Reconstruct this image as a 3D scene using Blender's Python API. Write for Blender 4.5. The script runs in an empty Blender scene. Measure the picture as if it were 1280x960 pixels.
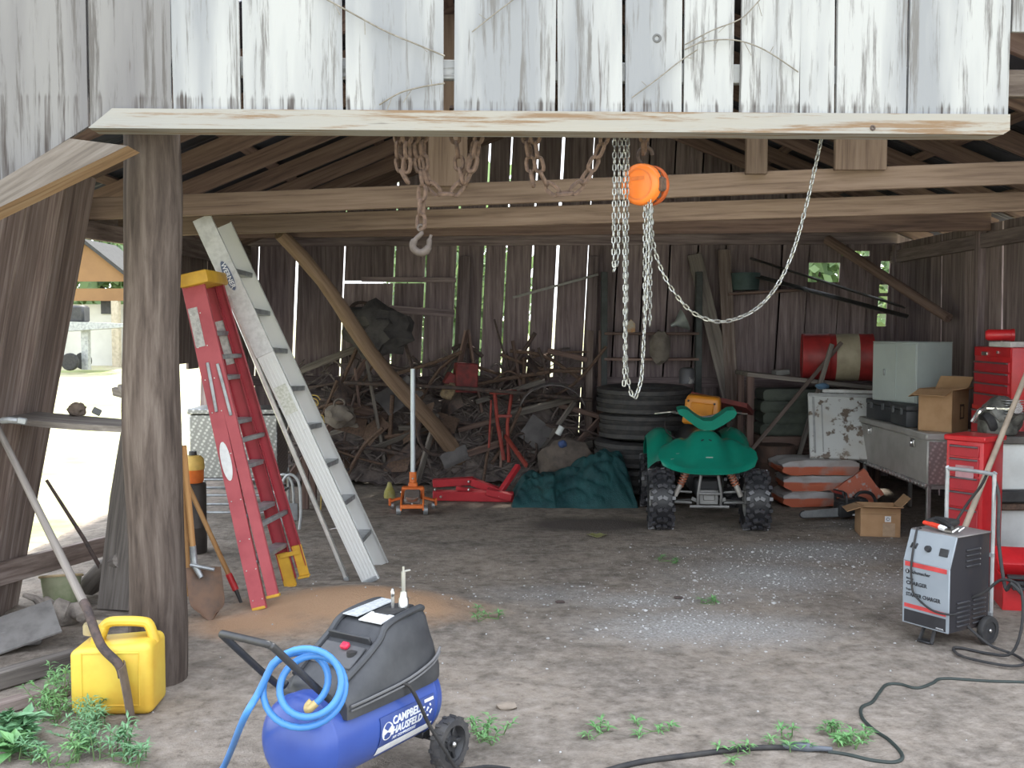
import bpy, bmesh, math, random
from mathutils import Vector, Matrix, Euler, noise
SC = bpy.context.scene
COL = SC.collection
V = Vector
R_ = random.Random(7)

# ------------------------------------------------------------------ camera
FPX, PITCH, CAMZ = 1300.0, math.radians(3.17), 1.80
cam_d = bpy.data.cameras.new('camera')
cam_d.sensor_width = 36.0
cam_d.lens = 36.0 * FPX / 1280.0
cam_d.clip_end = 400
cam = bpy.data.objects.new('camera', cam_d)
COL.objects.link(cam)
cam.location = (0, 0, CAMZ)
cam.rotation_euler = (math.radians(90) - PITCH, 0, 0)
SC.camera = cam

# ------------------------------------------------------------------ light
SC.view_settings.view_transform = 'Standard'
SC.view_settings.look = 'None'
SC.view_settings.gamma = 1.0
SC.view_settings.use_curve_mapping = False
SC.view_settings.exposure = 0.0
w = bpy.data.worlds.new('sky')
SC.world = w
w.use_nodes = True
nt = w.node_tree
nt.nodes.clear()
wo = nt.nodes.new('ShaderNodeOutputWorld')
bg = nt.nodes.new('ShaderNodeBackground')
tc = nt.nodes.new('ShaderNodeTexCoord')
sep = nt.nodes.new('ShaderNodeSeparateXYZ')
rp = nt.nodes.new('ShaderNodeValToRGB')
nt.links.new(tc.outputs['Generated'], sep.inputs[0])
nt.links.new(sep.outputs['Z'], rp.inputs[0])
rp.color_ramp.elements[0].position = 0.0
rp.color_ramp.elements[0].color = (0.95, 1.0, 1.02, 1)
rp.color_ramp.elements[1].position = 0.6
rp.color_ramp.elements[1].color = (0.90, 0.97, 1.10, 1)
nt.links.new(rp.outputs[0], bg.inputs[0])
bg.inputs[1].default_value = 3.1
nt.links.new(bg.outputs[0], wo.inputs[0])
sun_d = bpy.data.lights.new('sun', 'SUN')
sun_d.energy = 9.0
sun_d.angle = math.radians(2.5)
sun_d.color = (1.0, 0.95, 0.85)
sun = bpy.data.objects.new('sun', sun_d)
COL.objects.link(sun)
sun.rotation_euler = V((-0.16, -0.50, -0.85)).to_track_quat('-Z', 'Y').to_euler()
try:
    SC.cycles.diffuse_bounces = 7
    SC.cycles.max_bounces = 12
    SC.cycles.sample_clamp_indirect = 6
except Exception:
    pass

# ------------------------------------------------------------------ pixel -> place
def ray(px, py):
    u = (px - 640) / FPX
    v = (480 - py) / FPX
    return V((u, math.cos(PITCH) + v * math.sin(PITCH), -math.sin(PITCH) + v * math.cos(PITCH)))
def P(px, py, Y):
    d = ray(px, py)
    s = Y / d.y
    return V((d.x * s, Y, CAMZ + d.z * s))
def G(px, py, z=0.0):
    d = ray(px, py)
    s = (z - CAMZ) / d.z
    return V((d.x * s, d.y * s, z))
def PX(px, py, X):
    d = ray(px, py)
    s = X / d.x
    return V((X, d.y * s, CAMZ + d.z * s))
def fwy(x):
    return 5.03 + 0.0619 * x
def PF(px, py, off=0.0):
    d = ray(px, py)
    s = (5.03 + off) / (d.y - 0.0619 * d.x)
    return V((d.x * s, d.y * s, CAMZ + d.z * s))

# ------------------------------------------------------------------ mesh builder
class MB:
    def __init__(self, X=None):
        self.bm = bmesh.new()
        self.g = self.bm.verts.layers.float_vector.new('grain')
        self.X = X or Matrix.Identity(4)
    def _v(self, co, g=None):
        v = self.bm.verts.new(self.X @ V(co))
        v[self.g] = V(g) if g is not None else V(co)
        return v
    def _f(self, vs):
        try:
            return self.bm.faces.new(vs)
        except ValueError:
            return None
    def add(self, tmp, M=None, goff=None):
        M = M or Matrix.Identity(4)
        mp = {}
        for v in tmp.verts:
            g = V(v.co) + (goff if goff is not None else V((0, 0, 0)))
            mp[v.index if False else v] = self._v(M @ v.co, g)
        for f in tmp.faces:
            self._f([mp[v] for v in f.verts])
        tmp.free()
    def box(self, c, s, rot=None, bev=0.0, seg=1, taper=None):
        t = bmesh.new()
        bmesh.ops.create_cube(t, size=1.0)
        for v in t.verts:
            k = 1.0
            if taper and v.co.z > 0:
                k = taper
            v.co = V((v.co.x * s[0] * k, v.co.y * s[1] * k, v.co.z * s[2]))
        if bev > 0:
            bmesh.ops.bevel(t, geom=t.edges[:], offset=bev, segments=seg, affect='EDGES', profile=0.5)
        Rm = Euler(rot).to_matrix().to_4x4() if isinstance(rot, (tuple, list)) else (rot.to_4x4() if rot is not None else Matrix.Identity(4))
        go = V((R_.uniform(0, 50), R_.uniform(0, 50), R_.uniform(0, 50)))
        self.add(t, Matrix.Translation(V(c)) @ Rm, go)
        return self
    def bar(self, p0, p1, w, t, up=(0, 0, 1), bev=0.004):
        """beam from p0 to p1: w across, t along 'up'"""
        p0, p1 = V(p0), V(p1)
        d = p1 - p0
        L = d.length
        x = d.normalized()
        u = V(up)
        y = u.cross(x)
        if y.length < 1e-5:
            y = V((1, 0, 0)).cross(x)
        y.normalize()
        z = x.cross(y)
        m = Matrix((x, y, z)).transposed()
        self.box((p0 + p1) / 2, (L, w, t), rot=m, bev=min(bev, w * .3, t * .3))
        return self
    def tube(self, pts, r, n=8, closed=False, cap=True, flat=1.0):
        pts = [V(p) for p in pts]
        k = len(pts)
        rr = r if isinstance(r, (list, tuple)) else [r] * k
        ts = []
        for i in range(k):
            if closed:
                d = pts[(i + 1) % k] - pts[i - 1]
            else:
                d = pts[min(i + 1, k - 1)] - pts[max(i - 1, 0)]
            ts.append(d.normalized() if d.length > 1e-9 else V((0, 0, 1)))
        a = V((0, 0, 1)) if abs(ts[0].z) < .9 else V((1, 0, 0))
        nrm = (a - ts[0] * a.dot(ts[0])).normalized()
        rings = []
        L = R_.uniform(0, 30)
        go = R_.uniform(0, 30)
        for i in range(k):
            if i:
                q = ts[i - 1].rotation_difference(ts[i])
                nrm = (q @ nrm)
                nrm = (nrm - ts[i] * nrm.dot(ts[i])).normalized()
                L += (pts[i] - pts[i - 1]).length
            b = ts[i].cross(nrm)
            ring = []
            for j in range(n):
                an = 2 * math.pi * j / n
                o = (nrm * math.cos(an) + b * math.sin(an) * flat) * rr[i]
                ring.append(self._v(pts[i] + o, (L, go + rr[i] * math.cos(an), go + rr[i] * math.sin(an))))
            rings.append(ring)
        for i in range(k if closed else k - 1):
            A, B = rings[i], rings[(i + 1) % k]
            for j in range(n):
                self._f([A[j], A[(j + 1) % n], B[(j + 1) % n], B[j]])
        if cap and not closed:
            self._f(rings[0][::-1])
            self._f(rings[-1])
        return self
    def lathe(self, prof, n=24, M=None, closed=False):
        M = M or Matrix.Identity(4)
        rings = []
        for (r, z) in prof:
            if r < 1e-6:
                rings.append([self._v(M @ V((0, 0, z)))])
            else:
                rings.append([self._v(M @ V((r * math.cos(2 * math.pi * j / n), r * math.sin(2 * math.pi * j / n), z))) for j in range(n)])
        m = len(rings)
        for i in range(m if closed else m - 1):
            A, B = rings[i], rings[(i + 1) % m]
            for j in range(n):
                j2 = (j + 1) % n
                if len(A) == 1 and len(B) == 1:
                    continue
                if len(A) == 1:
                    self._f([A[0], B[j2], B[j]])
                elif len(B) == 1:
                    self._f([A[j], A[j2], B[0]])
                else:
                    self._f([A[j], A[j2], B[j2], B[j]])
        return self
    def prism(self, poly, h, M=None):
        """polygon in local xy extruded along local z from 0 to h"""
        M = M or Matrix.Identity(4)
        go = V((R_.uniform(0, 50), R_.uniform(0, 50), R_.uniform(0, 50)))
        a = [self._v(M @ V((x, y, 0)), V((x, y, 0)) + go) for x, y in poly]
        b = [self._v(M @ V((x, y, h)), V((x, y, h)) + go) for x, y in poly]
        self._f(a[::-1])
        self._f(b)
        n = len(poly)
        for i in range(n):
            self._f([a[i], a[(i + 1) % n], b[(i + 1) % n], b[i]])
        return self
    def hexa(self, lo, hi):
        """solid between two quads of world points (same winding)"""
        go = V((R_.uniform(0, 50), R_.uniform(0, 50), R_.uniform(0, 50)))
        a = [self._v(p, V(p) + go) for p in lo]
        b = [self._v(p, V(p) + go) for p in hi]
        n = len(a)
        self._f(a[::-1])
        self._f(b)
        for i in range(n):
            self._f([a[i], a[(i + 1) % n], b[(i + 1) % n], b[i]])
        return self
    def grid(self, fn, nu, nv, thick=0.0, closed_u=False):
        vs = [[V(fn(i / nu, j / nv)) for j in range(nv + 1)] for i in range(nu + 1)]
        def layer(off):
            out = []
            for i in range(nu + 1):
                row = []
                for j in range(nv + 1):
                    p = vs[i][j]
                    if off:
                        du = vs[min(i + 1, nu)][j] - vs[max(i - 1, 0)][j]
                        dv = vs[i][min(j + 1, nv)] - vs[i][max(j - 1, 0)]
                        nn = du.cross(dv)
                        if nn.length > 1e-12:
                            p = p - nn.normalized() * off
                    row.append(self._v(p))
                out.append(row)
            return out
        A = layer(0)
        for i in range(nu):
            for j in range(nv):
                self._f([A[i][j], A[i + 1][j], A[i + 1][j + 1], A[i][j + 1]])
        if thick:
            B = layer(thick)
            for i in range(nu):
                for j in range(nv):
                    self._f([B[i][j], B[i][j + 1], B[i + 1][j + 1], B[i + 1][j]])
            for i in range(nu):
                self._f([A[i][0], B[i][0], B[i + 1][0], A[i + 1][0]])
                self._f([A[i][nv], A[i + 1][nv], B[i + 1][nv], B[i][nv]])
            for j in range(nv):
                self._f([A[0][j], A[0][j + 1], B[0][j + 1], B[0][j]])
                self._f([A[nu][j], B[nu][j], B[nu][j + 1], A[nu][j + 1]])
        return self
    def blob(self, c, s, sub=2, amp=0.0, freq=3.0, seed=0, rot=None):
        t = bmesh.new()
        bmesh.ops.create_icosphere(t, subdivisions=sub, radius=1.0)
        for v in t.verts:
            if amp:
                v.co *= 1 + amp * noise.noise(v.co * freq + V((seed, seed * 2.3, 1)))
            v.co = V((v.co.x * s[0], v.co.y * s[1], v.co.z * s[2]))
        Rm = Euler(rot).to_matrix().to_4x4() if rot else Matrix.Identity(4)
        self.add(t, Matrix.Translation(V(c)) @ Rm)
        return self
    def torus(self, c, R, r, n=24, m=8, M=None, flat=1.0):
        M = M or Matrix.Identity(4)
        pr = [(R + r * math.cos(2 * math.pi * j / m), r * flat * math.sin(2 * math.pi * j / m)) for j in range(m)]
        self.lathe(pr, n, Matrix.Translation(V(c)) @ M, closed=True)
        return self
    def build(self, name, mat, parent=None, smooth=40):
        bmesh.ops.recalc_face_normals(self.bm, faces=self.bm.faces[:])
        if parent is not None:
            inv = parent.matrix_basis.inverted()
            if parent.parent is not None:
                inv = inv @ parent.parent.matrix_basis.inverted()
            loc = None
        else:
            xs = [v.co for v in self.bm.verts]
            lo = V((min(v.x for v in xs), min(v.y for v in xs), min(v.z for v in xs)))
            hi = V((max(v.x for v in xs), max(v.y for v in xs), max(v.z for v in xs)))
            loc = V(((lo.x + hi.x) / 2, (lo.y + hi.y) / 2, lo.z))
            inv = Matrix.Translation(-loc)
        self.bm.transform(inv)
        me = bpy.data.meshes.new(name)
        self.bm.to_mesh(me)
        self.bm.free()
        if smooth:
            me.polygons.foreach_set('use_smooth', [True] * len(me.polygons))
            try:
                me.set_sharp_from_angle(angle=math.radians(smooth))
            except Exception:
                pass
        if isinstance(mat, (list, tuple)):
            for m in mat:
                me.materials.append(m)
        else:
            me.materials.append(mat)
        o = bpy.data.objects.new(name, me)
        COL.objects.link(o)
        if parent is not None:
            o.parent = parent
        else:
            o.location = loc
        return o

def tag(o, label=None, cat=None, group=None, kind=None):
    if label: o['label'] = label
    if cat: o['category'] = cat
    if group: o['group'] = group
    if kind: o['kind'] = kind
    return o
def thing(name, label, cat, loc=(0, 0, 0), rz=0.0, group=None):
    o = bpy.data.objects.new(name, None)
    o.empty_display_size = .1
    COL.objects.link(o)
    o.location = loc
    o.rotation_euler = (0, 0, rz)
    o.matrix_basis = Matrix.Translation(V(loc)) @ Euler((0, 0, rz)).to_matrix().to_4x4()
    return tag(o, label, cat, group)
def struct(o):
    o['kind'] = 'structure'
    return o
def frame(loc, rz=0.0, rx=0.0, ry=0.0):
    return Matrix.Translation(V(loc)) @ Euler((rx, ry, rz)).to_matrix().to_4x4()
def copy_tree(o, parent=None):
    c = o.copy()
    COL.objects.link(c)
    if parent is not None:
        c.parent = parent
    for ch in [x for x in bpy.data.objects if x.parent == o]:
        copy_tree(ch, c)
    return c
def spline(pts, k=6, closed=False):
    pts = [V(p) for p in pts]
    n = len(pts)
    out = []
    for i in range(n if closed else n - 1):
        if closed:
            p0, p1, p2, p3 = pts[i - 1], pts[i], pts[(i + 1) % n], pts[(i + 2) % n]
        else:
            p0, p1, p2, p3 = pts[max(i - 1, 0)], pts[i], pts[i + 1], pts[min(i + 2, n - 1)]
        for j in range(k):
            t = j / k
            out.append(0.5 * ((2 * p1) + (p2 - p0) * t + (2 * p0 - 5 * p1 + 4 * p2 - p3) * t * t + (3 * p1 - p0 - 3 * p2 + p3) * t ** 3))
    if not closed:
        out.append(pts[-1])
    return out
def basis(x, y, z, o):
    m = Matrix((V(x), V(y), V(z))).transposed().to_4x4()
    m.translation = V(o)
    return m
def text_mesh(name, body, size, M, mat, parent, ext=0.0008, align='CENTER', shear=0.0, bold=0.0, sx=1.0):
    cu = bpy.data.curves.new('lettering_curve', 'FONT')
    cu.body = body
    cu.size = size
    cu.extrude = ext
    cu.offset = bold
    cu.shear = shear
    cu.align_x = align
    cu.align_y = 'CENTER'
    cu.resolution_u = 2
    t = bpy.data.objects.new('lettering_temp', cu)
    COL.objects.link(t)
    dg = bpy.context.evaluated_depsgraph_get()
    me = bpy.data.meshes.new_from_object(t.evaluated_get(dg))
    bpy.data.objects.remove(t)
    bpy.data.curves.remove(cu)
    inv = Matrix.Identity(4)
    if parent is not None:
        inv = parent.matrix_basis.inverted()
        if parent.parent is not None:
            inv = inv @ parent.parent.matrix_basis.inverted()
    me.transform(inv @ M @ Matrix.Diagonal((sx, 1, 1, 1)))
    me.materials.clear()
    me.materials.append(mat)
    o = bpy.data.objects.new(name, me)
    COL.objects.link(o)
    o.parent = parent
    return o

# ------------------------------------------------------------------ materials
def _mat(name):
    m = bpy.data.materials.new(name)
    m.use_nodes = True
    t = m.node_tree
    return m, t, t.nodes['Principled BSDF']
def N(t, kind, **kw):
    n = t.nodes.new(kind)
    for k, v in kw.items():
        setattr(n, k, v)
    return n
def ramp(t, src, stops):
    r = N(t, 'ShaderNodeValToRGB')
    e = r.color_ramp.elements
    while len(e) < len(stops):
        e.new(0.5)
    for i, (p, c) in enumerate(stops):
        e[i].position = p
        e[i].color = (c[0], c[1], c[2], 1) if isinstance(c, (tuple, list)) else (c, c, c, 1)
    t.links.new(src, r.inputs[0])
    return r.outputs[0]
def mix(t, fac, a, b, mode='MIX'):
    m = N(t, 'ShaderNodeMix', data_type='RGBA', blend_type=mode)
    for inp, val in ((m.inputs[0], fac), (m.inputs[6], a), (m.inputs[7], b)):
        if isinstance(val, (int, float)):
            inp.default_value = val
        elif isinstance(val, (tuple, list)):
            inp.default_value = (val[0], val[1], val[2], 1)
        else:
            t.links.new(val, inp)
    return m.outputs[2]
def coords(t, attr=None, scale=(1, 1, 1)):
    mp = N(t, 'ShaderNodeMapping')
    mp.inputs['Scale'].default_value = scale
    if attr:
        a = N(t, 'ShaderNodeAttribute', attribute_name=attr)
        t.links.new(a.outputs['Vector'], mp.inputs[0])
    else:
        a = N(t, 'ShaderNodeTexCoord')
        t.links.new(a.outputs['Object'], mp.inputs[0])
    return mp.outputs[0]
def nz(t, vec, scale, detail=4, rough=.55, dist=0.0):
    n = N(t, 'ShaderNodeTexNoise')
    n.inputs['Scale'].default_value = scale
    n.inputs['Detail'].default_value = detail
    n.inputs['Roughness'].default_value = rough
    n.inputs['Distortion'].default_value = dist
    t.links.new(vec, n.inputs['Vector'])
    return n.outputs[0]
def bump(t, b, h, strength, dist=.01):
    n = N(t, 'ShaderNodeBump')
    n.inputs['Strength'].default_value = strength
    n.inputs['Distance'].default_value = dist
    t.links.new(h, n.inputs['Height'])
    t.links.new(n.outputs[0], b.inputs['Normal'])
def plain(name, c, rough=.6, metal=0.0, c2=None, scale=9, lo=.4, hi=.65, bmp=0.0, spec=.5, bscale=None, coat=0.0):
    m, t, b = _mat(name)
    b.inputs['Roughness'].default_value = rough
    b.inputs['Metallic'].default_value = metal
    b.inputs['Specular IOR Level'].default_value = spec
    b.inputs['Coat Weight'].default_value = coat
    vec = coords(t)
    c2 = c2 or tuple(x * .72 for x in c)
    n = nz(t, vec, scale, 5, .6)
    col = ramp(t, n, [(lo, c), (hi, c2)])
    t.links.new(col, b.inputs['Base Color'])
    if bmp:
        bump(t, b, nz(t, vec, bscale or scale * 3, 4), bmp)
    return m
def wood(name, cols, streak=16, along=.9, rough=.85, bmp=.5, knots=True):
    """streaky weathered wood, grain along the first 'grain' coordinate"""
    m, t, b = _mat(name)
    b.inputs['Roughness'].default_value = rough
    b.inputs['Specular IOR Level'].default_value = .25
    vec = coords(t, 'grain', (along, streak, streak))
    n1 = nz(t, vec, 1.6, 6, .65, .3)
    big = nz(t, coords(t, 'grain', (.25, .7, .7)), 1.0, 2)
    k = len(cols)
    c = ramp(t, n1, [(.28 + .44 * i / (k - 1), cols[i]) for i in range(k)])
    dark = ramp(t, big, [(.3, .55), (.7, 1.15)])
    c = mix(t, 1.0, c, dark, 'MULTIPLY')
    t.links.new(c, b.inputs['Base Color'])
    bump(t, b, n1, bmp, .006)
    return m
# ------------------------------------------------------------------ shared materials
def whitewash(name, paint, mid, bare, amt, rotted=True):
    m, t, b = _mat(name)
    b.inputs['Roughness'].default_value = .8
    b.inputs['Specular IOR Level'].default_value = .2
    v = coords(t, 'grain', (.8, 13, 13))
    n1 = nz(t, v, 1.7, 8, .7, .2)
    n2 = nz(t, coords(t, 'grain', (.3, 2.2, 2.2)), 1.3, 4)
    n3 = nz(t, coords(t, 'grain', (2.0, 30, 30)), 1.0, 4, .6)
    base = ramp(t, n2, [(.42, paint), (.60, mid)])
    worn = ramp(t, n1, [(amt, 0.0), (amt + .1, 1.0)])
    c = mix(t, worn, base, bare)
    crack = ramp(t, n3, [(.66, 0.0), (.74, .8)])
    c = mix(t, crack, c, (.09, .075, .07))
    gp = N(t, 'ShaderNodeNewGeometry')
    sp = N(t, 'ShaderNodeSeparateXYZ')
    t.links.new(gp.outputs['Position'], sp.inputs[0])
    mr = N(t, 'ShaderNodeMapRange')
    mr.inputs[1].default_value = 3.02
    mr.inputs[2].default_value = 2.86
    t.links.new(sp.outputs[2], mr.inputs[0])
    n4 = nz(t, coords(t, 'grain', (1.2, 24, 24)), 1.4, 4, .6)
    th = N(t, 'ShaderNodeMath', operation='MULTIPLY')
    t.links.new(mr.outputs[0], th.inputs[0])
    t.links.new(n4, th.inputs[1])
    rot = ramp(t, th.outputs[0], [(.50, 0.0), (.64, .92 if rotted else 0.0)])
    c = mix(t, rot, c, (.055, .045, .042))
    t.links.new(c, b.inputs['Base Color'])
    bump(t, b, n1, .5, .006)
    return m
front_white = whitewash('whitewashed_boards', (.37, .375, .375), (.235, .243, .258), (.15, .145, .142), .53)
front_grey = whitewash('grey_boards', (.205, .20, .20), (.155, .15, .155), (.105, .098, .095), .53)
header_paint = whitewash('header_paint', (.30, .285, .255), (.285, .28, .265), (.20, .135, .085), .50, False)
barn_wood = wood('barn_wood', [(0.118, 0.088, 0.090), (0.260, 0.205, 0.209), (0.415, 0.343, 0.337)])
barn_side = wood('barn_side_wood', [(0.103, 0.074, 0.065), (0.224, 0.174, 0.153), (0.380, 0.320, 0.293)])
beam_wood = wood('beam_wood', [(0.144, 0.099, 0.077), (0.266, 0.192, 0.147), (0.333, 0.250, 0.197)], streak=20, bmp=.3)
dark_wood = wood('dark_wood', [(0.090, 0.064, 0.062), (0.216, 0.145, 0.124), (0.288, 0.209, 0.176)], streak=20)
post_wood = wood('post_wood', [(.038, .028, .023), (.108, .083, .070), (.195, .160, .136)], streak=13, along=1.4, bmp=.8)
grey_wood = wood('grey_wood', [(.10, .088, .08), (.22, .195, .175), (.33, .30, .27)], streak=18)
pole_wood = wood('pole_wood', [(0.139, 0.094, 0.067), (0.257, 0.178, 0.122), (0.317, 0.230, 0.171)], streak=22, bmp=.2)
tan_wood = wood('tan_wood', [(.28, .13, .05), (.46, .25, .10), (.5, .30, .14)], streak=22, bmp=.2, rough=.6)
warm_lit_wood = wood('warm_lit_wood', [(.28, .18, .11), (.52, .34, .20), (.62, .46, .30)], streak=14, bmp=.4)
rust = plain('rust', (.145, .092, .066), .85, .0, (.08, .052, .04), 40, bmp=.4)
rust_dark = plain('dark_rust', (.10, .07, .06), .85, .0, (.045, .036, .036), 22, bmp=.4)
steel = plain('bright_steel', (.72, .72, .70), .32, 1.0, (.5, .5, .5), 20)
alu = plain('aluminium', (.78, .79, .78), .42, .85, (.62, .63, .62), 12, spec=.6)
alu_light = plain('brushed_aluminium', (.62, .63, .63), .5, .5, (.50, .51, .51), 25)
grey_steel = plain('grey_steel', (.38, .40, .41), .45, .6, (.25, .26, .27), 15)
black_pl = plain('black_plastic', (.022, .023, .026), .45, 0, (.04, .04, .042), 10, spec=.5)
black_rub = plain('black_rubber', (.022, .022, .024), .75, 0, (.04, .038, .036), 20)
tyre_rub = plain('dusty_rubber', (.042, .042, .046), .7, 0, (.075, .071, .068), 14)
red_paint = plain('red_paint', (.55, .02, .025), .35, 0, (.42, .015, .02), 6, spec=.5)
red_dull = plain('dull_red_paint', (.44, .035, .04), .6, 0, (.25, .03, .035), 9)
red_dark = plain('rusty_red_paint', (.20, .025, .025), .7, 0, (.09, .02, .02), 12)
orange_paint = plain('orange_paint', (.80, .20, .035), .45, 0, (.62, .14, .03), 9)
hoist_orange = plain('hoist_orange', (.95, .24, .03), .4, 0, (.85, .20, .03), 6)
yellow_pl = plain('yellow_plastic', (.74, .53, .07), .45, 0, (.68, .40, .045), 4, .42, .66)
white_paint = plain('white_paint', (.66, .69, .68), .5, 0, (.55, .57, .56), 5)
white_label = plain('white_label', (.75, .76, .77), .5, 0, (.66, .67, .68), 30)
black_ink = plain('black_ink', (.03, .03, .035), .6)
white_ink = plain('white_ink', (.82, .85, .88), .5)
cardboard = plain('cardboard', (.42, .26, .14), .85, 0, (.36, .215, .11), 7, bmp=.05)
cream = plain('cream_paint', (.46, .41, .30), .6, 0, (.36, .31, .22), 7)

# ------------------------------------------------------------------ floor
def blobf(x, y, cx, cy, rx, ry):
    d = ((x - cx) / rx) ** 2 + ((y - cy) / ry) ** 2
    return math.exp(-d)
SAND = G(440, 762)
def zg(x, y):
    h = .012 * noise.noise(V((x * .9, y * .9, 0))) + .006 * noise.noise(V((x * 3.1, y * 3.1, 4)))
    h += .10 * blobf(x, y, SAND.x, SAND.y + .1, .55, .42)
    return h
def GZ(px, py):
    p = G(px, py)
    p.z = zg(p.x, p.y)
    return p
GRAV = []
for (px, py, rx, ry, k) in [(880, 785, .75, .42, .72), (800, 750, .5, .25, .6), (960, 720, .75, .5, .7), (1030, 690, .9, .45, .75), (900, 740, .7, .5, .45),
                            (700, 745, .8, .35, .35), (1120, 730, .5, .5, .45), (860, 690, .4, .3, .3), (1090, 660, .5, .5, .5), (560, 722, .4, .2, .2)]:
    g = G(px, py)
    GRAV.append((g.x, g.y, rx, ry, k))
OIL = G(740, 655)
def make_floor():
    x0, x1, y0, y1, st = -4.6, 6.2, 1.0, 12.9, .075
    nx, ny = int((x1 - x0) / st), int((y1 - y0) / st)
    verts, cols, faces = [], [], []
    for j in range(ny + 1):
        for i in range(nx + 1):
            x, y = x0 + i * st, y0 + j * st
            e = 0.0
            if x < -3.3: e = -(-3.3 - x) * .12
            verts.append((x, y, zg(x, y) + e))
            gr = max(k * blobf(x, y, cx, cy, rx, ry) for cx, cy, rx, ry, k in GRAV)
            sa = max(blobf(x, y, SAND.x + .05, SAND.y - .05, .85, .42), .8 * blobf(x, y, SAND.x - .5, SAND.y - .35, .6, .35))
            oi = blobf(x, y, OIL.x, OIL.y, .75, .45)
            cols.append((gr, sa, oi, 1.0))
    for j in range(ny):
        for i in range(nx):
            a = j * (nx + 1) + i
            faces.append((a, a + 1, a + nx + 2, a + nx + 1))
    me = bpy.data.meshes.new('floor')
    me.from_pydata(verts, [], faces)
    ca = me.color_attributes.new('dirt', 'FLOAT_COLOR', 'POINT')
    for i, c in enumerate(cols):
        ca.data[i].color = c
    me.polygons.foreach_set('use_smooth', [True] * len(me.polygons))
    m, t, b = _mat('dirt_floor')
    b.inputs['Roughness'].default_value = .95
    b.inputs['Specular IOR Level'].default_value = .15
    v = coords(t)
    big = nz(t, v, 1.1, 5, .6)
    fine = nz(t, v, 14, 6, .7)
    sp = nz(t, v, 60, 3, .6)
    mid = nz(t, v, 4.5, 6, .7, .4)
    c = ramp(t, big, [(.35, (.300, .254, .208)), (.5, (.250, .215, .179)), (.68, (.180, .156, .133))])
    c = mix(t, ramp(t, fine, [(.45, 0.0), (.68, .6)]), c, (.40, .355, .31))
    c = mix(t, ramp(t, fine, [(.30, .85), (.44, 0.0)]), c, (.125, .105, .09))
    c = mix(t, 1.0, c, ramp(t, mid, [(.34, .62), (.50, .92), (.66, 1.08)]), 'MULTIPLY')
    at = N(t, 'ShaderNodeAttribute', attribute_name='dirt')
    ss = N(t, 'ShaderNodeSeparateColor')
    t.links.new(at.outputs['Color'], ss.inputs[0])
    def masked(ch, nsrc, lo, hi):
        a = N(t, 'ShaderNodeMath', operation='ADD')
        t.links.new(ss.outputs[ch], a.inputs[0])
        s = N(t, 'ShaderNodeMath', operation='MULTIPLY')
        t.links.new(nsrc, s.inputs[0])
        s.inputs[1].default_value = .55
        t.links.new(s.outputs[0], a.inputs[1])
        return ramp(t, a.outputs[0], [(lo, 0.0), (hi, 1.0)])
    c = mix(t, masked(1, mid, .55, 1.25), c, (.41, .265, .165))
    gm = masked(0, big, .42, 1.0)
    c = mix(t, gm, c, mix(t, ramp(t, sp, [(.4, 0.0), (.62, 1.0)]), (.26, .245, .23), (.44, .44, .43)))
    c = mix(t, masked(2, big, .62, 1.15), c, (.11, .095, .085))
    t.links.new(c, b.inputs['Base Color'])
    mxh = mix(t, .5, fine, sp)
    bump(t, b, mxh, .8, .02)
    me.materials.append(m)
    o = bpy.data.objects.new('floor', me)
    COL.objects.link(o)
    return struct(o)
make_floor()

# outdoor ground round the barn, sloping gently up with distance
def make_yard():
    def yz(x, y):
        d = max(0.0, (-x - 4.0), (y - 13.5)) if (x < -4.0 or y > 13.5) else 0.0
        return -.11 + .036 * d + .05 * noise.noise(V((x * .2, y * .2, 0))) * min(1, d * .2)
    mb = MB()
    mb.grid(lambda u, v: (lambda x, y: (x, y, yz(x, y)))(-70 + 130 * u, -16 + 96 * v), 90, 70)
    m, t, b = _mat('sunny_grass')
    b.inputs['Roughness'].default_value = .95
    v = coords(t)
    c = ramp(t, nz(t, v, .6, 5), [(.35, (.40, .42, .20)), (.5, (.46, .42, .28)), (.65, (.30, .34, .14))])
    t.links.new(c, b.inputs['Base Color'])
    bump(t, b, nz(t, v, 8, 4), .6, .05)
    o = mb.build('yard', m)
    struct(o)
    return yz
YZ = make_yard()

# ------------------------------------------------------------------ barn shell
RIDX, RIDZ, SLOPE = .85, 4.35, .41
def roofz(x):
    return RIDZ - SLOPE * abs(x - RIDX)
XL, XR, YB = -3.15, 4.58, 12.5
UP = V((0, 0, 1))

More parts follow.
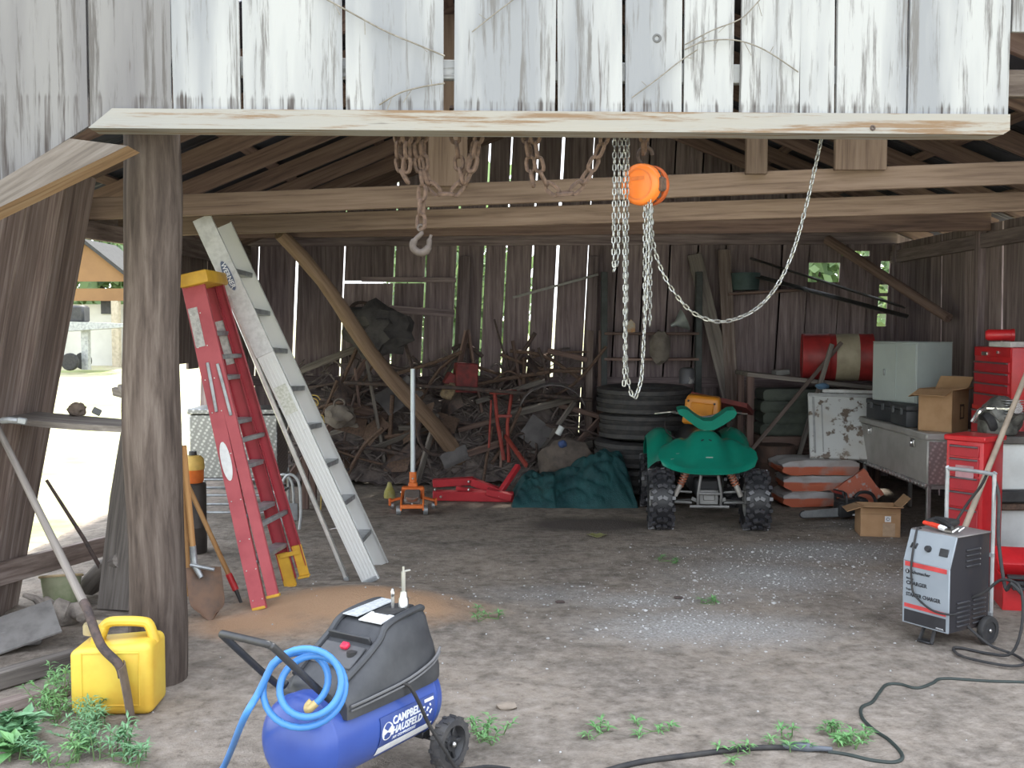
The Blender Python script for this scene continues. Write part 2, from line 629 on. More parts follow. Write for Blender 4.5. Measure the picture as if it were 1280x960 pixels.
# front siding over the opening
WD = V((1, .0619, 0)).normalized()
WN = V((-.0619, 1, 0)).normalized()
WO = V((0, 5.03, 0))
FM = basis(UP, WD, -WN, WO + WN * .0)
def wt(px, py=140):
    p = PF(px, py)
    return (p - WO).dot(WD)
def make_front():
    mb = MB()
    seams = [(-190, 2), (-95, 2), (-2, 2), (113, 3), (217, 3), (304, 4), (431, 4), (561, 13), (695, 4), (779, 4), (852, 3), (919, 9), (997, 2), (1042, 3), (1131, 3), (1257, 0)]
    grey = []
    for i in range(len(seams) - 1):
        a = wt(seams[i][0] + seams[i][1] / 2)
        b = wt(seams[i + 1][0] - seams[i + 1][1] / 2)
        x0, x1 = seams[i][0], seams[i + 1][0]
        def zb(px):
            if px >= 150: return 2.80
            return PF(px, 137 + (150 - px) * .60).z
        jit = .012 * (i % 3)
        z0, z1 = zb(x0), zb(x1)
        top = 4.5 + .05 * ((i * 7) % 3)
        lean = .010 * (((i * 5) % 4) - 1.5)
        poly = [(z0, a)]
        if x0 < 150 < x1:
            poly.append((2.80, wt(150)))
        poly += [(z1, b), (top, b + lean), (top, a + lean)]
        mb.prism(poly, .022 + .004 * (i % 2), FM)
    # lone board past the corner
    a, b = wt(1263, 20), wt(1295, 20)
    mb.prism([(PF(1263, 41).z, a), (PF(1263, 41).z, b), (4.5, b), (4.5, a)], .022, FM)
    # level nailers carry the boards; upright battens added behind left gaps to block sky
    for gx in (-95, -2, 113):
        mb.bar(WO + WD * wt(gx) + UP * 2.95 + WN * .012, WO + WD * wt(gx) + UP * 4.4 + WN * .012, .09, .02, up=WN)
    for z in (3.02, 3.9):
        mb.bar(WO + WD * wt(-180) + UP * z + WN * .03, WO + WD * (wt(1257) - .01) + UP * z + WN * .03, .05, .09)
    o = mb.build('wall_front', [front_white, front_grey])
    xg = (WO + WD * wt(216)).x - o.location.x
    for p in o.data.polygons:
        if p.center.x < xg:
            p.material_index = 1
        elif p.center.y > o.data.vertices[0].co.y + 9:
            p.material_index = 0
    return struct(o)
make_front()
# header board under the siding, and the diagonal one at its left end
mb = MB()
hl, hr = wt(150, 150), wt(1256, 150)
mb.prism([(hl - .02, 2.806), (hl - .13, 2.715), (wt(1248), 2.734), (hr, 2.755), (hr, 2.832)], .16, basis(WD, UP, -WN, WO + WN * .11))
struct(mb.build('trim_1', header_paint))
mb = MB()
def pw(px, py):
    p = PF(px, py, -.13)
    return ((p - WO).dot(WD), p.z)
xa = V((pw(95, 177)[0] - pw(-130, 312)[0], 0, 0))
DG = math.atan2(pw(95, 177)[1] - pw(-130, 312)[1], pw(95, 177)[0] - pw(-130, 312)[0])
DX = (WD * math.cos(DG) + UP * math.sin(DG)).normalized()
DY = (UP * math.cos(DG) - WD * math.sin(DG)).normalized()
def dl(px, py):
    p = PF(px, py, -.13) - WO
    return (p.dot(DX), p.dot(DY))
mb.prism([dl(95, 177), dl(166, 186), dl(0, 266), dl(-130, 330), dl(-130, 312)], .19, basis(DX, DY, -WN, WO - WN * .02))
o = mb.build('trim_2', [wood('weathered_brown', [(.10, .085, .075), (.21, .18, .16), (.30, .27, .25)]), warm_lit_wood], smooth=25)
for p in o.data.polygons:
    if p.normal.z < -.35:
        p.material_index = 1  # underside gets orange wood: its warm light is put into the colour
struct(o)
# posts of the frame outside the opening's right side
mb = MB()
mb.tube([(3.45, 5.62, -.1), (3.45, 5.62, 1.5), (3.44, 5.62, 4.4)], [.13, .125, .12], 12)
mb.bar((2.2, 5.56, 3.08), (4.55, 5.7, 3.08), .06, .14)
struct(mb.build('trim_3', post_wood))

# rear gable wall: upright boards with daylight between
def make_back():
    mb = MB()
    BM = basis(UP, (1, 0, 0), (0, 1, 0), (0, YB, 0))
    k = 12.45 / FPX
    gaps = [(250, 2), (318, 1.5), (366, 3.4), (425, 1.8), (488, 2.2), (527, 2.2), (566, 2.8), (600, 2.4), (627, 1.8), (660, 2.0), (691, 3.4), (729, .9), (766, -2), (799, -2), (831, -2), (866, -2),
            (901, -2), (936, .3), (971, -2), (1005, -1), (1045, -1), (1081, -1), (1095, -.5), (1107, -.5), (1160, -1)]
    lean = .05
    def seg(a, b, z0, z1):
        # boards lean a little to the right
        def q(z, x):
            return (z, x + lean * (z - 1.5))
        mb.prism([q(z0, a), q(z0, b), q(z1, b), q(z1, a)], .02, BM)
    for i in range(len(gaps) - 1):
        a = (gaps[i][0] + gaps[i][1] / 2 - 640) * k
        b = (gaps[i + 1][0] - gaps[i + 1][1] / 2 - 640) * k
        mid = (a + b) / 2
        xm = mid + lean * 1.6
        top = roofz(xm) - .06 - SLOPE * abs(b - a) / 2
        cuts = []
        g0 = gaps[i][0]
        if g0 == 1005: cuts = [(2.33, 2.56)]
        if g0 == 1095: cuts = [(1.80, 1.95), (1.99, 2.16), (2.2, 2.30), (2.36, 2.58)]
        if g0 in (425, 488): cuts = [(2.315, 2.345 if g0 == 425 else 2.33)]
        if g0 == 1045: cuts = [(2.64, 2.70)]
        z = -.15
        for c0, c1 in cuts:
            seg(a, b, z, c0)
            z = c1
        tl = roofz(a + lean * 2) + .105
        tr = roofz(b + lean * 2) + .105
        def q(zz, x):
            return (zz, x + lean * (zz - 1.5))
        mb.prism([q(z, a), q(z, b), q(tr, b), q(tl, a)], .02, BM)
    # rails nailed across the inside
    y = YB - .035
    mb.bar((XL, y, 2.90), (XR, y, 2.93), .05, .30)
    mb.bar((XL, y, 1.15), (XR, y, 1.12), .05, .12)
    mb.bar((XL, y, .25), (XR, y, .25), .05, .14)
    a, b = P(486, 386, YB - .05), P(568, 392, YB - .05)
    mb.bar(a, b, .04, .09)
    a, b = P(452, 349, YB - .05), P(570, 350, YB - .05)
    mb.bar(a, b, .04, .06)
    for px in (582, 742):
        mb.bar(P(px, 320, YB - .06) , V((P(px, 320, YB).x - .08, YB - .06, 0)), .12, .06, up=(0, 1, 0))
    return struct(mb.build('wall_back', barn_wood))
make_back()

# side walls
def make_left():
    mb = MB()
    def lean(y, z):
        # the near boards lean in at the top
        k = max(0, min(1, (8.2 - y) / 1.2))
        return V((-3.2 + (.17 * k + .02) * z, y, z))
    def board(y0, y1, z0, z1, th=.022, dx=0.0):
        lo = [lean(y0, z0), lean(y1, z0), lean(y1, z1), lean(y0, z1)]
        d = V((dx, 0, 0))
        a = [p + d for p in lo]
        h = [p + d + V((th, 0, 0)) for p in lo]
        # grain along z: rebuild through prism in a local frame
        o = lo[0] + d
        x = (lo[3] - lo[0]).normalized()
        yv = (lo[1] - lo[0]).normalized()
        zv = x.cross(yv)
        L = (lo[3] - lo[0]).length
        sk = 0.04 * L
        mb.prism([(0, 0), (0, y1 - y0), (L, y1 - y0 + sk), (L, sk)], th, basis(x, yv, zv, o))
    y = 5.15
    ws = [.20, .24, .18, .23, .2, .22, .2, .15]
    i = 0
    while y < 6.55:
        board(y, y + ws[i % 8], -.12, 2.75 + .0 * i, dx=.012 * (i % 2))
        y += ws[i % 8] + .004
        i += 1
    # far stretch: boards above, daylight below
    y = 8.75
    i = 0
    while y < 12.45:
        wd = .24 + .05 * (i % 3)
        z0 = -.12
        if 9.3 < y + wd / 2 < 11.75: z0 = 1.50 - .06 * (i % 3)
        if y < 9.3: z0 = 1.62
        board(y, min(y + wd, 12.48), z0, 2.72)
        y += wd + (.02 if i % 4 == 2 else .004)
        i += 1
    # lintel and rails
    mb.bar((-2.83, 5.4, 2.52), (-3.12, 12.4, 2.62), .06, .26)
    mb.bar((-2.80, 6.3, 2.42), (-2.95, 9.2, 2.52), .05, .12)
    mb.bar(PX(-40, 728, -3.12), PX(140, 680, -3.02), .05, .14)
    return struct(mb.build('wall_left', barn_side))
make_left()
def make_right():
    mb = MB()
    y = 4.9
    i = 0
    RM = basis(UP, (0, 1, 0), (-1, 0, 0), (XR, 0, 0))
    marks = {9.62: .035, 11.0: .022}
    ys = [4.9, 5.2, 5.45, 5.75, 6.0, 6.3, 6.55, 6.85, 7.1, 7.4, 7.7, 7.95, 8.25, 8.5, 8.8, 9.1, 9.35, 9.62, 9.9, 10.2, 10.45, 10.75, 11.0, 11.3, 11.6, 11.9, 12.2, 12.48]
    for a, b in zip(ys, ys[1:]):
        g = .035 if a == 9.62 else (.02 if a == 11.0 else .003)
        mb.prism([(-.15, a + g), (-.15, b), (2.78, b + .08), (2.78, a + g + .08)], .022, RM)
    x = XR - .05
    for z in (.3, 1.25, 2.62):
        if z == 1.25:
            mb.bar((x, 5, z), (x, 12.45, z), .05, .10)
        else:
            mb.bar((x, 5, z), (x, 12.45, z), .06, .14)
    for yy in (6.6, 10.1, 12.3):
        mb.bar((x, yy, -.1), (x, yy, 2.75), .09, .09, up=(1, 0, 0))
    return struct(mb.build('wall_right', barn_wood))
make_right()

# roof: corrugated sheets, dark underneath
def make_roof():
    mb = MB()
    for s in (-1, 1):
        ex = XL - .35 if s < 0 else XR + .35
        def fn(u, v):
            y = 5.75 + (YB + .35 - 5.75) * u
            x = RIDX + (ex - RIDX) * v
            return (x, y, roofz(x) + .17 + .012 * math.sin(y * 2 * math.pi / .09))
        mb.grid(fn, 300, 2, .0)
    m, t, b = _mat('roof_metal')
    b.inputs['Metallic'].default_value = .6
    b.inputs['Roughness'].default_value = .55
    c = ramp(t, nz(t, coords(t), 1.5, 5), [(.35, (.09, .10, .13)), (.65, (.05, .045, .05))])
    t.links.new(c, b.inputs['Base Color'])
    o = mb.build('ceiling', m)
    for s in (-1, 1):
        ex = XL - .3 if s < 0 else XR + .3
        pm = MB()
        for q in (.1, .3, .5, .7, .9):
            x = RIDX + (ex - RIDX) * q
            pm.bar((x, 5.8, roofz(x) + .128), (x, YB + .3, roofz(x) + .128), .10, .022, up=(s * SLOPE, 0, 1))
        pm.build('purlin', dark_wood, o)
    return struct(o)
make_roof()

# ------------------------------------------------------------------ frame timbers
first = None
for yy in (6.35, 7.15, 7.95, 8.75, 9.55, 10.35, 11.15, 11.95):
    for s in (-1, 1):
        mb = MB()
        ex = XL - .2 if s < 0 else XR + .2
        z0 = roofz(ex) + .045
        z1 = roofz(RIDX) + .045
        mb.bar((ex, yy, z0), (RIDX + s * .02, yy, z1), .05, .14, up=(0, 0, 1))
        o = mb.build('rafter', dark_wood)
        if s < 0:
            tag(o, 'brown sawn rafter rising to the right under the left roof slope', 'rafter', 'rafters of the left roof slope')
        else:
            tag(o, 'brown sawn rafter falling to the right under the right roof slope', 'rafter', 'rafters of the right roof slope')
YA0, YA1 = 7.0, 6.7
def line_beam(name, label, pa, ya, pb, yb, th, ext=0.0, depth=.05, mat=None):
    a, b = P(pa[0], pa[1], ya), P(pb[0], pb[1], yb)
    d = b - a
    a2 = a + d * ((XL + .02 - a.x) / d.x)
    b2 = a + d * ((XR - .06 - a.x) / d.x)
    mb = MB()
    mb.bar(a2, b2, depth, th, up=(0, 0, 1))
    return tag(mb.build(name, mat or beam_wood), label, 'beam')
line_beam('tie_beam', 'long sawn tie beam nearest the opening, behind the orange chain hoist', (225, 257), 7.0, (1280, 216), 6.7, .145)
line_beam('tie_beam', 'long sawn tie beam just below and behind the nearest one', (225, 283), 7.7, (1280, 252), 7.4, .135)
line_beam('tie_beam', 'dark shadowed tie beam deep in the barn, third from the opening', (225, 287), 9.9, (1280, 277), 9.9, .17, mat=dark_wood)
# short studs standing on the nearest beam
for (pl, pr, lab) in ((536, 584, 'wide brown stud behind the rusty chain loops, standing on the tie beam'), (932, 958, 'narrow brown stud right of the orange hoist, standing on the tie beam'),
                      (1044, 1106, 'wide brown stud on the tie beam, right of the loose chain end')):
    mb = MB()
    a, b = P((pl + pr) / 2, 246 - ((pl + pr) / 2 - 225) * .039, 6.95 - ((pl + pr) / 2 - 225) * .0003), None
    wd = (pr - pl) / FPX * 6.9
    b = V((a.x, a.y, roofz(a.x) - .02))
    mb.bar(a, b, wd, .045, up=(0, 1, 0))
    tag(mb.build('stud', beam_wood), lab, 'stud')
# big round post
g = G(196, 850)
mb = MB()
top = P(191, 150, g.y + .08)
pts, rr = [], []
for i in range(15):
    f = i / 14
    p = g.lerp(V((top.x, g.y + .04, 2.90)), f)
    p.z = -.15 + 3.05 * f
    p.x += .012 * math.sin(f * 9)
    pts.append(p)
    rr.append(.142 - .006 * f + .005 * math.sin(f * 17))
mb.tube(pts, rr, 20)
tag(mb.build('round_post', post_wood), 'thick weathered round log post holding up the front beam beside the yellow jug', 'post')
# diagonal log brace
mb = MB()
a, b = P(350, 292, 9.75), GZ(594, 600)
pts = [a.lerp(b, i / 12) + V((.03 * math.sin(i * .9), 0, .025 * math.sin(i * .7))) for i in range(13)]
pts[-1].z = zg(b.x, b.y) - .02
mb.tube(pts, [.062 + .003 * i + .004 * math.sin(i * 2.1) for i in range(13)], 12)
tag(mb.build('brace_log', pole_wood), 'long round log slanting from the roof beam to the ground behind the jack handle', 'log')
# ------------------------------------------------------------------ yellow jug
def make_jug():
    g = GZ(150, 884)
    rz = math.radians(2)
    root = thing('fuel_jug', 'square yellow plastic jug with molded top handle standing beside the round post', 'jug', g, rz)
    F = frame(g, rz)
    mb = MB(F)
    t = bmesh.new()
    bmesh.ops.create_cube(t, size=1)
    W, D, H = .375, .24, .34
    for v in t.verts:
        v.co = V((v.co.x * W, v.co.y * D, (v.co.z + .5) * H))
    bmesh.ops.bevel(t, geom=t.edges[:], offset=.035, segments=4, affect='EDGES', profile=.5)
    for v in t.verts:
        # left shoulder is cut away, sides bulge a little
        if v.co.z > .24 and v.co.x < -.08:
            v.co.z -= (-.08 - v.co.x) * .35 * (v.co.z - .24) / .1
        s = 1 + .02 * math.sin(v.co.z / H * math.pi)
        v.co.x *= s; v.co.y *= s
    mb.add(t)
    mb.build('body', yellow_pl, root)
    mb = MB(F)
    pts = [(-.10, 0, .30), (-.075, 0, .37), (-.045, 0, .405), (.01, 0, .412), (.11, 0, .408), (.145, 0, .39), (.17, 0, .31)]
    mb.tube(spline(pts, 4), .024, 10, flat=1.25)
    mb.box((-.085, 0, .35), (.05, .10, .10), rot=(0, .35, 0), bev=.02, seg=2)
    mb.build('handle', yellow_pl, root)
    mb = MB(F)
    mb.lathe([(0, .395), (.045, .395), (.05, .385), (.05, .345), (.0, .34)], 20, Matrix.Translation((-.125, .035, .0)))
    mb.build('cap', plain('dusty_cap', (.42, .34, .18), .7), root)
    mb = MB(F)
    for zz in (.05, .295):
        mb.tube([(-.13, -.121, zz), (.13, -.121, zz)], .004, 6)
    for xx in (-.13, .13):
        mb.tube([(xx, -.121, .05), (xx, -.121, .295)], .004, 6)
    mb.build('panel_rib', yellow_pl, root)
make_jug()

# ------------------------------------------------------------------ shovels and poles at the left
def blade(mb, o, up, side, nrm, L, W, curve=.04):
    up, side, nrm = V(up).normalized(), V(side).normalized(), V(nrm).normalized()
    def fn(u, v):
        s = (u - .5) * 2
        wv = W / 2 * (1 if v > .45 else math.sin(min(1, .28 + v / .45 * .72) * math.pi / 2))
        dip = (1 - abs(s)) * (1 - abs(s)) * 0
        return V(o) + up * (L * v + (.0 if v > .3 else abs(s) ** 2 * .05 * (.3 - v) / .3)) + side * (s * wv) + nrm * (-curve * (1 - s * s) + curve * .4 * (1 - v) ** 2)
    mb.grid(fn, 10, 10, .004)
def make_digging_shovel():
    tip = GZ(164, 904)
    root = thing('shovel', 'long shovel leaning across the yellow jug with its narrow rusty blade in the dirt', 'shovel', tip)
    neck = P(148, 830, tip.y + .03)
    sock = P(110, 764, tip.y + .13)
    top = P(-6, 528, tip.y + .95)
    mb = MB()
    mb.tube([sock.lerp(top, i / 10) for i in range(11)], [.021 - .0004 * i for i in range(11)], 10)
    mb.build('handle', grey_wood, root)
    mb = MB()
    mid = P(126, 806, tip.y + .06)
    mb.tube(spline([sock + (top - sock).normalized() * .06, sock, mid, neck, neck + V((.018, 0, -.06))], 5), .021, 10)
    mb.build('socket', rust_dark, root)
    mb = MB()
    up = (neck - tip)
    blade(mb, tip - V((0, 0, .02)), up, (.36, -.93, .0), (-.93, -.36, -.1), up.length + .02, .19, .03)
    mb.build('blade', plain('earthy_steel', (.20, .155, .12), .7, .2, (.13, .10, .08), 14), root)
make_digging_shovel()
b = GZ(150, 752)
mb = MB()
mb.tube([b, P(104, 672, b.y - .05), P(58, 600, b.y - .12)], [.014, .013, .010], 8)
tag(mb.build('iron_rod', rust_dark), 'thin dark rod leaning against the left wall behind the yellow jug', 'rod')

def make_square_shovel():
    tip = GZ(262, 778)
    root = thing('shovel', 'wooden handled shovel with broad rusty blade standing just right of the round post', 'shovel', tip)
    neck = P(243, 706, tip.y + .1)
    top = P(233, 596, tip.y + .08)
    top = neck + (top - neck) * 1.35
    mb = MB()
    mb.tube([neck.lerp(top, i / 6) for i in range(7)], .019, 10)
    mb.build('handle', tan_wood, root)
    mb = MB()
    blade(mb, tip, P(254, 712, tip.y + .1) - tip, (1, .15, 0), (.1, -1, .1), .33, .21, .03)
    mb.build('blade', plain('rusty_blade', (.17, .10, .065), .7, .2, (.10, .07, .055), 9), root)
    mb = MB()
    mb.tube([neck + (top - neck).normalized() * .12, neck, P(252, 722, tip.y + .08)], [.021, .022, .016], 10)
    mb.tube([P(238, 706, tip.y + .08), P(268, 712, tip.y + .08)], .012, 8)
    mb.build('socket', grey_steel, root)
make_square_shovel()
def make_red_tool():
    tip = GZ(302, 757)
    root = thing('long_handled_tool', 'tan wooden pole with red painted lower end leaning by the red ladder', 'tool', tip)
    top = P(225, 585, tip.y + .12)
    a = tip.lerp(top, .09)
    b = tip.lerp(top, .21)
    mb = MB(); mb.tube([b, tip.lerp(top, .6), top], .016, 10); mb.build('handle', tan_wood, root)
    mb = MB(); mb.tube([a, b], .021, 10); mb.build('grip', red_paint, root)
    mb = MB(); mb.tube([tip - V((0, 0, .01)), a], [.010, .014], 8); mb.build('tip', black_pl, root)
make_red_tool()
b = GZ(236, 745)
mb = MB()
top = P(226, 560, b.y + .05)
mb.tube([b, b.lerp(top, .5), top], .021, 10)
tag(mb.build('wooden_pole', tan_wood), 'tan wooden tool handle standing tight behind the round post', 'pole')

# ------------------------------------------------------------------ red step ladder
def channel(mb, p0, p1, perp, out, w, d, t=.005):
    """C section rail: web w wide along perp, flanges d deep along out"""
    p0, p1, perp, out = V(p0), V(p1), V(perp).normalized(), V(out).normalized()
    mb.bar(p0, p1, w, t, up=out, bev=.001)
    for s in (-1, 1):
        o = perp * (s * (w / 2 - t / 2)) + out * (d / 2)
        mb.bar(p0 + o, p1 + o, t, d, up=out, bev=.001)
pink_red = plain('pale_red_fibreglass', (.44, .085, .10), .55, 0, (.36, .06, .075), 5)  # near rails take this paler red, far rails the deeper one
deep_red = plain('red_fibreglass', (.34, .03, .045), .5, 0, (.27, .025, .035), 5)
def make_red_ladder():
    A0, A1 = GZ(325, 768), P(236, 352, 6.62)
    B0, B1 = GZ(366, 736), P(262, 350, 6.95)
    B1.z = A1.z
    root = thing('step_ladder', 'folded red fiberglass step ladder with yellow top cap leaning behind the round post', 'ladder', A0)
    ax = (A1 - A0).normalized()
    across = V((0, 1, 0))
    perp = ax.cross(across).normalized()
    if perp.x < 0: perp = -perp
    perp = (perp - ax * perp.dot(ax)).normalized()
    axb = (B1 - B0).normalized()
    off = perp * .105
    mb = MB(); channel(mb, A0 - off * .05, A1 - off * .05, perp, (0, 1, 0), .092, .03); mb.build('front_rail', pink_red, root)
    mb = MB(); channel(mb, A0 + off * .93 + ax * .06, A1 + off * .55, perp, (0, 1, 0), .068, .03); mb.build('rear_rail', pink_red, root)
    mb = MB(); channel(mb, B0 - off * .05 + axb * .05, B1 - off * .05, perp, (0, -1, 0), .092, .03); mb.build('front_rail', deep_red, root)
    mb = MB(); channel(mb, B0 + off * .93 + axb * .12, B1 + off * .55, perp, (0, -1, 0), .068, .03); mb.build('rear_rail', deep_red, root)
    # steps between the front rails
    for f in (.14, .28, .42, .56, .70, .84):
        a, b = A0.lerp(A1, f), B0.lerp(B1, f)
        mb = MB()
        mb.bar(a + V((0, .01, 0)), b - V((0, .01, 0)), .085, .03, up=(0, 0, 1), bev=.003)
        tag(mb.build('step', grey_steel, root))
    # rear braces
    for f in (.24, .5, .76):
        a, b = A0.lerp(A1, f) + off * (.93 - .38 * f), B0.lerp(B1, f) + off * (.93 - .38 * f)
        mb = MB(); mb.bar(a, b, .03, .03, up=(0, 0, 1)); mb.build('rear_brace', grey_steel, root)
    cap = plain('yellow_cap', (.62, .36, .035), .5, 0, (.5, .28, .03), 8)
    mb = MB()
    c = (A1 + B1) / 2 + perp * .03 + ax * .0
    L = abs(B1.y - A1.y) + .14
    mb.box(c + ax * .01, (.19, L, .085), rot=(0, -math.asin(ax.x) * -1, 0), bev=.014, seg=2)
    mb.build('top_cap', cap, root)
    # feet
    for q in (A0 + ax * .008 - off * .05, A0 + off * .93 + ax * .062):
        mb = MB(); mb.bar(q - perp * .042 + V((0, .012, 0)), q + perp * .042 + V((0, .012, 0)), .045, .018, up=ax, bev=.003); mb.build('foot', cap, root)
    for q, l in ((B0 - off * .1, .24), (B0 + off * .95 + axb * .05, .22)):
        mb = MB()
        mb.bar(q + axb * l - V((0, .014, 0)), q + axb * .0 - V((0, .014, 0)), .088 if l > .23 else .07, .016, up=(0, 1, 0), bev=.003)
        mb.bar(q + axb * .0 - perp * .04 - V((0, .03, 0)), q + perp * .04 - V((0, .03, 0)), .05, .016, up=axb)
        mb.build('foot', cap, root)
    mb = MB()
    mb.bar(B0.lerp(B1, .105) - off * .25 - V((0, .03, 0)), B0.lerp(B1, .105) + off * 1.1 - V((0, .03, 0)), .03, .006, up=(0, -1, 0))
    mb.build('foot_bracket', cap, root)
    # stickers
    def sticker(P0, P1, f0, f1, w, mat, shift=0.0, name='sticker'):
        mb = MB()
        a, b = P0.lerp(P1, f0), P0.lerp(P1, f1)
        o = perp * shift + V((0, -.006, 0))
        mb.bar(a + o, b + o, w, .002, up=(0, 1, 0), bev=0)
        return mb.build(name, mat, root)
    lab = plain('aged_label', (.50, .49, .47), .6, 0, (.32, .31, .30), 45)
    sticker(A0, A1, .80, .92, .06, lab, -.012)
    sticker(B0, B1, .74, .88, .055, lab, -.005)
    mb = MB()
    ov = A0.lerp(A1, .45) + V((0, -.006, 0)) - perp * .008
    mb.prism([(.125 * math.cos(i * math.pi / 12), .032 * math.sin(i * math.pi / 12)) for i in range(24)], .003, basis(ax, perp, (0, -1, 0), ov))
    mb.build('oval_sticker', white_label, root)
    mb = MB()
    for f in (.03, .12, .21, .33, .47, .6, .7, .8, .9):
        for s in (-.03, .03):
            q = A0.lerp(A1, f) + perp * s
            mb.blob(q + V((0, -.006, 0)), (.005, .004, .005), 1)
    mb.build('rivet', steel, root)
    # folded spreader strap
    mb = MB()
    mb.bar(A0.lerp(A1, .60) + perp * .0 + V((0, -.012, 0)), A0.lerp(A1, .75) + perp * .01 + V((0, -.012, 0)), .02, .006, up=(0, 1, 0))
    mb.bar(A0.lerp(A1, .58) + perp * .085 + V((0, -.012, 0)), A0.lerp(A1, .74) + perp * .07 + V((0, -.012, 0)), .02, .006, up=(0, 1, 0))
    mb.build('spreader', grey_steel, root)
make_red_ladder()

# ------------------------------------------------------------------ aluminium step ladder
def make_alu_ladder():
    A0, A1 = GZ(464, 732), P(252, 272, 7.10)
    B0, B1 = GZ(477, 706), P(280, 272, 7.42)
    B1.z = A1.z - .02
    root = thing('step_ladder', 'tall aluminum step ladder leaning on the tie beam right of the red ladder', 'ladder', A0)
    ax = (A1 - A0).normalized()
    perp = ax.cross(V((0, 1, 0))).normalized()
    if perp.x < 0: perp = -perp
    axb = (B1 - B0).normalized()
    ribbed, t, b = _mat('ribbed_aluminium')
    b.inputs['Metallic'].default_value = .35
    b.inputs['Roughness'].default_value = .5
    b.inputs['Base Color'].default_value = (.66, .67, .66, 1)
    mb = MB()
    channel(mb, A0, A1, perp, (0, 1, 0), .122, .03)
    for s in (-.046, -.023, 0, .023, .046):
        mb.bar(A0 + perp * s + V((0, -.004, 0)), A0.lerp(A1, .62) + perp * s + V((0, -.004, 0)), .007, .005, up=(0, 1, 0), bev=.001)
    mb.build('front_rail', ribbed, root)
    mb = MB(); channel(mb, B0, B1, perp, (0, -1, 0), .115, .03); mb.build('front_rail', ribbed, root)
    # slim rear legs
    C0, C1 = GZ(434, 728), A0.lerp(A1, .80) - perp * .06
    mb = MB(); mb.bar(C0, C1, .03, .03, up=(0, 1, 0), bev=.004); mb.build('rear_leg', alu, root)
    D0, D1 = C0 + V((.05, .5, 0)), B0.lerp(B1, .80) - perp * .06
    D0.z = zg(D0.x, D0.y)
    mb = MB(); mb.bar(D0, D1, .03, .03, up=(0, 1, 0), bev=.004); mb.build('rear_leg', alu, root)
    # upper plate of the rail, and the treads
    mb = MB(); mb.bar(A0.lerp(A1, .63) + V((0, -.008, 0)), A1 + V((0, -.008, 0)), .130, .006, up=(0, 1, 0)); mb.build('rail_cover', alu_light, root)
    for i in range(8):
        f = .105 + .108 * i
        a, b = A0.lerp(A1, f), B0.lerp(B1, f)
        mb = MB()
        mb.bar(a + perp * -.005, b + perp * -.005, .09, .035, up=(0, 0, 1), bev=.003)
        mb.build('tread', grey_steel, root)
    mb = MB()
    mb.bar(C0.lerp(C1, .18), A0.lerp(A1, .155), .012, .012)
    mb.bar(C0.lerp(C1, .52), A0.lerp(A1, .47), .010, .010)
    mb.build('spreader', steel, root)
    # maker's badge
    bp = P(284, 346, 7.12)
    f = (bp - A0).dot(ax) / (A1 - A0).length
    q = A0.lerp(A1, f) + V((0, -.0125, 0))
    M0 = basis(-ax, -perp.cross(V((0, 0, 0))) if False else perp, (0, -1, 0), q)
    mb = MB()
    mb.prism([(.115 * math.cos(i * math.pi / 14), .034 * math.sin(i * math.pi / 14)) for i in range(28)], .002, M0)
    bd = mb.build('badge', plain('badge_rim', (.55, .57, .60), .5), root)
    mb = MB()
    mb.prism([(.107 * math.cos(i * math.pi / 14), .028 * math.sin(i * math.pi / 14)) for i in range(28)], .003, M0)
    mb.build('badge_field', plain('badge_blue', (.10, .13, .22), .5), bd)
    # lettering reads down the rail
    x = -ax
    z = V((0, -1, 0))
    y = z.cross(x)
    text_mesh('lettering', 'WERNER', .045, basis(x, y, z, q + V((0, -.0036, 0))), white_ink, bd, bold=.0008)
    # paper instruction label
    mb = MB()
    mb.bar(A0.lerp(A1, .47) + V((0, -.010, 0)), A0.lerp(A1, .545) + V((0, -.010, 0)), .088, .003, up=(0, 1, 0), bev=0)
    mb.build('label', plain('printed_label', (.62, .63, .58), .6, 0, (.42, .44, .36), 60), root)
    mb = MB()
    for P0, P1 in ((A0, A1), (C0, C1)):
        a = (P1 - P0).normalized()
        mb.bar(P0 - a * .003, P0 + a * .03, .035 if P0 is C0 else .104, .036, up=(0, 1, 0))
    mb.build('foot', grey_steel, root)
make_alu_ladder()

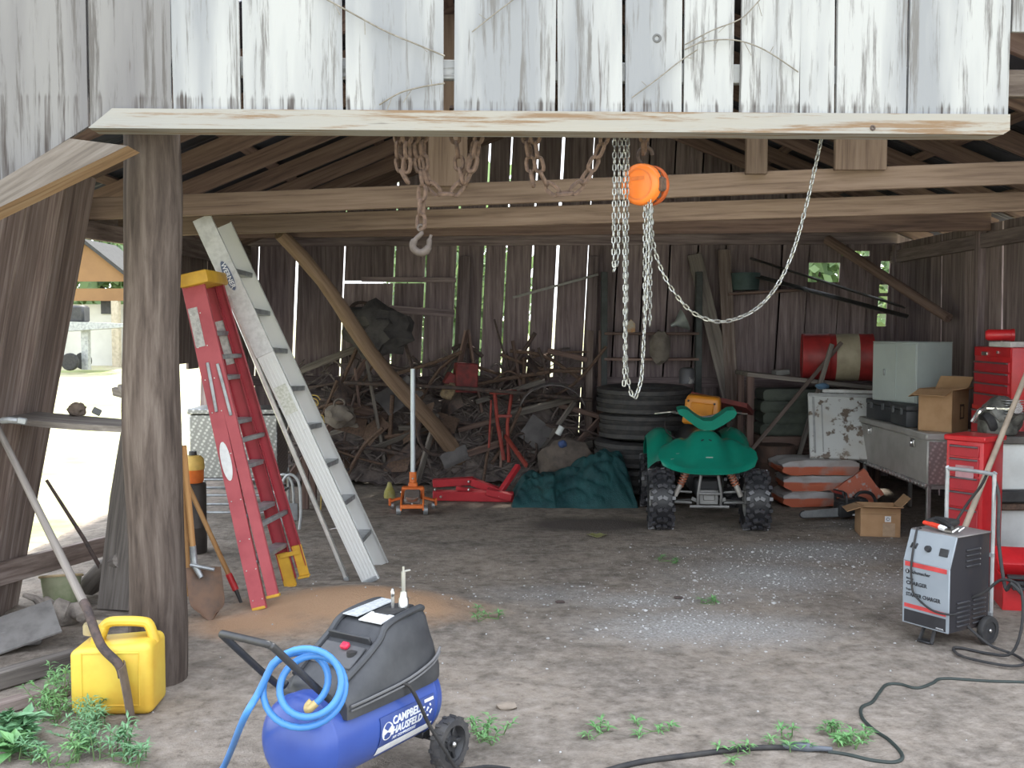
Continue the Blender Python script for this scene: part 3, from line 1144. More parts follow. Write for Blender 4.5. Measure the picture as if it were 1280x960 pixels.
# ------------------------------------------------------------------ compressor
def make_compressor():
    c = V((-.605, 3.97, 0))
    a = V((.547, .837, 0)).normalized()
    yaw = math.atan2(a.y, a.x)
    c.z = zg(c.x, c.y)
    root = thing('air_compressor', 'blue tank air compressor with black shroud and two wheels standing in front', 'compressor', c, yaw)
    F = frame(c, yaw)           # local x along the tank (far end +), y to the left, z up
    blue = plain('blue_enamel', (.04, .085, .34), .32, 0, (.035, .07, .29), 4, spec=.5)
    R, zc, h = .172, .285, .30
    TX = F @ Matrix.Translation((0, 0, zc)) @ Matrix.Rotation(math.pi / 2, 4, 'Y')
    mb = MB()
    pr = []
    for i in range(9):
        t = i / 8 * math.pi / 2
        pr.append((R * math.sin(t), -h - .105 * math.cos(t)))
    pr += [(R + .002, -h + .002), (R + .003, -h + .012), (R, -h + .014), (R, 0), (R, h - .014), (R + .003, h - .012), (R + .002, h - .002)]
    for i in range(9):
        t = (1 - i / 8) * math.pi / 2
        pr.append((R * math.sin(t), h + .105 * math.cos(t)))
    mb.lathe(pr, 40, TX)
    mb.build('tank', blue, root)
    # shroud
    sh, t, b = _mat('scuffed_black_plastic')
    b.inputs['Roughness'].default_value = .5
    cc = ramp(t, nz(t, coords(t), 7, 5, .6), [(.4, (.035, .037, .042)), (.7, (.065, .067, .072))])
    t.links.new(cc, b.inputs['Base Color'])
    mb = MB(F)
    # cross sections along the tank: (x, halfwidth bottom, halfwidth top, top z)
    secs = [(-.235, .165, .115, .455), (-.215, .172, .125, .485), (-.10, .178, .135, .545), (-.005, .180, .135, .60), (.03, .180, .13, .635), (.10, .180, .128, .655), (.24, .178, .122, .665), (.285, .172, .112, .655), (.315, .160, .10, .60), (.335, .150, .095, .50)]
    prev = None
    rings = []
    for (x, wb, wt_, zt) in secs:
        ring = []
        zb0 = .375
        pts = [(-wb, zb0), (-wb, .42), (-wb + .004, .435), (-(wb + wt_) / 2 - .006, (zt + .43) / 2), (-wt_ - .008, zt - .025), (-wt_ + .01, zt), (-wt_ * .4, zt + .004), (wt_ * .4, zt + .004), (wt_ - .01, zt), (wt_ + .008, zt - .025), ((wb + wt_) / 2 + .006, (zt + .43) / 2), (wb - .004, .435), (wb, .42), (wb, zb0)]
        rings.append([mb._v((x, yy, zz)) for yy, zz in pts])
    for A, B in zip(rings, rings[1:]):
        for j in range(len(A) - 1):
            mb._f([A[j], A[j + 1], B[j + 1], B[j]])
    mb._f(rings[0]); mb._f(rings[-1][::-1])
    mb.build('shroud', sh, root, smooth=50)
    # parting ledge round the shroud
    mb = MB(F)
    for s in (-1, 1):
        pts = [(-.225, s * .176, .425), (-.1, s * .184, .43), (.1, s * .187, .44), (.25, s * .184, .47), (.32, s * .165, .50)]
        mb.tube(spline(pts, 4), .0055, 6)
        mb.tube(spline([V(p) - V((0, 0, .016)) for p in pts], 4), .004, 6)
    mb.build('shroud_seam', plain('worn_edge', (.16, .16, .165), .5), root)
    # raised rim around the recessed top, labels, control panel
    def top_z(x):
        for (s0, s1) in zip(secs, secs[1:]):
            if s0[0] <= x <= s1[0]:
                f = (x - s0[0]) / (s1[0] - s0[0])
                return s0[3] + (s1[3] - s0[3]) * f
        return .655
    mb = MB(F)
    for s in (-1, 1):
        pts = [(x, s * (wt_ - .012), zt + .004) for (x, wb, wt_, zt) in secs[1:-2]]
        mb.tube(spline(pts, 3), .014, 8)
    mb.build('shroud_rim', sh, root)
    mb = MB(F); mb.box((.19, -.035, .655), (.17, .085, .035), bev=.008); mb.build('pump_recess', black_rub, root)
    lm = plain('instruction_sticker', (.55, .57, .58), .5, 0, (.36, .38, .40), 55)
    mb = MB(F); mb.box((.155, .066, .6685), (.23, .075, .003), rot=(0, -.055, 0)); mb.build('instruction_sticker', lm, root)
    mb = MB(F); mb.box((.075, -.04, .659), (.08, .115, .004), rot=(0, -.17, 0)); mb.build('blank_sticker', white_label, root)
    mb = MB(F); mb.box((-.03, 0, .598), (.012, .21, .05), rot=(0, -.5, 0), bev=.003); mb.build('panel_step', sh, root)
    mb = MB(F); mb.box((-.10, 0, .552), (.11, .20, .012), rot=(0, -.52, 0), bev=.004); pn = mb.build('control_panel', plain('panel_grey', (.10, .10, .105), .5), root)
    mb = MB(F); mb.box((-.075, -.012, .583), (.03, .035, .022), rot=(0, -.5, 0), bev=.006); mb.build('red_switch', plain('switch_red', (.72, .03, .08), .35), pn)
    mb = MB(F)
    for (yy, xx, r) in ((.055, -.12, .014), (-.06, -.09, .02)):
        mb.lathe([(0, .02), (r, .02), (r, 0), (0, 0)], 16, Matrix.Translation((xx, yy, top_z(xx) + .002)))
    mb.build('knob', black_rub, pn)
    mb = MB(F)
    mb.blob((-.145, .06, .545), (.012, .008, .006), 1); mb.blob((-.15, -.03, .542), (.014, .02, .006), 1)
    mb.box((-.155, -.02, .545), (.02, .05, .012), bev=.004)
    mb.build('coupler', steel, pn)
    # safety valve with ring and the upright outlet
    mb = MB(F)
    mb.lathe([(0, .075), (.014, .075), (.016, .05), (.02, .045), (.022, .0), (0, 0)], 14, Matrix.Translation((.225, -.055, .66)))
    mb.torus((.185, -.032, .735), .014, .005, 16, 6, Matrix.Rotation(math.pi / 2, 4, 'X') @ Matrix.Rotation(.5, 4, 'Y'))
    mb.tube([(.185, -.032, .655), (.185, -.032, .722)], .007, 8)
    mb.build('relief_valve', steel, root)
    mb = MB(F)
    mb.tube([(.225, -.055, .73), (.225, -.055, .815)], .009, 8)
    mb.tube([(.225, -.055, .815), (.225, -.055, .835)], .005, 6)
    mb.tube([(.225, -.055, .815), (.25, -.07, .817)], .004, 6)
    mb.build('outlet_fitting', plain('worn_chrome', (.5, .5, .47), .4, .8), root)
    # push handle at the near end
    mb = MB(F)
    hp = []
    Hx, Hz = -.56, .72
    pts = [(-.25, .125, .47), (-.30, .125, .475), (-.53, .125, .70), (-.555, .115, .725), (-.565, .09, .732), (-.565, -.09, .732), (-.555, -.115, .725), (-.53, -.125, .70), (-.30, -.125, .475), (-.25, -.125, .44)]
    mb.tube(spline(pts, 5), .0135, 10)
    mb.build('push_handle', black_pl, root)
    # wheels
    for s in (-1, 1):
        WX = F @ Matrix.Translation((.33, s * .205, .108)) @ Matrix.Rotation(math.pi / 2 * s, 4, 'X') @ Matrix.Identity(4)
        mb = MB(WX)
        mb.lathe([(.075, -.026), (.1, -.026), (.106, -.016), (.108, 0), (.106, .016), (.1, .026), (.075, .026)], 36, closed=True)
        for k in range(26):
            an = k * 2 * math.pi / 26
            mb.box((.1065 * math.cos(an), .1065 * math.sin(an), .012 * (1 if k % 2 else -1)), (.008, .014, .024), rot=(0, 0, an))
        wl = mb.build('wheel', tyre_rub, root)
        mb = MB(WX)
        mb.lathe([(.0, -.012), (.03, -.014), (.034, -.006), (.06, .002), (.072, -.02), (.077, -.02), (.077, .02), (.072, .02), (.06, .008), (.03, .016), (0, .016)], 30)
        for k in range(5):
            an = k * 2 * math.pi / 5
            mb.box((.045 * math.cos(an), .045 * math.sin(an), -.006), (.05, .016, .012), rot=(0, 0, an), bev=.003)
        mb.build('rim', black_pl, wl)
        mb = MB(WX)
        mb.blob((0, 0, -.022), (.012, .012, .010), 2); mb.blob((0, 0, .022), (.012, .012, .010), 2)
        mb.build('hub_cap', steel, wl)
    mb = MB(F)
    mb.tube([(.33, -.2, .108), (.33, .2, .108)], .010, 8)
    mb.box((.30, 0, .135), (.05, .22, .03), bev=.004)
    mb.build('axle', black_pl, root)
    mb = MB(F)
    for s in (-1, 1):
        mb.box((-.25, s * .10, .075), (.05, .03, .15), bev=.004)
        mb.box((-.25, s * .10, .012), (.07, .05, .024), bev=.006)
    mb.bar((-.25, -.1, .13), (-.25, .1, .13), .04, .02)
    mb.build('front_foot', black_rub, root)
    # maker's plate wrapped on the tank side facing out
    def wrap(x, th, off=.0):
        r = R + off
        return V((x, -r * math.sin(th), zc + r * math.cos(th)))
    def patch(x0, x1, t0, t1, off, name, mat, parent, round_=False):
        mb = MB(F)
        mb.grid(lambda u, v: wrap(x0 + (x1 - x0) * u, t0 + (t1 - t0) * v, off), 10, 8, .0015)
        return mb.build(name, mat, parent)
    T0, T1 = math.radians(76), math.radians(125)
    pl = patch(-.06, .27, T0, math.radians(114), .0025, 'maker_plate', plain('plate_blue', (.05, .085, .28), .4), root)
    patch(-.06, .27, math.radians(115.5), math.radians(128), .0025, 'plate_band', white_label, pl)
    mb = MB(F)
    ring = []
    mbc = mb._v(wrap(-.02, math.radians(96), .0042))
    for k in range(20):
        an = k * 2 * math.pi / 20
        ring.append(mb._v(wrap(-.02 + .033 * math.cos(an), math.radians(96) + .20 * math.sin(an), .0042)))
    for k in range(20):
        mb._f([mbc, ring[k], ring[(k + 1) % 20]])
    mb.build('plate_disc', white_label, pl)
    patch(.205, .262, math.radians(79), math.radians(83), .0042, 'plate_mark', white_label, pl)
    mb = MB(F)
    for k in range(9):
        q = wrap(.2 + .02 * (k % 3) + .006 * (k % 2), math.radians(88 + 5 * (k // 3) + 3 * (k % 2)), .004)
        mb.box(q, (.011, .002, .007), rot=(math.radians(0), .5 * k, 0))
    mb.build('plate_sparks', white_ink, pl)
    for body, th, sz, x in (('CAMPBELL', 86.5, .042, .098), ('HAUSFELD', 99, .042, .098), ('AIR COMPRESSORS', 109, .018, .085)):
        o = wrap(x, math.radians(th), .0045)
        nrm = V((0, -math.sin(math.radians(th)), math.cos(math.radians(th))))
        xl = V((1, 0, 0))
        yl = nrm.cross(xl)
        text_mesh('lettering', body, sz, F @ basis(xl, yl, nrm, o), white_ink, pl, bold=.0012 if sz > .03 else .0, shear=.12, sx=.92)
    # power lead that drops from the shroud across the plate to the ground
    mb = MB(F)
    pts = [(.06, -.182, .43), (.085, -.20, .41), (.12, -.215, .34), (.17, -.225, .24), (.235, -.255, .12), (.30, -.26, .03), (.36, -.28, .008), (.42, -.33, .008), (.45, -.42, .008)]
    mb.tube(spline(pts, 5), .0075, 8)
    mb.build('power_lead', black_rub, root)
    # blue hose coiled over the handle
    HO = plain('hose_blue', (.065, .25, .62), .38, 0, (.055, .21, .54), 6)
    tail = GZ(288, 955)
    hr = thing('air_hose', 'light blue air hose coiled over the handle of the blue compressor', 'hose', tail)
    Fi = F
    mb = MB()
    pts = []
    base = F @ V((-.33, 0, .50))
    # loops lie tilted over the handle arms
    u = V((1, .0, 0.0)).normalized()
    v_ = V((0.05, .35, .93)).normalized()
    cen = P(380, 858, 3.56)
    nn = u.cross(v_)
    tot = 2.55
    for i in range(76):
        s = i / 75
        an = math.radians(150) - s * tot * 2 * math.pi
        r = .130 - .018 * math.sin(s * 7.0) - .02 * s
        ctr = cen + nn * (.03 - .075 * s) + u * (.03 * math.sin(s * 5)) + v_ * (.012 * math.cos(s * 6))
        pts.append(ctr + u * (r * math.cos(an) * 1.0) + v_ * (r * .95 * math.sin(an)))
    end = pts[0]
    tailpts = [tail + V((-.05, -.35, .01)), tail + V((-.01, -.10, .012)), P(304, 900, 3.56), P(322, 868, 3.56), end]
    mb.tube(spline(tailpts, 6)[:-1] + pts, .0125, 10)
    mb.build('hose', HO, hr)
    mb = MB()
    e = pts[-1]
    d = (pts[-1] - pts[-2]).normalized()
    mb.tube(spline([e - d * .005, e + d * .03, e + d * .05 + V((.01, .02, .02)), e + d * .06 + V((.03, .03, .04))], 4), .0145, 10)
    mb.build('hose_end', plain('brass_yellow', (.62, .47, .20), .45, .2), hr)
make_compressor()
# ------------------------------------------------------------------ chains and hoist
def link(mb, c, t, n, L, W, r, k=10, m=5):
    t, n = V(t).normalized(), V(n).normalized()
    hw, hl = W / 2 - r, L / 2 - W / 2
    pts = []
    for i in range(k // 2 + 1):
        a = -math.pi / 2 + math.pi * i / (k // 2)
        pts.append(V(c) + t * (hl + hw * math.cos(a)) + n * (hw * math.sin(a)))
    for i in range(k // 2 + 1):
        a = math.pi / 2 + math.pi * i / (k // 2)
        pts.append(V(c) + t * (-hl + hw * math.cos(a)) + n * (hw * math.sin(a)))
    mb.tube(pts, r, m, closed=True)
def resample(pts, step):
    out = [pts[0]]
    acc = 0.0
    for a, b in zip(pts, pts[1:]):
        L = (b - a).length
        if L < 1e-9: continue
        d = step - acc
        while d <= L:
            out.append(a.lerp(b, d / L))
            d += step
        acc = L - (d - step)
    return out
def chain(mb, pts, L, W, r, tw=0.0, seed=0):
    ps = resample([V(p) for p in pts], L - 2 * r * 1.15)
    rnd = random.Random(seed)
    for i in range(len(ps) - 1):
        a, b = ps[i], ps[i + 1]
        t = (b - a).normalized()
        ref = V((.25, -1, .1))
        n1 = t.cross(ref)
        if n1.length < .1: n1 = t.cross(V((1, 0, 0)))
        n1.normalize()
        n2 = t.cross(n1)
        an = (i % 2) * math.pi / 2 + .55 + tw * rnd.uniform(-1, 1)
        link(mb, (a + b) / 2, t, n1 * math.cos(an) + n2 * math.sin(an), L, W, r)
def make_rusty_chain():
    Y = 5.19
    root = thing('rusty_chain', 'heavy rusty chain looped over the front beam with an open hook on its free end', 'chain', P(525, 310, Y))
    Lk = (.096, .062, .0105)
    def up(px, y=Y):   # the place where it goes over the beam
        p = P(px, 168, y); return p
    runs = [
        [P(498, 160, Y), P(499, 205, Y), P(508, 222, Y - .03), P(510, 232, Y - .03)],
        [P(509, 160, Y - .04), P(509, 200, Y - .04), P(506, 226, Y - .03)],
        [P(518, 160, Y), P(523, 200, Y), P(528, 226, Y - .01), P(527, 250, Y - .02), P(526, 290, Y - .02), P(526, 296, Y - .02)],
        [P(530, 160, Y + .03), P(528, 190, Y), P(534, 226, Y), P(550, 243, Y), P(566, 243, Y), P(580, 226, Y), P(590, 200, Y), P(595, 172, Y), P(606, 168, Y)],
        [P(567, 160, Y + .04), P(572, 190, Y + .04), P(576, 220, Y), P(582, 236, Y - .02)],
        [P(600, 160, Y - .04), P(594, 195, Y - .04), P(584, 228, Y - .04)],
        [P(656, 160, Y), P(662, 195, Y), P(665, 228, Y), P(670, 236, Y)],
        [P(668, 160, Y - .03), P(672, 200, Y - .03), P(680, 226, Y), P(694, 241, Y), P(710, 243, Y), P(727, 230, Y), P(742, 205, Y), P(756, 172, Y), P(760, 160, Y)],
        [P(806, 160, Y + .10), P(805, 178, Y + .15), P(805, 202, Y + .22)],
    ]
    for i, r in enumerate(runs):
        mb = MB()
        chain(mb, spline(r, 6), *Lk, tw=.3, seed=i)
        mb.build('chain_run', rust, root)
    # lengths lying over the top of the beam
    for px in (498, 509, 520, 531, 567, 600, 656, 668, 758, 806):
        a = P(px, 168, Y)
        mb = MB()
        chain(mb, [a, a + V((0, -.01, .10)), a + V((.01, -.09, .13))], *Lk, seed=px)
        mb.build('chain_run', rust, root)
    # hook
    mb = MB()
    c = P(526, 298, Y - .02)
    s = .0043
    def h(x, y): return c + V((x * s, 0, -(y) * s))
    pts = [h(0, -12), h(1, -6), h(-5, 0), h(-9, 6), h(-8, 12), h(-2, 16), h(5, 15), h(9, 9), h(10, 2), h(12, -4)]
    mb.tube(spline(pts, 4), [.008] * 4 + [.012] * 6 + [.018] * 12 + [.02] * 6 + [.014] * 5 + [.008] * 4, 10)
    mb.torus(h(0, -12), .014, .007, 14, 6, Matrix.Rotation(math.pi / 2, 4, 'X'))
    mb.build('hook', plain('rusty_hook', (.105, .085, .075), .75, 0, (.075, .06, .052), 20), root)
make_rusty_chain()
def make_hoist():
    Y = 5.40
    c = P(804, 231, Y)
    ax = V((-.58, -.8, -.05)).normalized()     # axis towards the near disc
    root = thing('chain_hoist', 'orange chain hoist hanging from the front beam with bright steel chains', 'hoist', c)
    sx = ax.cross(UP).normalized()
    sz = sx.cross(ax).normalized()
    M0 = basis(sx, sz, ax, c)
    mb = MB(M0)
    mb.lathe([(0, .055), (.085, .055), (.098, .050), (.105, .040), (.107, .012), (.107, .0), (0, 0)], 40)
    nr = mb.build('gear_cover', hoist_orange, root)
    mb = MB(M0)
    mb.lathe([(.072, .0555), (.080, .0555), (.080, .058), (.072, .058)], 40, closed=True)
    mb.box((0, .03, .0555), (.075, .02, .004))
    mb.build('cover_ridge', plain('orange_shade', (.78, .20, .04), .5), nr)
    mb = MB(M0)
    mb.lathe([(0, -.005), (.088, -.005), (.092, -.012), (.086, -.022), (.092, -.034), (.088, -.04), (0, -.04)], 40)
    for k in range(18):
        an = k * math.pi / 9
        mb.box((.094 * math.cos(an), .094 * math.sin(an), -.022), (.014, .012, .03), rot=(0, 0, an))
    mb.build('chain_wheel', rust_dark, root)
    mb = MB(M0)
    mb.lathe([(0, -.055), (.100, -.055), (.104, -.06), (.104, -.09), (.096, -.10), (0, -.10)], 40)
    mb.build('hand_wheel_cover', plain('dull_orange', (.62, .13, .03), .55), root)
    mb = MB(M0)
    mb.box((0, 0, -.03), (.15, .14, .09), bev=.01)
    mb.box((-.10, -.005, -.0), (.05, .07, .05), bev=.01)
    mb.build('frame', rust, root)
    # top hook up to the rusty chain
    mb = MB()
    tp = c + V((.01, .03, .10))
    top = P(805, 198, Y)
    pts = [tp, tp + V((-.03, 0, .03)), tp + V((-.028, 0, .075)), tp + V((.0, 0, .095)), tp + V((.03, 0, .085)), tp + V((.04, 0, .055))]
    mb.tube(spline(pts, 4), .010, 8)
    mb.build('top_hook', rust_dark, root)
    # chains
    shiny = plain('zinc_chain', (.42, .43, .41), .35, .8, (.22, .22, .21), 60)
    Ls = (.040, .024, .0042)
    mb = MB()
    Z = Y - .02
    def run(pp, y=Y, tw=.35, seed=1):
        chain(mb, spline([P(a, b, y) for a, b in pp], 8), *Ls, tw=tw, seed=seed)
    run([(768, 160), (768, 230), (767, 290), (767, 325), (769, 338)], Y - .10, seed=2)
    run([(775, 160), (774, 230), (773, 300), (772, 325), (766, 341)], Y - .08, seed=3)
    mb.build('spare_chain', shiny, root)
    mb = MB()
    run([(780, 160), (780, 260), (781, 360), (781, 440), (780, 484)], Y - .09, seed=4)
    run([(785, 160), (784, 260), (783, 360), (782, 440), (786, 480), (792, 499), (797, 490), (802, 470), (805, 420), (808, 360), (810, 300), (812, 246)], Y - .06, seed=5)
    mb.build('hand_chain', shiny, root)
    mb = MB()
    run([(806, 250), (806, 300), (806, 350), (806, 414)], Y - .02, seed=6)
    run([(813, 246), (813, 300), (813, 350), (812, 412)], Y + .0, seed=7)
    run([(814, 244), (816, 300), (828, 340), (846, 370), (868, 392), (896, 402), (922, 398), (948, 384), (972, 356), (990, 318), (1004, 272), (1016, 222), (1027, 172), (1029, 160)], Y + .0, tw=.2, seed=8)
    mb.build('load_chain', shiny, root)
make_hoist()

# dry vine stems over the front boards
def vine(pp, lab, r=.004):
    mb = MB()
    pts = spline([PF(a, b, -.045 - .01 * (i % 2)) for i, (a, b) in enumerate(pp)], 6)
    mb.tube(pts, r, 6)
    for i in range(4, len(pts) - 2, 5):
        q = pts[i]
        mb.tube([q, q + V((R_.uniform(-.05, .05), -.006, R_.uniform(-.07, .03)))], r * .5, 5)
    tag(mb.build('dry_vine', plain('dry_vine', (.15, .135, .11), .8, 0, (.24, .22, .19), 30)), lab, 'vine', None)
vine([(395, -8), (432, 12), (480, 38), (520, 55), (556, 70)], 'dry vine slanting down across the boards above the rusty chain, ending at the wide gap')
vine([(474, 131), (500, 116), (530, 108), (556, 104)], 'short dry vine low on the boards just left of the wide gap')
vine([(590, 40), (620, 16), (652, -8)], 'dry vine climbing the board right of the wide gap', .003)
vine([(856, 62), (880, 52), (918, 50), (955, 62), (998, 90)], 'arched dry vine crossing the narrow dark gap above the loose chain end', .0035)
vine([(856, 56), (890, 38), (925, 24), (945, 5), (956, -8)], 'dry vine sweeping up over the narrow dark gap to the top', .003)
vine([(790, 122), (820, 100), (848, 78), (872, 62)], 'thin dry vine below the knot hole, rising to the right', .003)
# knot hole ring on the board
mb = MB()
q = PF(821, 48, -.024)
mb.torus(q, .016, .007, 16, 6, Matrix.Rotation(math.pi / 2, 4, 'X'))
mb.blob(q + V((0, .004, 0)), (.014, .006, .014), 1)
tag(mb.build('bolt_head', plain('bolt_dark', (.12, .12, .12), .6, .3)), 'round bolt head set in a white board above the orange hoist', 'bolt')
mb = MB()
q = P(1091, 161, 5.345)
q = PF(1091, 160, -.052)
mb.torus(q, .009, .005, 14, 6, Matrix.Rotation(math.pi / 2, 4, 'X'))
tag(mb.build('nail_head', rust_dark), 'dark nail head near the right end of the white header board', 'nail')

# ------------------------------------------------------------------ left side clutter
def make_left_shelf():
    mb = MB()
    a0, a1 = V((-3.10, 6.25, 1.24)), V((-1.93, 5.42, 1.245))
    d = a1 - a0
    n = V((d.y, -d.x, 0)).normalized()
    if n.y > 0: n = -n
    poly = []
    for i in range(13):
        f = i / 12
        poly.append((f * d.length, -(.02 + .11 * math.sin(f * math.pi) ** .8)))
    poly += [(d.length, .20), (0, .24)]
    x = d.normalized()
    mb.prism(poly, .032, basis(x, -n, V((0, 0, 1)), a0))
    o = tag(mb.build('wall_shelf', grey_wood), 'grey bowed board shelf wedged between the left wall and the round post', 'shelf')
    top = 1.278
    mb = MB(); p = G(96, 519, top); mb.blob(p + V((0, 0, .035)), (.052, .042, .042), 3, .35, 2.0, 3)
    tag(mb.build('stone', plain('brown_stone', (.17, .13, .10), .9, 0, (.11, .085, .07), 14, bmp=.4)), 'rough brown lump sitting on the grey wall shelf', 'stone')
    mb = MB(); p = G(121, 519, top); mb.box(p + V((0, 0, .022)), (.05, .035, .036), rot=(.1, .5, .4), bev=.004)
    tag(mb.build('small_box', plain('slate_box', (.16, .165, .16), .6)), 'small dark box on the wall shelf just right of the brown lump', 'box')
    mb = MB(); p = G(24, 531, top); mb.box(p + V((.015, 0, .02)), (.05, .03, .035), rot=(0, .2, .3), bev=.006); mb.tube([p + V((-.10, .02, .02)), p + V((-.05, 0, .025)), p + V((0, 0, .02))], .018, 8)
    tag(mb.build('metal_fitting', grey_steel), 'bright metal fitting at the left end of the grey wall shelf', 'fitting')
    mb = MB()
    a = V((-1.99, 5.5, 1.37)); mb.bar(P(143, 489, 5.55), P(162, 494, 5.45), .03, .045, up=(0, -.3, 1)); mb.bar(P(150, 482, 5.50), P(163, 502, 5.42), .03, .025)
    tag(mb.build('wood_scrap', grey_wood), 'broken grey wood scrap nailed to the round post above the wall shelf', 'wood scrap')
make_left_shelf()
# broad grey slab leaning behind the post
mb = MB()
Y = 6.55
lo = [P(120, 712, Y), P(166, 735, Y - .1), P(170, 535, Y + .28), P(148, 530, Y + .3)]
lo[0].z = lo[1].z = .0
off = V((.015, .04, .01))
x = (lo[3] - lo[0]).normalized(); yv = (lo[1] - lo[0]).normalized(); zv = x.cross(yv).normalized(); yv = zv.cross(x)
L = (lo[3] - lo[0]).length
mb.prism([(0, 0), (0, .25), (L, .19), (L, .03), (L * .6, .0)], .035, basis(x, yv, zv, lo[0]))
tag(mb.build('slab_board', grey_wood), 'wide grey slab of wood leaning just behind the left edge of the round post', 'board')

# scrap on the ground by the left wall
mb = MB()
a, b = GZ(-30, 870), GZ(100, 832)
mb.bar(a + V((0, 0, .05)), b + V((0, 0, .05)), .09, .09, up=(0, .1, 1), bev=.008)
tag(mb.build('timber', grey_wood), 'squared grey timber on the ground running up to the yellow jug', 'timber')
mb = MB()
a, b = GZ(-40, 905), GZ(84, 868)
mb.bar(a + V((0, 0, .03)), b + V((0, 0, .03)), .08, .06, up=(0, .1, 1), bev=.008)
tag(mb.build('timber', barn_side), 'lower darker timber half hidden by weeds in front of the squared grey one', 'timber')
mb = MB()
a = G(28, 812)
mb.box(a + V((-.05, .05, .10)), (.42, .30, .012), rot=(.42, -.25, .5))
mb.box(a + V((-.10, .12, .05)), (.3, .2, .09), rot=(0, 0, .3), bev=.01)
tag(mb.build('tin_sheet', plain('grey_tin', (.27, .26, .25), .7, .2, (.19, .18, .175), 9)), 'bent grey tin sheet lying against the left wall left of the driftwood', 'tin sheet')
mb = MB()
a, b = GZ(46, 774), GZ(104, 782)
pts = [a.lerp(b, i / 8) + V((0, .03 * math.sin(i * 1.3), .07 + .02 * math.sin(i * 2.0))) for i in range(9)]
mb.tube(pts, [.03, .06, .07, .062, .075, .08, .07, .055, .03], 10)
mb.tube([pts[2], pts[2] + V((-.06, -.05, .10)), pts[2] + V((-.12, -.08, .13))], [.03, .022, .012], 8)
tag(mb.build('driftwood', plain('driftwood_grey', (.34, .30, .26), .9, 0, (.20, .175, .155), 16, bmp=.5)), 'gnarled pale driftwood chunk on the ground behind the yellow jug', 'wood chunk')
g = GZ(66, 760)
root = thing('mossy_tub', 'green stained plastic tub tipped against the left wall behind the driftwood', 'tub', g + V((0, .12, 0)))
mb = MB(frame(g + V((0, .12, .0)), .3, -.25))
mb.lathe([(0, 0), (.10, 0), (.125, .17), (.13, .18), (.12, .178), (.095, .01), (0, .01)], 24)
mb.build('body', plain('mossy_plastic', (.30, .31, .20), .8, 0, (.18, .22, .11), 8), root)
mb = MB(frame(g + V((0, .12, .0)), .3, -.25))
mb.torus((0, 0, .18), .130, .009, 24, 6)
mb.build('rim', plain('rim_tan', (.50, .38, .22), .7), root)
mb = MB()
a, b = GZ(112, 742), P(150, 700, 6.6)
mb.tube([a + V((0, 0, .06)), a.lerp(b, .5) + V((0, 0, .06)), b], [.07, .065, .05], 10)
tag(mb.build('log_chunk', grey_wood), 'short grey log propped up between the leaning rod and the round post', 'log')

# orange cooler on a dark drum behind the post
g = GZ(243, 690)
root = thing('steel_drum', 'dark steel keg under the orange water cooler behind the round post', 'keg', g)
zt = P(243, 603, g.y).z
mb = MB(frame(g))
mb.lathe([(0, 0), (.095, 0), (.10, .01), (.10, .2), (.104, .21), (.10, .22), (.10, zt - .01), (.09, zt), (0, zt)], 24)
mb.build('body', plain('keg_dark', (.07, .06, .055), .5, .3), root)
gc = V((g.x, g.y, zt))
root = thing('water_cooler', 'small orange and yellow water cooler sitting on the dark keg behind the post', 'cooler', gc)
mb = MB(frame(gc))
mb.lathe([(0, 0), (.075, 0), (.082, .02), (.084, .10), (.088, .105)], 24)
mb.build('body', orange_paint, root)
mb = MB(frame(gc))
mb.lathe([(.088, .105), (.09, .13), (.084, .19), (.06, .215), (0, .22)], 24)
mb.build('lid', plain('cooler_yellow', (.72, .47, .12), .5), root)
mb = MB(frame(gc))
mb.lathe([(0, .25), (.03, .25), (.032, .22), (0, .22)], 16)
mb.build('cap', black_pl, root)

# diamond plate truck box standing on a tube rack
def diamond(name, hi=(.50, .51, .52), lo=(.22, .225, .23)):
    m, t, b = _mat(name)
    b.inputs['Metallic'].default_value = .85
    b.inputs['Roughness'].default_value = .38
    v = coords(t, None, (30, 30, 30))
    br = N(t, 'ShaderNodeTexVoronoi')
    br.inputs['Scale'].default_value = 1.0
    mp = N(t, 'ShaderNodeMapping')
    mp.inputs['Rotation'].default_value = (.78, .78, .78)
    t.links.new(v, mp.inputs[0]); t.links.new(mp.outputs[0], br.inputs['Vector'])
    br.inputs['Randomness'].default_value = .0
    c = ramp(t, br.outputs['Distance'], [(.15, hi), (.5, lo)])
    t.links.new(c, b.inputs['Base Color'])
    bump(t, b, br.outputs['Distance'], -.9, .01)
    return m
tread = diamond('tread_plate')
tread_bright = diamond('bright_tread_plate', (.85, .85, .85), (.5, .5, .5))
g = GZ(282, 652)
X0, X1 = P(236, 560, g.y).x, P(346, 560, g.y).x
zb1, zt1 = .40, P(282, 512, g.y).z
root = thing('tread_plate_box', 'tread plate tool box on a tube rack seen between the rails of the red ladder', 'tool box', g + V((0, .25, 0)))
cx, wx = (X0 + X1) / 2, X1 - X0
mb = MB(); mb.box((cx, g.y + .25, (zb1 + zt1 - .05) / 2), (wx, .45, zt1 - zb1 - .05), bev=.008); mb.build('body', tread, root)
mb = MB(); mb.box((cx, g.y + .25, zt1 - .02), (wx + .03, .48, .05), bev=.008); mb.build('lid', tread, root)
mb = MB()
for xx in (X0, X1):
    for yy in (g.y + .03, g.y + .47):
        mb.tube([(xx, yy, zg(xx, yy)), (xx, yy, zb1 + .04)], .014, 8)
for zz in (.08, .24, zb1 - .014):
    for xx in (X0, X1):
        mb.tube([(xx, g.y + .03, zz), (xx, g.y + .47, zz)], .012, 8)
    for yy in (g.y + .03, g.y + .47):
        mb.tube([(X0, yy, zz), (X1, yy, zz)], .012, 8)
mb.build('rack', grey_steel, root)
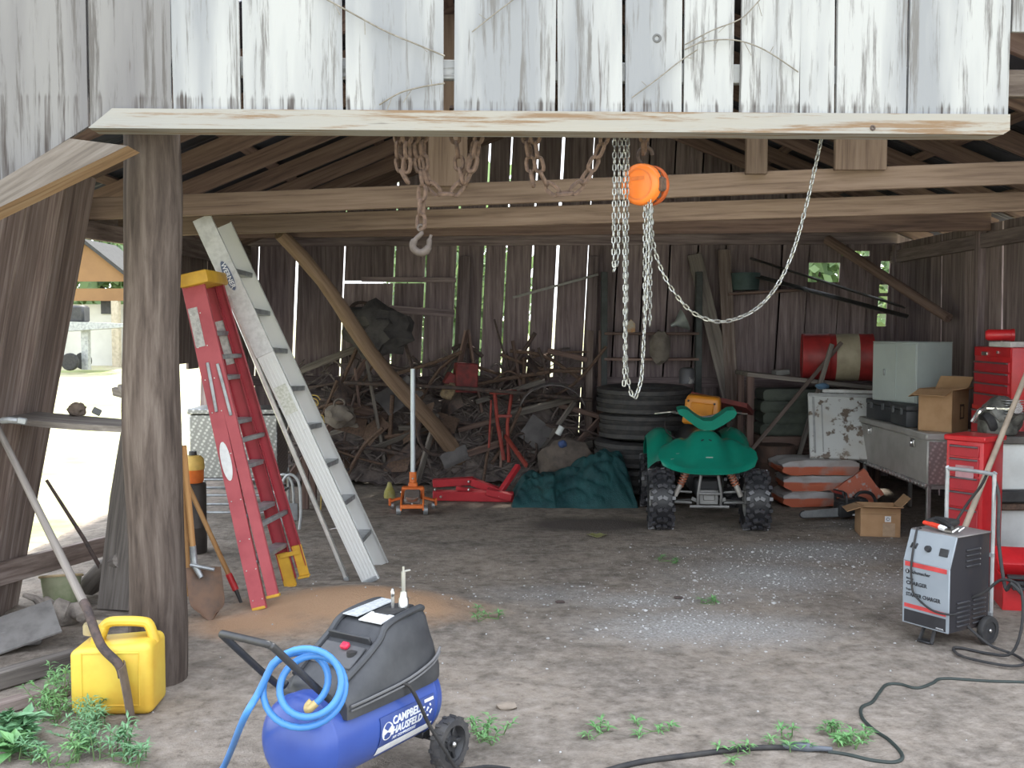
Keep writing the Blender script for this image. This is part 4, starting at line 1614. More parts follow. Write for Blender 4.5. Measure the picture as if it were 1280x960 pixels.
# pale tubular folding chair frame
g = GZ(368, 668)
root = thing('folding_chair', 'folded pale grey tubular chair standing between the two ladders', 'chair', g + V((0, .2, 0)))
mb = MB()
Y = g.y + .2
for dx, dy in ((0, 0), (-.06, .10)):
    pts = [P(352 + dx * 60, 662, Y + dy), P(352, 612, Y + dy), P(357, 596, Y + dy), P(366, 594, Y + dy), P(374, 606, Y + dy), P(376, 640, Y + dy), P(374, 664, Y + dy)]
    pts[0].z = pts[-1].z = zg(pts[0].x, Y)
    pts = [p + V((dx, 0, 0)) for p in pts]
    mb.tube(spline(pts, 5), .013, 8)
mb.build('frame', plain('grey_tube', (.50, .52, .53), .45, .3), root)
mb = MB(); a = P(364, 640, Y + .05); mb.box(a, (.12, .015, .16), rot=(.1, 0, .1), bev=.006); mb.build('seat', plain('grey_seat', (.30, .31, .32), .6), root)
# low table with pale top behind the aluminium ladder
g = GZ(345, 632)
z = P(330, 522, g.y).z
root = thing('work_table', 'low rough table with pale top behind the aluminum ladder', 'table', g)
mb = MB(); mb.box((g.x - .02, g.y, z - .03), (.85, .5, .05), bev=.006); mb.build('table_top', plain('pale_top', (.42, .42, .41), .7), root)
for sx_ in (-.38, .34):
    for sy in (-.2, .2):
        mb = MB(); mb.bar((g.x + sx_, g.y + sy, zg(g.x + sx_, g.y + sy)), (g.x + sx_, g.y + sy, z - .05), .06, .06, up=(0, 1, 0)); mb.build('leg', dark_wood, root)
# yellow cord loops by the ladder
mb = MB()
c = P(392, 500, 9.6)
pts = []
for i in range(30):
    an = i * .75
    pts.append(c + V((.06 * math.cos(an) - .002 * i, .02 * math.sin(an * .5), .05 * math.sin(an) - .003 * i)))
pts += [P(404, 520, 9.6), P(404, 560, 9.6), P(400, 632, 9.6)]
pts[-1].z = zg(pts[-1].x, 9.6)
mb.tube(spline(pts, 2), .006, 6)
tag(mb.build('yellow_rope', plain('yellow_rope', (.45, .32, .08), .7)), 'loop of yellow rope hanging just right of the aluminum ladder', 'rope')
# ------------------------------------------------------------------ scrap heap at the back
def heap_h(x, y):
    f = max(0, min(1, (y - 11.75) / .5))
    e = max(0, min(1, (x + 3.0) / .5)) * max(0, min(1, (1.15 - x) / .6))
    return (.10 + 1.42 * f) * e * (.85 + .25 * noise.noise(V((x * 1.7, y, 3))))
def make_heap():
    rnd = random.Random(11)
    mb = MB()
    mb.grid(lambda u, v: (lambda x, y: (x, y, heap_h(x, y) * .80 - .03 + .06 * noise.noise(V((x * 7, y * 7, 1)))))(-2.95 + 4.1 * u, 11.65 + .74 * v), 60, 16)
    cols = plain('heap_earth', (.20, .165, .15), .95, 0, (.075, .063, .063), 7, bmp=.8)
    for i in range(900):
        x = rnd.uniform(-2.85, .95)
        y = rnd.uniform(11.75, 12.3)
        z = heap_h(x, y) * rnd.uniform(.55, 1.05) + .02
        L = rnd.uniform(.15, .55)
        an, el = rnd.uniform(0, 6.28), rnd.uniform(-.9, .9)
        d = V((math.cos(an) * math.cos(el), math.sin(an) * math.cos(el) * .4, math.sin(el))) * L
        p = V((x, y, z))
        q = p + d
        q.y = min(q.y, 12.36); q.x = max(q.x, -2.95); q.z = max(q.z, .03)
        mid = (p + q) / 2 + V((rnd.uniform(-.05, .05), 0, rnd.uniform(-.05, .08)))
        mb.tube(spline([p, mid, q], 3), rnd.uniform(.006, .016), 5)
    o = mb.build('scrap_tangle', cols)
    tag(o, 'dark tangle of rusty wire, roots and rubbish heaped along the back wall', 'scrap heap', None, 'stuff')
    # larger pieces, one by one
    mats = [rust_dark, rust, dark_wood, grey_wood, rust_dark]
    lab = 'rusty pipe or bar sticking out of the dark scrap heap along the back wall'
    for i in range(74):
        px = rnd.uniform(385, 735)
        py = rnd.uniform(440, 585)
        Y = 12.2 - (py - 430) / 160 * .55 + rnd.uniform(-.1, .05)
        p = P(px, py, Y)
        an = rnd.choice([rnd.uniform(-.4, .4), rnd.uniform(-.4, .4), rnd.uniform(.7, 1.9)])
        L = rnd.uniform(.3, 1.0)
        d = V((math.cos(an), rnd.uniform(-.12, .12), math.sin(an))) * L / 2
        a, b = p - d, p + d
        lo = min(a.z, b.z)
        if lo < .03:
            a.z += .03 - lo; b.z += .03 - lo
        mb = MB()
        if i % 3 == 0:
            mb.bar(a, b, .03, rnd.uniform(.05, .09), up=(0, -.5, 1))
            nm, m_ = 'scrap_board', mats[2 + i % 2]
            l2, c2, g2 = 'weathered board end poking out of the dark scrap heap along the back wall', 'board', 'boards in the scrap heap'
        else:
            mid = (a + b) / 2 + V((0, 0, rnd.uniform(-.1, .1)))
            mb.tube(spline([a, mid, b], 5), rnd.uniform(.012, .026), 7)
            nm, m_ = 'scrap_pipe', mats[i % 2]
            l2, c2, g2 = lab, 'pipe', 'pipes in the scrap heap'
        tag(mb.build(nm, m_), l2, c2, g2)
    for i in range(14):
        px, py = rnd.uniform(390, 730), rnd.uniform(450, 580)
        p = P(px, py, 12.1 - (py - 430) / 160 * .5)
        a, b = rnd.uniform(.10, .24), rnd.uniform(.08, .2)
        bend = rnd.uniform(-.8, .8)
        M = Matrix.Translation((p.x, p.y, max(p.z, .2))) @ Euler((rnd.uniform(.7, 1.9), rnd.uniform(-.7, .7), rnd.uniform(-.8, .8))).to_matrix().to_4x4()
        mb = MB(M)
        mb.grid(lambda u, v: ((u - .5) * 2 * a, (v - .5) * 2 * b, bend * (u - .5) ** 2 * a + .02 * math.sin(v * 5)), 8, 6, .004)
        tag(mb.build('scrap_sheet', [rust, rust_dark, grey_wood, rust][i % 4] if i % 4 != 2 else plain('dull_sheet', (.16, .15, .15), .7, .3)), 'bent piece of sheet metal stuck in the dark scrap heap along the back wall', 'sheet metal', 'sheet metal in the scrap heap')
    # rings and wheels
    for (px, py, R) in ((455, 398, .20), (545, 545, .22), (655, 560, .17), (430, 570, .16)):
        p = P(px, py, 12.1 - (py - 420) / 320)
        mb = MB()
        M = Matrix.Rotation(1.2, 4, 'X') @ Matrix.Rotation(.5, 4, 'Y')
        mb.torus(p, R, .02, 22, 6, M)
        for k in range(4):
            an = k * math.pi / 4
            dv = M.to_3x3() @ V((math.cos(an) * R, math.sin(an) * R, 0))
            mb.tube([p - dv, p + dv], .008, 5)
        tag(mb.build('iron_wheel', rust_dark), 'rusty spoked iron wheel caught in the dark scrap heap along the back wall', 'wheel', 'iron wheels in the scrap heap')
make_heap()
def single(name, label, cat, mat, fn, kind=None, group=None):
    mb = MB()
    fn(mb)
    return tag(mb.build(name, mat), label, cat, group, kind)
# recognisable things in the heap
def f(mb):
    p = P(582, 472, 11.75)
    mb.box(p, (.25, .22, .33), rot=(0, .05, .2), bev=.01)
    mb.box(p + V((-.17, 0, -.02)), (.12, .18, .14), rot=(0, .5, .2), bev=.01)
single('machine_housing', 'dull dark red sheet metal machine housing on top of the scrap heap', 'machine part', red_dark, f)
def f(mb):
    a = [P(618, 488, 11.65), P(622, 530, 11.6), P(630, 575, 11.55)]
    mb.tube(a, .022, 8)
    b = [P(640, 490, 11.65), P(634, 530, 11.6), P(636, 578, 11.55)]
    mb.tube(b, .02, 8)
    mb.bar(P(612, 490, 11.65), P(646, 490, 11.65), .06, .05)
    mb.bar(P(632, 545, 11.6), P(658, 582, 10.95), .03, .05)
    mb.bar(P(622, 520, 11.25), P(640, 520, 11.25), .03, .03)
    mb.tube([P(611, 560, 11.55), P(614, 500, 11.6)], .012, 6)
single('red_stand', 'upright rusty red metal stand in the scrap heap right of the brace log', 'stand', plain('stand_red', (.32, .045, .03), .65, 0, (.2, .035, .03), 9), f)
def f(mb):
    c = P(690, 500, 11.35)
    def fn(u, v):
        an = math.pi * (.08 + .84 * u)
        return c + V((-.36 * math.cos(an), -.22 + .44 * v, .30 * math.sin(an) - .12))
    mb.grid(fn, 16, 4, .008)
single('implement_fender', 'curved grey sheet metal fender arching over the right end of the scrap heap', 'fender', plain('grey_fender', (.13, .12, .12), .6, .3, (.08, .07, .07), 6), f)
def f(mb):
    p = P(560, 490, 11.65)
    mb.box(p, (.14, .10, .16), rot=(.2, .4, .3), bev=.02)
    mb.box(p + V((.05, 0, .06)), (.1, .08, .08), rot=(.6, .1, .9), bev=.02)
single('wood_block', 'pale splintered wood block in the scrap heap behind the jack handle', 'wood block', plain('block_tan', (.26, .20, .12), .9, 0, (.14, .10, .07), 20), f)
def f(mb):
    p = P(697, 543, 11.35)
    mb.lathe([(0, 0), (.035, 0), (.035, .10), (0, .10)], 16, Matrix.Translation(p) @ Matrix.Rotation(.5, 4, 'Y'))
single('tin_can', 'small white tin can lying high in the scrap heap near the green tarp', 'can', white_paint, f)
def f(mb):
    p = P(708, 575, 11.45)
    mb.blob(p + V((.0, .05, -.02)), (.30, .22, .26), 3, .35, 1.6, 4)
single('feed_sack', 'grey brown crumpled sack slumped at the right end of the scrap heap', 'sack', plain('sack_cloth', (.16, .13, .11), .95, 0, (.10, .085, .075), 12, bmp=.4), f)
def f(mb):
    p = P(703, 555, 11.24); mb.blob(p, (.05, .04, .045), 2, .2)
single('blue_rag', 'small blue rag on the brown sack beside the green tarp', 'rag', plain('rag_blue', (.06, .10, .24), .9), f)
def f(mb):
    c = P(470, 400, 11.7)
    mb.blob(c + V((0, 0, -.12)), (.36, .22, .30), 3, .5, 2.2, 9)
single('old_seat', 'dark grey lump of torn padding on top of the scrap heap near the brace log', 'padding', plain('old_padding', (.075, .07, .07), .95, 0, (.04, .037, .04), 8, bmp=.5), f)
def f(mb):
    p = P(425, 520, 11.6)
    mb.blob(p, (.17, .12, .13), 3, .4, 2.0, 5)
    mb.torus(p + V((.0, -.03, .14)), .06, .012, 16, 6, Matrix.Rotation(1.1, 4, 'X'))
single('canvas_bag', 'tan grey canvas bag with a looped handle in the heap right of the aluminum ladder', 'bag', plain('canvas', (.19, .165, .14), .95, 0, (.13, .11, .095), 10, bmp=.3), f)
def f(mb):
    a = P(641, 372, 12.1); b = P(748, 343, 12.35)
    mb.bar(a, b, .02, .03)
single('white_strip', 'pale slanting strip nailed across the back wall left of the hoist chains', 'strip', plain('pale_strip', (.36, .35, .33), .7), f)
def f(mb):
    a = P(430, 478, 11.5); b = P(740, 500, 11.5)
    mb.tube(spline([a, a.lerp(b, .5) + V((0, -.03, .03)), b], 6), .022, 8)
    a = P(380, 470, 11.6)
single('long_pipe', 'long thin dark pipe lying level across the whole scrap heap', 'pipe', rust_dark, f)
def f(mb):
    p = GZ(487, 622)
    mb.lathe([(0, 0), (.058, 0), (.062, .02), (.055, .07), (.03, .12), (.018, .165), (0, .17)], 20, frame(p))
single('yellow_bottle', 'small yellow cone shaped bottle on the ground left of the floor jack', 'bottle', plain('olive_yellow', (.38, .34, .07), .6, 0, (.45, .42, .2), 14), f)

# ------------------------------------------------------------------ floor jack
def make_jack():
    g = GZ(515, 645)
    root = thing('floor_jack', 'orange trolley floor jack with an upright silver handle', 'jack', g)
    F = frame(g, math.radians(4))
    o_ = orange_paint
    mb = MB(F)
    for s in (-1, 1):
        poly = [(0, .05), (.0, .11), (.12, .16), (.36, .20), (.44, .19), (.46, .08), (.40, .045)]
        mb.prism(poly, .014, basis((0, 1, 0), (0, 0, 1), (1, 0, 0), (s * .105 - .007, 0, 0)))
    mb.box((0, .02, .085), (.21, .06, .035), bev=.006)
    mb.box((0, .40, .16), (.22, .1, .12), bev=.012)
    mb.build('frame', o_, root)
    mb = MB(F)
    mb.box((0, .17, .155), (.155, .24, .05), rot=(.28, 0, 0), bev=.012)
    mb.build('lift_arm', plain('jack_grey', (.22, .19, .17), .55, .2), root)
    mb = MB(F)
    mb.lathe([(0, .0), (.05, 0), (.062, .02), (.062, .028), (.05, .024), (0, .02)], 24, Matrix.Translation((0, .07, .135)))
    mb.build('saddle', steel, root)
    for s in (-1, 1):
        mb = MB(F); mb.lathe([(0, -.022), (.044, -.022), (.046, -.01), (.046, .01), (.044, .022), (0, .022)], 20, Matrix.Translation((s * .128, .05, .045)) @ Matrix.Rotation(math.pi / 2, 4, 'Y')); mb.build('wheel', grey_steel, root)
        mb = MB(F)
        mb.box((s * .16, .36, .10), (.13, .06, .022), rot=(0, s * .25, 0), bev=.005)
        mb.box((s * .225, .36, .075), (.025, .07, .07), bev=.006)
        cb = mb.build('caster_bracket', o_, root)
        mb = MB(F); mb.lathe([(0, -.015), (.035, -.015), (.035, .015), (0, .015)], 18, Matrix.Translation((s * .20, .37, .037)) @ Matrix.Rotation(math.pi / 2, 4, 'Y')); mb.build('caster', grey_steel, cb)
    mb = MB(F)
    mb.tube([(0, .42, .16), (0, .43, .36)], .036, 14)
    mb.box((0, .42, .23), (.09, .07, .06), bev=.01)
    mb.build('handle_socket', o_, root)
    mb = MB()
    a = F @ V((0, .43, .30))
    b = P(516, 461, a.y + .06)
    mb.tube([a, a.lerp(b, .5), b], [.024, .024, .0235], 14)
    mb.build('handle', plain('handle_silver', (.62, .68, .72), .4, .35, (.52, .58, .62), 3), root)
    mb = MB(F)
    for (xx, yy, zz) in ((-.115, .36, .17), (0, .385, .30), (.115, .36, .17), (0, .05, .105)):
        mb.blob((xx, yy, zz), (.012, .012, .012), 1)
    mb.build('bolt', steel, root)
make_jack()

# ------------------------------------------------------------------ red folded crane legs lying on the floor
def make_crane():
    g = GZ(585, 627)
    root = thing('engine_crane', 'folded red steel engine crane lying on the floor left of the green tarp', 'engine crane', g)
    Y = g.y
    def bar(name, pa, pb, w_, t_, ya=0.0, yb=0.0):
        a, b = P(pa[0], pa[1], Y + ya), P(pb[0], pb[1], Y + yb)
        for q in (a, b):
            q.z = max(q.z, t_ / 2 + zg(q.x, q.y))
        mb = MB(); mb.bar(a, b, w_, t_, up=(0, -.15, 1), bev=.006); mb.build(name, red_m, root)
    red_m = plain('crane_red', (.50, .035, .045), .45, 0, (.42, .03, .04), 8)
    bar('leg', (541, 619), (642, 624), .07, .10)
    bar('leg', (541, 604), (592, 601), .07, .08, .22, .22)
    bar('boom', (590, 602), (622, 614), .07, .08, .15, .12)
    bar('base', (608, 614), (640, 622), .07, .07, -.04, -.06)
    bar('ram', (624, 617), (648, 582), .055, .055, .05, .3)
    bar('mast', (570, 611), (625, 620), .05, .06, .09, .02)
    mb = MB()
    for (px, py, dy) in ((544, 612, -.07), (586, 612, -.05), (586, 602, .17), (624, 620, -.07), (551, 621, -.06)):
        mb.blob(P(px, py, Y + dy), (.016, .016, .016), 1)
    mb.build('pin', steel, root)
make_crane()

# ------------------------------------------------------------------ green tarp
def make_tarp():
    c0 = P(640, 630, 10.3).x
    c1 = P(797, 630, 10.3).x
    def hgt(x, y):
        u = (x - c0) / (c1 - c0)
        v = (y - 10.22) / .95
        if u < 0 or u > 1 or v < 0 or v > 1: return 0.0
        e = min(1, u / .10, (1 - u) / .08, v / .38, (1 - v) / .1)
        e = max(0, e) ** .5
        prof = .20 + .06 * math.sin(u * 9) + .27 * max(0, min(1, (u - .25) / .35)) ** 1.0
        prof -= .12 * max(0, (u - .78) / .22)
        back = .55 + .45 * min(1, v / .55)
        if u < .35: back = .8 + .2 * min(1, v / .4)
        hh = prof * e * back
        wr = abs(noise.noise(V((x * 6 + y * 3, y * 5 - x * 2, 0)))) * .10 + abs(noise.noise(V((x * 13, y * 9 + x * 6, 2)))) * .035 - .02
        return hh + wr * e - .02
    m, t, b = _mat('tarp_mesh')
    b.inputs['Roughness'].default_value = .7
    v = coords(t)
    c = ramp(t, nz(t, v, 5, 6, .7), [(.35, (.005, .038, .045)), (.55, (.013, .072, .077)), (.75, (.020, .10, .10))])
    t.links.new(c, b.inputs['Base Color'])
    bump(t, b, nz(t, v, 90, 2), .5, .01)
    mb = MB()
    mb.grid(lambda u, v: (lambda x, y: (x + .05 * noise.noise(V((0, y * 4, 1))), y + .06 * noise.noise(V((x * 3, 0, 5))), max(hgt(x, y), -.0) + zg(x, y) - .004))(c0 + (c1 - c0) * u, 10.22 + .95 * v), 110, 60)
    tag(mb.build('tarp', m, smooth=0), 'dark green mesh tarp bunched in a heap on the floor left of the quad bike', 'tarp')
    bpy.data.objects['tarp'].data.polygons.foreach_set('use_smooth', [True] * len(bpy.data.objects['tarp'].data.polygons))
make_tarp()

# ------------------------------------------------------------------ stack of big tyres
def tyre(mb, R=.5, wd=.27, rim=.29):
    k = 8
    pr = [(rim, -wd * .36), (rim + .03, -wd * .46), (R * .86, -wd * .5), (R * .95, -wd * .44)]
    gz = [-.42, -.27, -.25, -.10, -.08, .08, .10, .25, .27, .42]
    for i, q in enumerate(gz):
        deep = (i % 4 in (1, 2))
        pr.append((R - (.0 if i in (0, 1, 4, 5, 8, 9) or not deep else .018), wd * q))
        if i in (1, 3, 5, 7):
            pr.append((R - .02, wd * (q + .005)))
            pr.append((R - .02, wd * (gz[i + 1] - .005)))
    pr += [(R * .95, wd * .44), (R * .86, wd * .5), (rim + .03, wd * .46), (rim, wd * .36)]
    mb.lathe(pr, 48, closed=True)
labs = ['worn black truck tire at the bottom of the stack behind the quad bike', 'worn black truck tire second from the bottom of the stack behind the quad bike',
        'worn black truck tire third from the bottom of the stack behind the quad bike', 'worn black truck tire on top of the stack behind the quad bike']
tc_ = P(805, 500, 11.35)
for i in range(4):
    mb = MB(Matrix.Translation((tc_.x + (.02, -.02, .03, 0)[i], 11.35, .155 + .285 * i)) @ Matrix.Rotation((.0, .02, -.015, .02)[i], 4, 'X'))
    tyre(mb, .52, .28, .30)
    tag(mb.build('truck_tire', tyre_rub), labs[i], 'tire')

# ------------------------------------------------------------------ rear shelf unit with odds and ends
def make_rear_shelf():
    Y = 12.2
    b0, b1 = P(755, 400, Y), P(873, 400, Y)
    root = thing('storage_rack', 'open rack of grey posts and board shelves against the back wall behind the tires', 'rack', (b0.x, Y, 0))
    pm = plain('post_teal', (.075, .085, .085), .8, 0, (.05, .055, .055), 8)
    for p in (b0, b1):
        mb = MB(); mb.bar((p.x, Y, 0), (p.x, Y, P(0, 340, Y).z), .12, .07, up=(1, 0, 0)); mb.build('upright', pm, root)
    for py in (417, 449, 500):
        z = P(0, py, Y).z
        mb = MB(); mb.bar((b0.x, Y + .06, z), (b1.x, Y + .06, z), .26, .03); mb.build('shelf', dark_wood, root)
    def on(px, py): return V((P(px, py, Y).x, Y - .02, P(0, py, Y).z + .016))
    p = on(788, 417)
    single('paper_carton', 'small white and orange carton on the upper shelf of the back rack', 'carton', plain('carton_white', (.45, .40, .32), .7, 0, (.5, .25, .1), 12), lambda mb: (mb.box(p + V((0, 0, .05)), (.10, .08, .10), bev=.004), mb.prism([(-.05, 0), (.05, 0), (0, .05)], .08, basis((1, 0, 0), (0, 0, 1), (0, -1, 0), p + V((0, .04, .10))))))
    q = on(851, 417)
    single('metal_funnel', 'pale grey metal funnel lying on the upper shelf of the back rack', 'funnel', plain('funnel_grey', (.30, .33, .33), .5, .3), lambda mb: mb.lathe([(.02, 0), (.03, .06), (.13, .17), (.135, .18), (.12, .17), (.02, .06)], 22, Matrix.Translation(q + V((-.12, 0, .075))) @ Matrix.Rotation(1.15, 4, 'Y')))
    r = on(823, 449)
    single('hanging_sack', 'pale brown sack hanging over the middle shelf of the back rack', 'sack', plain('sack_tan', (.20, .175, .15), .9, 0, (.14, .12, .10), 10), lambda mb: mb.blob(r + V((0, -.10, .12)), (.12, .07, .19), 3, .25, 2, 7))
    s_ = on(848, 480)
    single('oil_can', 'dark can with white patch standing on the tires in front of the back rack', 'can', plain('can_dark', (.10, .10, .11), .5, .2, (.35, .34, .33), 6, .58, .62), lambda mb: mb.lathe([(0, 0), (.09, 0), (.09, .14), (.07, .17), (.03, .18), (0, .18)], 20, Matrix.Translation(V((s_.x, 11.6, 1.165)))))
make_rear_shelf()
# boards leaning on the back wall
for (a, b, wd, lab) in (((914, 505), (868, 318), .17, 'wide grey board leaning left against the back wall behind the quad bike'),
                        ((915, 500), (905, 312), .15, 'grey board standing almost upright right of the leaning wide board')):
    mb = MB()
    lo = P(a[0], a[1], 11.9); hi = P(b[0], b[1], 12.35)
    d = hi - lo
    g0 = lo - d * ((lo.z - .0) / d.z)
    mb.bar(g0, hi, wd, .03, up=(0, -1, 0))
    tag(mb.build('leaning_board', grey_wood if wd > .16 else barn_side), lab, 'board')
for (px, lab) in ((735, 'narrow upright board against the back wall right of the scrap heap'), (750, 'dark upright board beside the tire stack against the back wall')):
    mb = MB(); p = P(px, 460, 12.1); mb.bar((p.x, 12.1, 0), (p.x + .03, 12.2, 1.75), .08, .03, up=(0, -1, 0))
    tag(mb.build('upright_board', barn_side if px < 740 else dark_wood), lab, 'board')
# shelf plank, folded tarps, red drum
def make_back_right():
    Y = 11.35
    x0, x1 = P(925, 466, Y).x, P(1092, 480, Y).x
    root = thing('plank_bench', 'long plank bench carrying the red barrel at the right of the back wall', 'bench', (x0, Y, 0))
    za = P(925, 466, Y).z; zb1 = P(1085, 484, Y).z
    mb = MB(); mb.bar((x0, Y - .05, za), (x1, Y - .05, zb1), .6, .045); mb.build('plank', grey_wood, root)
    for xx, zz in ((x0 + .05, za), (x1 - .05, zb1)):
        for yy in (-.28, .2):
            mb = MB(); mb.bar((xx, Y + yy, 0), (xx, Y + yy, zz - .02), .07, .07, up=(0, 1, 0)); mb.build('leg', dark_wood, root)
    # folded tarps underneath
    tm = plain('olive_canvas', (.085, .10, .08), .9, 0, (.055, .062, .055), 7, bmp=.4)
    lab = ['folded olive canvas at the bottom of the pile under the plank bench', 'folded olive canvas second in the pile under the plank bench', 'folded olive canvas third in the pile under the plank bench', 'folded olive canvas topmost in the pile under the plank bench']
    z = .0
    zt_ = za - .05
    # carton row that carries them
    hh = .62
    mb = MB(); mb.box(((x0 + x1) / 2 - .12, Y - .04, hh / 2), (.85, .42, hh), bev=.01)
    tag(mb.build('wooden_crate', dark_wood), 'dark wooden crate under the folded canvas pile behind the quad bike', 'crate')
    for i in range(4):
        mb = MB()
        c = V(((x0 + x1) / 2 - .13 + .03 * (i % 2), Y - .04, hh + .068 + .125 * i))
        t = bmesh.new(); bmesh.ops.create_cube(t, size=1)
        bmesh.ops.subdivide_edges(t, edges=t.edges[:], cuts=7, use_grid_fill=True)
        for v in t.verts:
            n = V(v.co)
            v.co = V((n.x * .86, n.y * .40, n.z * .125))
            k = 1 - .35 * (abs(n.z) * 2) ** 4 * .25
            v.co.x *= k; v.co.y *= k
            v.co.z += .012 * noise.noise(V((n.x * 5, n.y * 5, i)))
        mb.add(t, Matrix.Translation(c))
        tag(mb.build('folded_canvas', tm), lab[i], 'canvas')
    # barrel lying on the bench
    c = P(1046, 443, Y)
    R = .26
    zb_ = za + (zb1 - za) * (c.x - x0) / (x1 - x0) + .024 + R
    rz = math.radians(-12)
    br = thing('barrel', 'red and cream steel barrel lying on its side on the plank bench', 'barrel', (c.x, Y, zb_ - R), rz)
    M = Matrix.Translation((c.x, Y, zb_)) @ Euler((0, 0, rz)).to_matrix().to_4x4() @ Matrix.Rotation(math.pi / 2, 4, 'Y')
    mb = MB(M)
    mb.lathe([(0, -.36), (R - .015, -.36), (R, -.37), (R, -.35), (R - .004, -.34), (R - .004, -.10), (R + .004, -.09), (R - .004, -.08), (R - .004, -.02)], 32)
    mb.lathe([(R - .004, .22), (R - .004, .35), (R, .36), (R, .37), (R - .015, .36), (0, .36)], 32)
    mb.build('body', plain('barrel_red', (.36, .03, .03), .5, 0, (.24, .025, .025), 7), br)
    mb = MB(M)
    mb.lathe([(R - .0035, -.02), (R - .0035, .22)], 32)
    mb.build('band', cream, br)
    # rusty barrel standing right of the quad
    p = GZ(968, 622)
    root = thing('rusty_drum', 'brown rusty drum standing behind the right front wheel of the quad bike', 'drum', p)
    mb = MB(frame(p)); mb.lathe([(0, 0), (.2, 0), (.205, .01), (.205, .18), (.212, .19), (.205, .2), (.205, .37), (.212, .38), (.205, .39), (.205, .55), (.195, .56), (.0, .55)], 28)
    mb.build('body', plain('drum_rust', (.10, .06, .045), .8, 0, (.06, .04, .035), 8), root)
    # teal tub and sheets up under the wall rail
    q = P(932, 352, 12.2)
    mb = MB(); mb.lathe([(0, 0), (.15, 0), (.17, .2), (.16, .2), (.14, .01), (0, .01)], 20, Matrix.Translation(q - V((0, 0, .1))))
    tag(mb.build('plastic_tub', plain('tub_teal', (.05, .085, .085), .7)), 'dark teal tub hung high on the back wall right of the leaning boards', 'tub')
    mb = MB(); mb.bar(P(908, 368, 12.3), P(1010, 362, 12.3), .3, .03); tag(mb.build('wall_ledge', dark_wood), 'dark board ledge high on the back wall under the teal tub', 'ledge')
    for i, (a, b, lab) in enumerate((((938, 322), (1126, 382), 'upper corrugated tin sheet slung across the back right corner'), ((952, 345), (1136, 394), 'lower corrugated tin sheet slung across the back right corner'))):
        A, B = P(a[0], a[1], 12.36), PX(b[0], b[1], 4.46)
        d = (B - A)
        n = V((d.y, -d.x, 0)).normalized()
        if n.y > 0: n = -n
        wv = n * .42 + V((0, 0, -.04))
        mb = MB()
        zz = d.cross(wv).normalized()
        mb.grid(lambda u, v: A + d * u + wv * v + zz * (.009 * math.sin(v * .42 / .07 * 6.28)), 8, 42, .002)
        tag(mb.build('tin_sheet', plain('old_tin', (.16, .165, .16), .5, .5, (.10, .095, .085), 5)), lab, 'tin sheet')
    A, B = P(1035, 300, 12.2), PX(1186, 398, 4.42)
    mb = MB(); mb.tube([A, A.lerp(B, .5), B], [.06, .055, .05], 10)
    tag(mb.build('corner_pole', dark_wood), 'thick dark pole slanting across the back right corner over the tin sheets', 'pole')
    # sticks leaning in front
    a, b = GZ(983, 622), P(1040, 430, 11.0)
    mb = MB(); mb.bar(a + V((0, 0, .0)), b, .05, .03, up=(0, -1, 0)); tag(mb.build('lath', grey_wood), 'long grey lath leaning up from the floor against the red barrel', 'lath')
    a, b = P(1052, 428, 11.05), GZ(925, 588)
    b = P(948, 552, 10.75)
    d = a - b
    g0 = b - d * (b.z / d.z)
    mb = MB(); mb.bar(g0, a, .04, .025, up=(0, -1, 0)); tag(mb.build('lath', barn_side), 'thin brown lath crossing behind the longer grey lath by the barrel', 'lath')
    a, b = P(930, 463, 11.0), P(1085, 484, 11.0)
    p = P(976, 457, 11.2); p.z = za + (zb1 - za) * (p.x - x0) / (x1 - x0) + .024
    mb = MB(); mb.box(p + V((0, 0, .03)), (.16, .12, .06), rot=(0, -.08, .2), bev=.008); tag(mb.build('tackle_box', plain('box_grey', (.22, .22, .21), .6)), 'small pale grey box on the left end of the plank bench', 'box')
make_back_right()

# ------------------------------------------------------------------ weeds, leaf, gravel
def make_weed(name, loc, hgt, n, seed, mat, lab, group=None, spread=1.0, big=False):
    rnd = random.Random(seed)
    root = thing(name, lab, 'weed', loc, 0, group)
    ms, ml = MB(), MB()
    for i in range(n):
        an = rnd.uniform(0, 6.28)
        tilt = rnd.uniform(.1, .9) * spread
        d = V((math.cos(an) * math.sin(tilt), math.sin(an) * math.sin(tilt), math.cos(tilt)))
        L = hgt * rnd.uniform(.55, 1.1)
        base = V(loc) + V((rnd.uniform(-.07, .07) * spread, rnd.uniform(-.07, .07) * spread, -.005))
        pts = [base, base + d * L * .5 + V((0, 0, .02)), base + d * L]
        ms.tube(pts, [.003, .0025, .0015], 5)
        ms.tube([V(loc) + V((0, 0, .002)), base + V((0, 0, .004))], .0025, 5)
        for k in range(7 if not big else 6):
            f = .25 + .75 * k / 6
            c = pts[0].lerp(pts[1], f * 2) if f < .5 else pts[1].lerp(pts[2], f * 2 - 1)
            for q in range(2):
                a2 = rnd.uniform(0, 6.28)
                ld = (V((math.cos(a2), math.sin(a2), rnd.uniform(.0, .8)))).normalized()
                ll = (.045 if not big else .085) * rnd.uniform(.7, 1.3)
                lw = ll * (.22 if not big else .48)
                sd = ld.cross(UP)
                if sd.length < .1: sd = V((1, 0, 0))
                sd.normalize()
                nn = sd.cross(ld)
                v0 = ml._v(c); v1 = ml._v(c + ld * ll * .45 + sd * lw / 2 + nn * .004); v2 = ml._v(c + ld * ll - nn * ll * .2); v3 = ml._v(c + ld * ll * .45 - sd * lw / 2 + nn * .004)
                ml._f([v0, v1, v2, v3])
    ms.build('stem', weed_stem, root)
    ml.build('foliage', mat, root, smooth=0)
weed_stem = plain('weed_stem', (.13, .22, .08), .7)
def leaf(name, c, c2):
    m = plain(name, c, .55, 0, c2, 14)
    return m
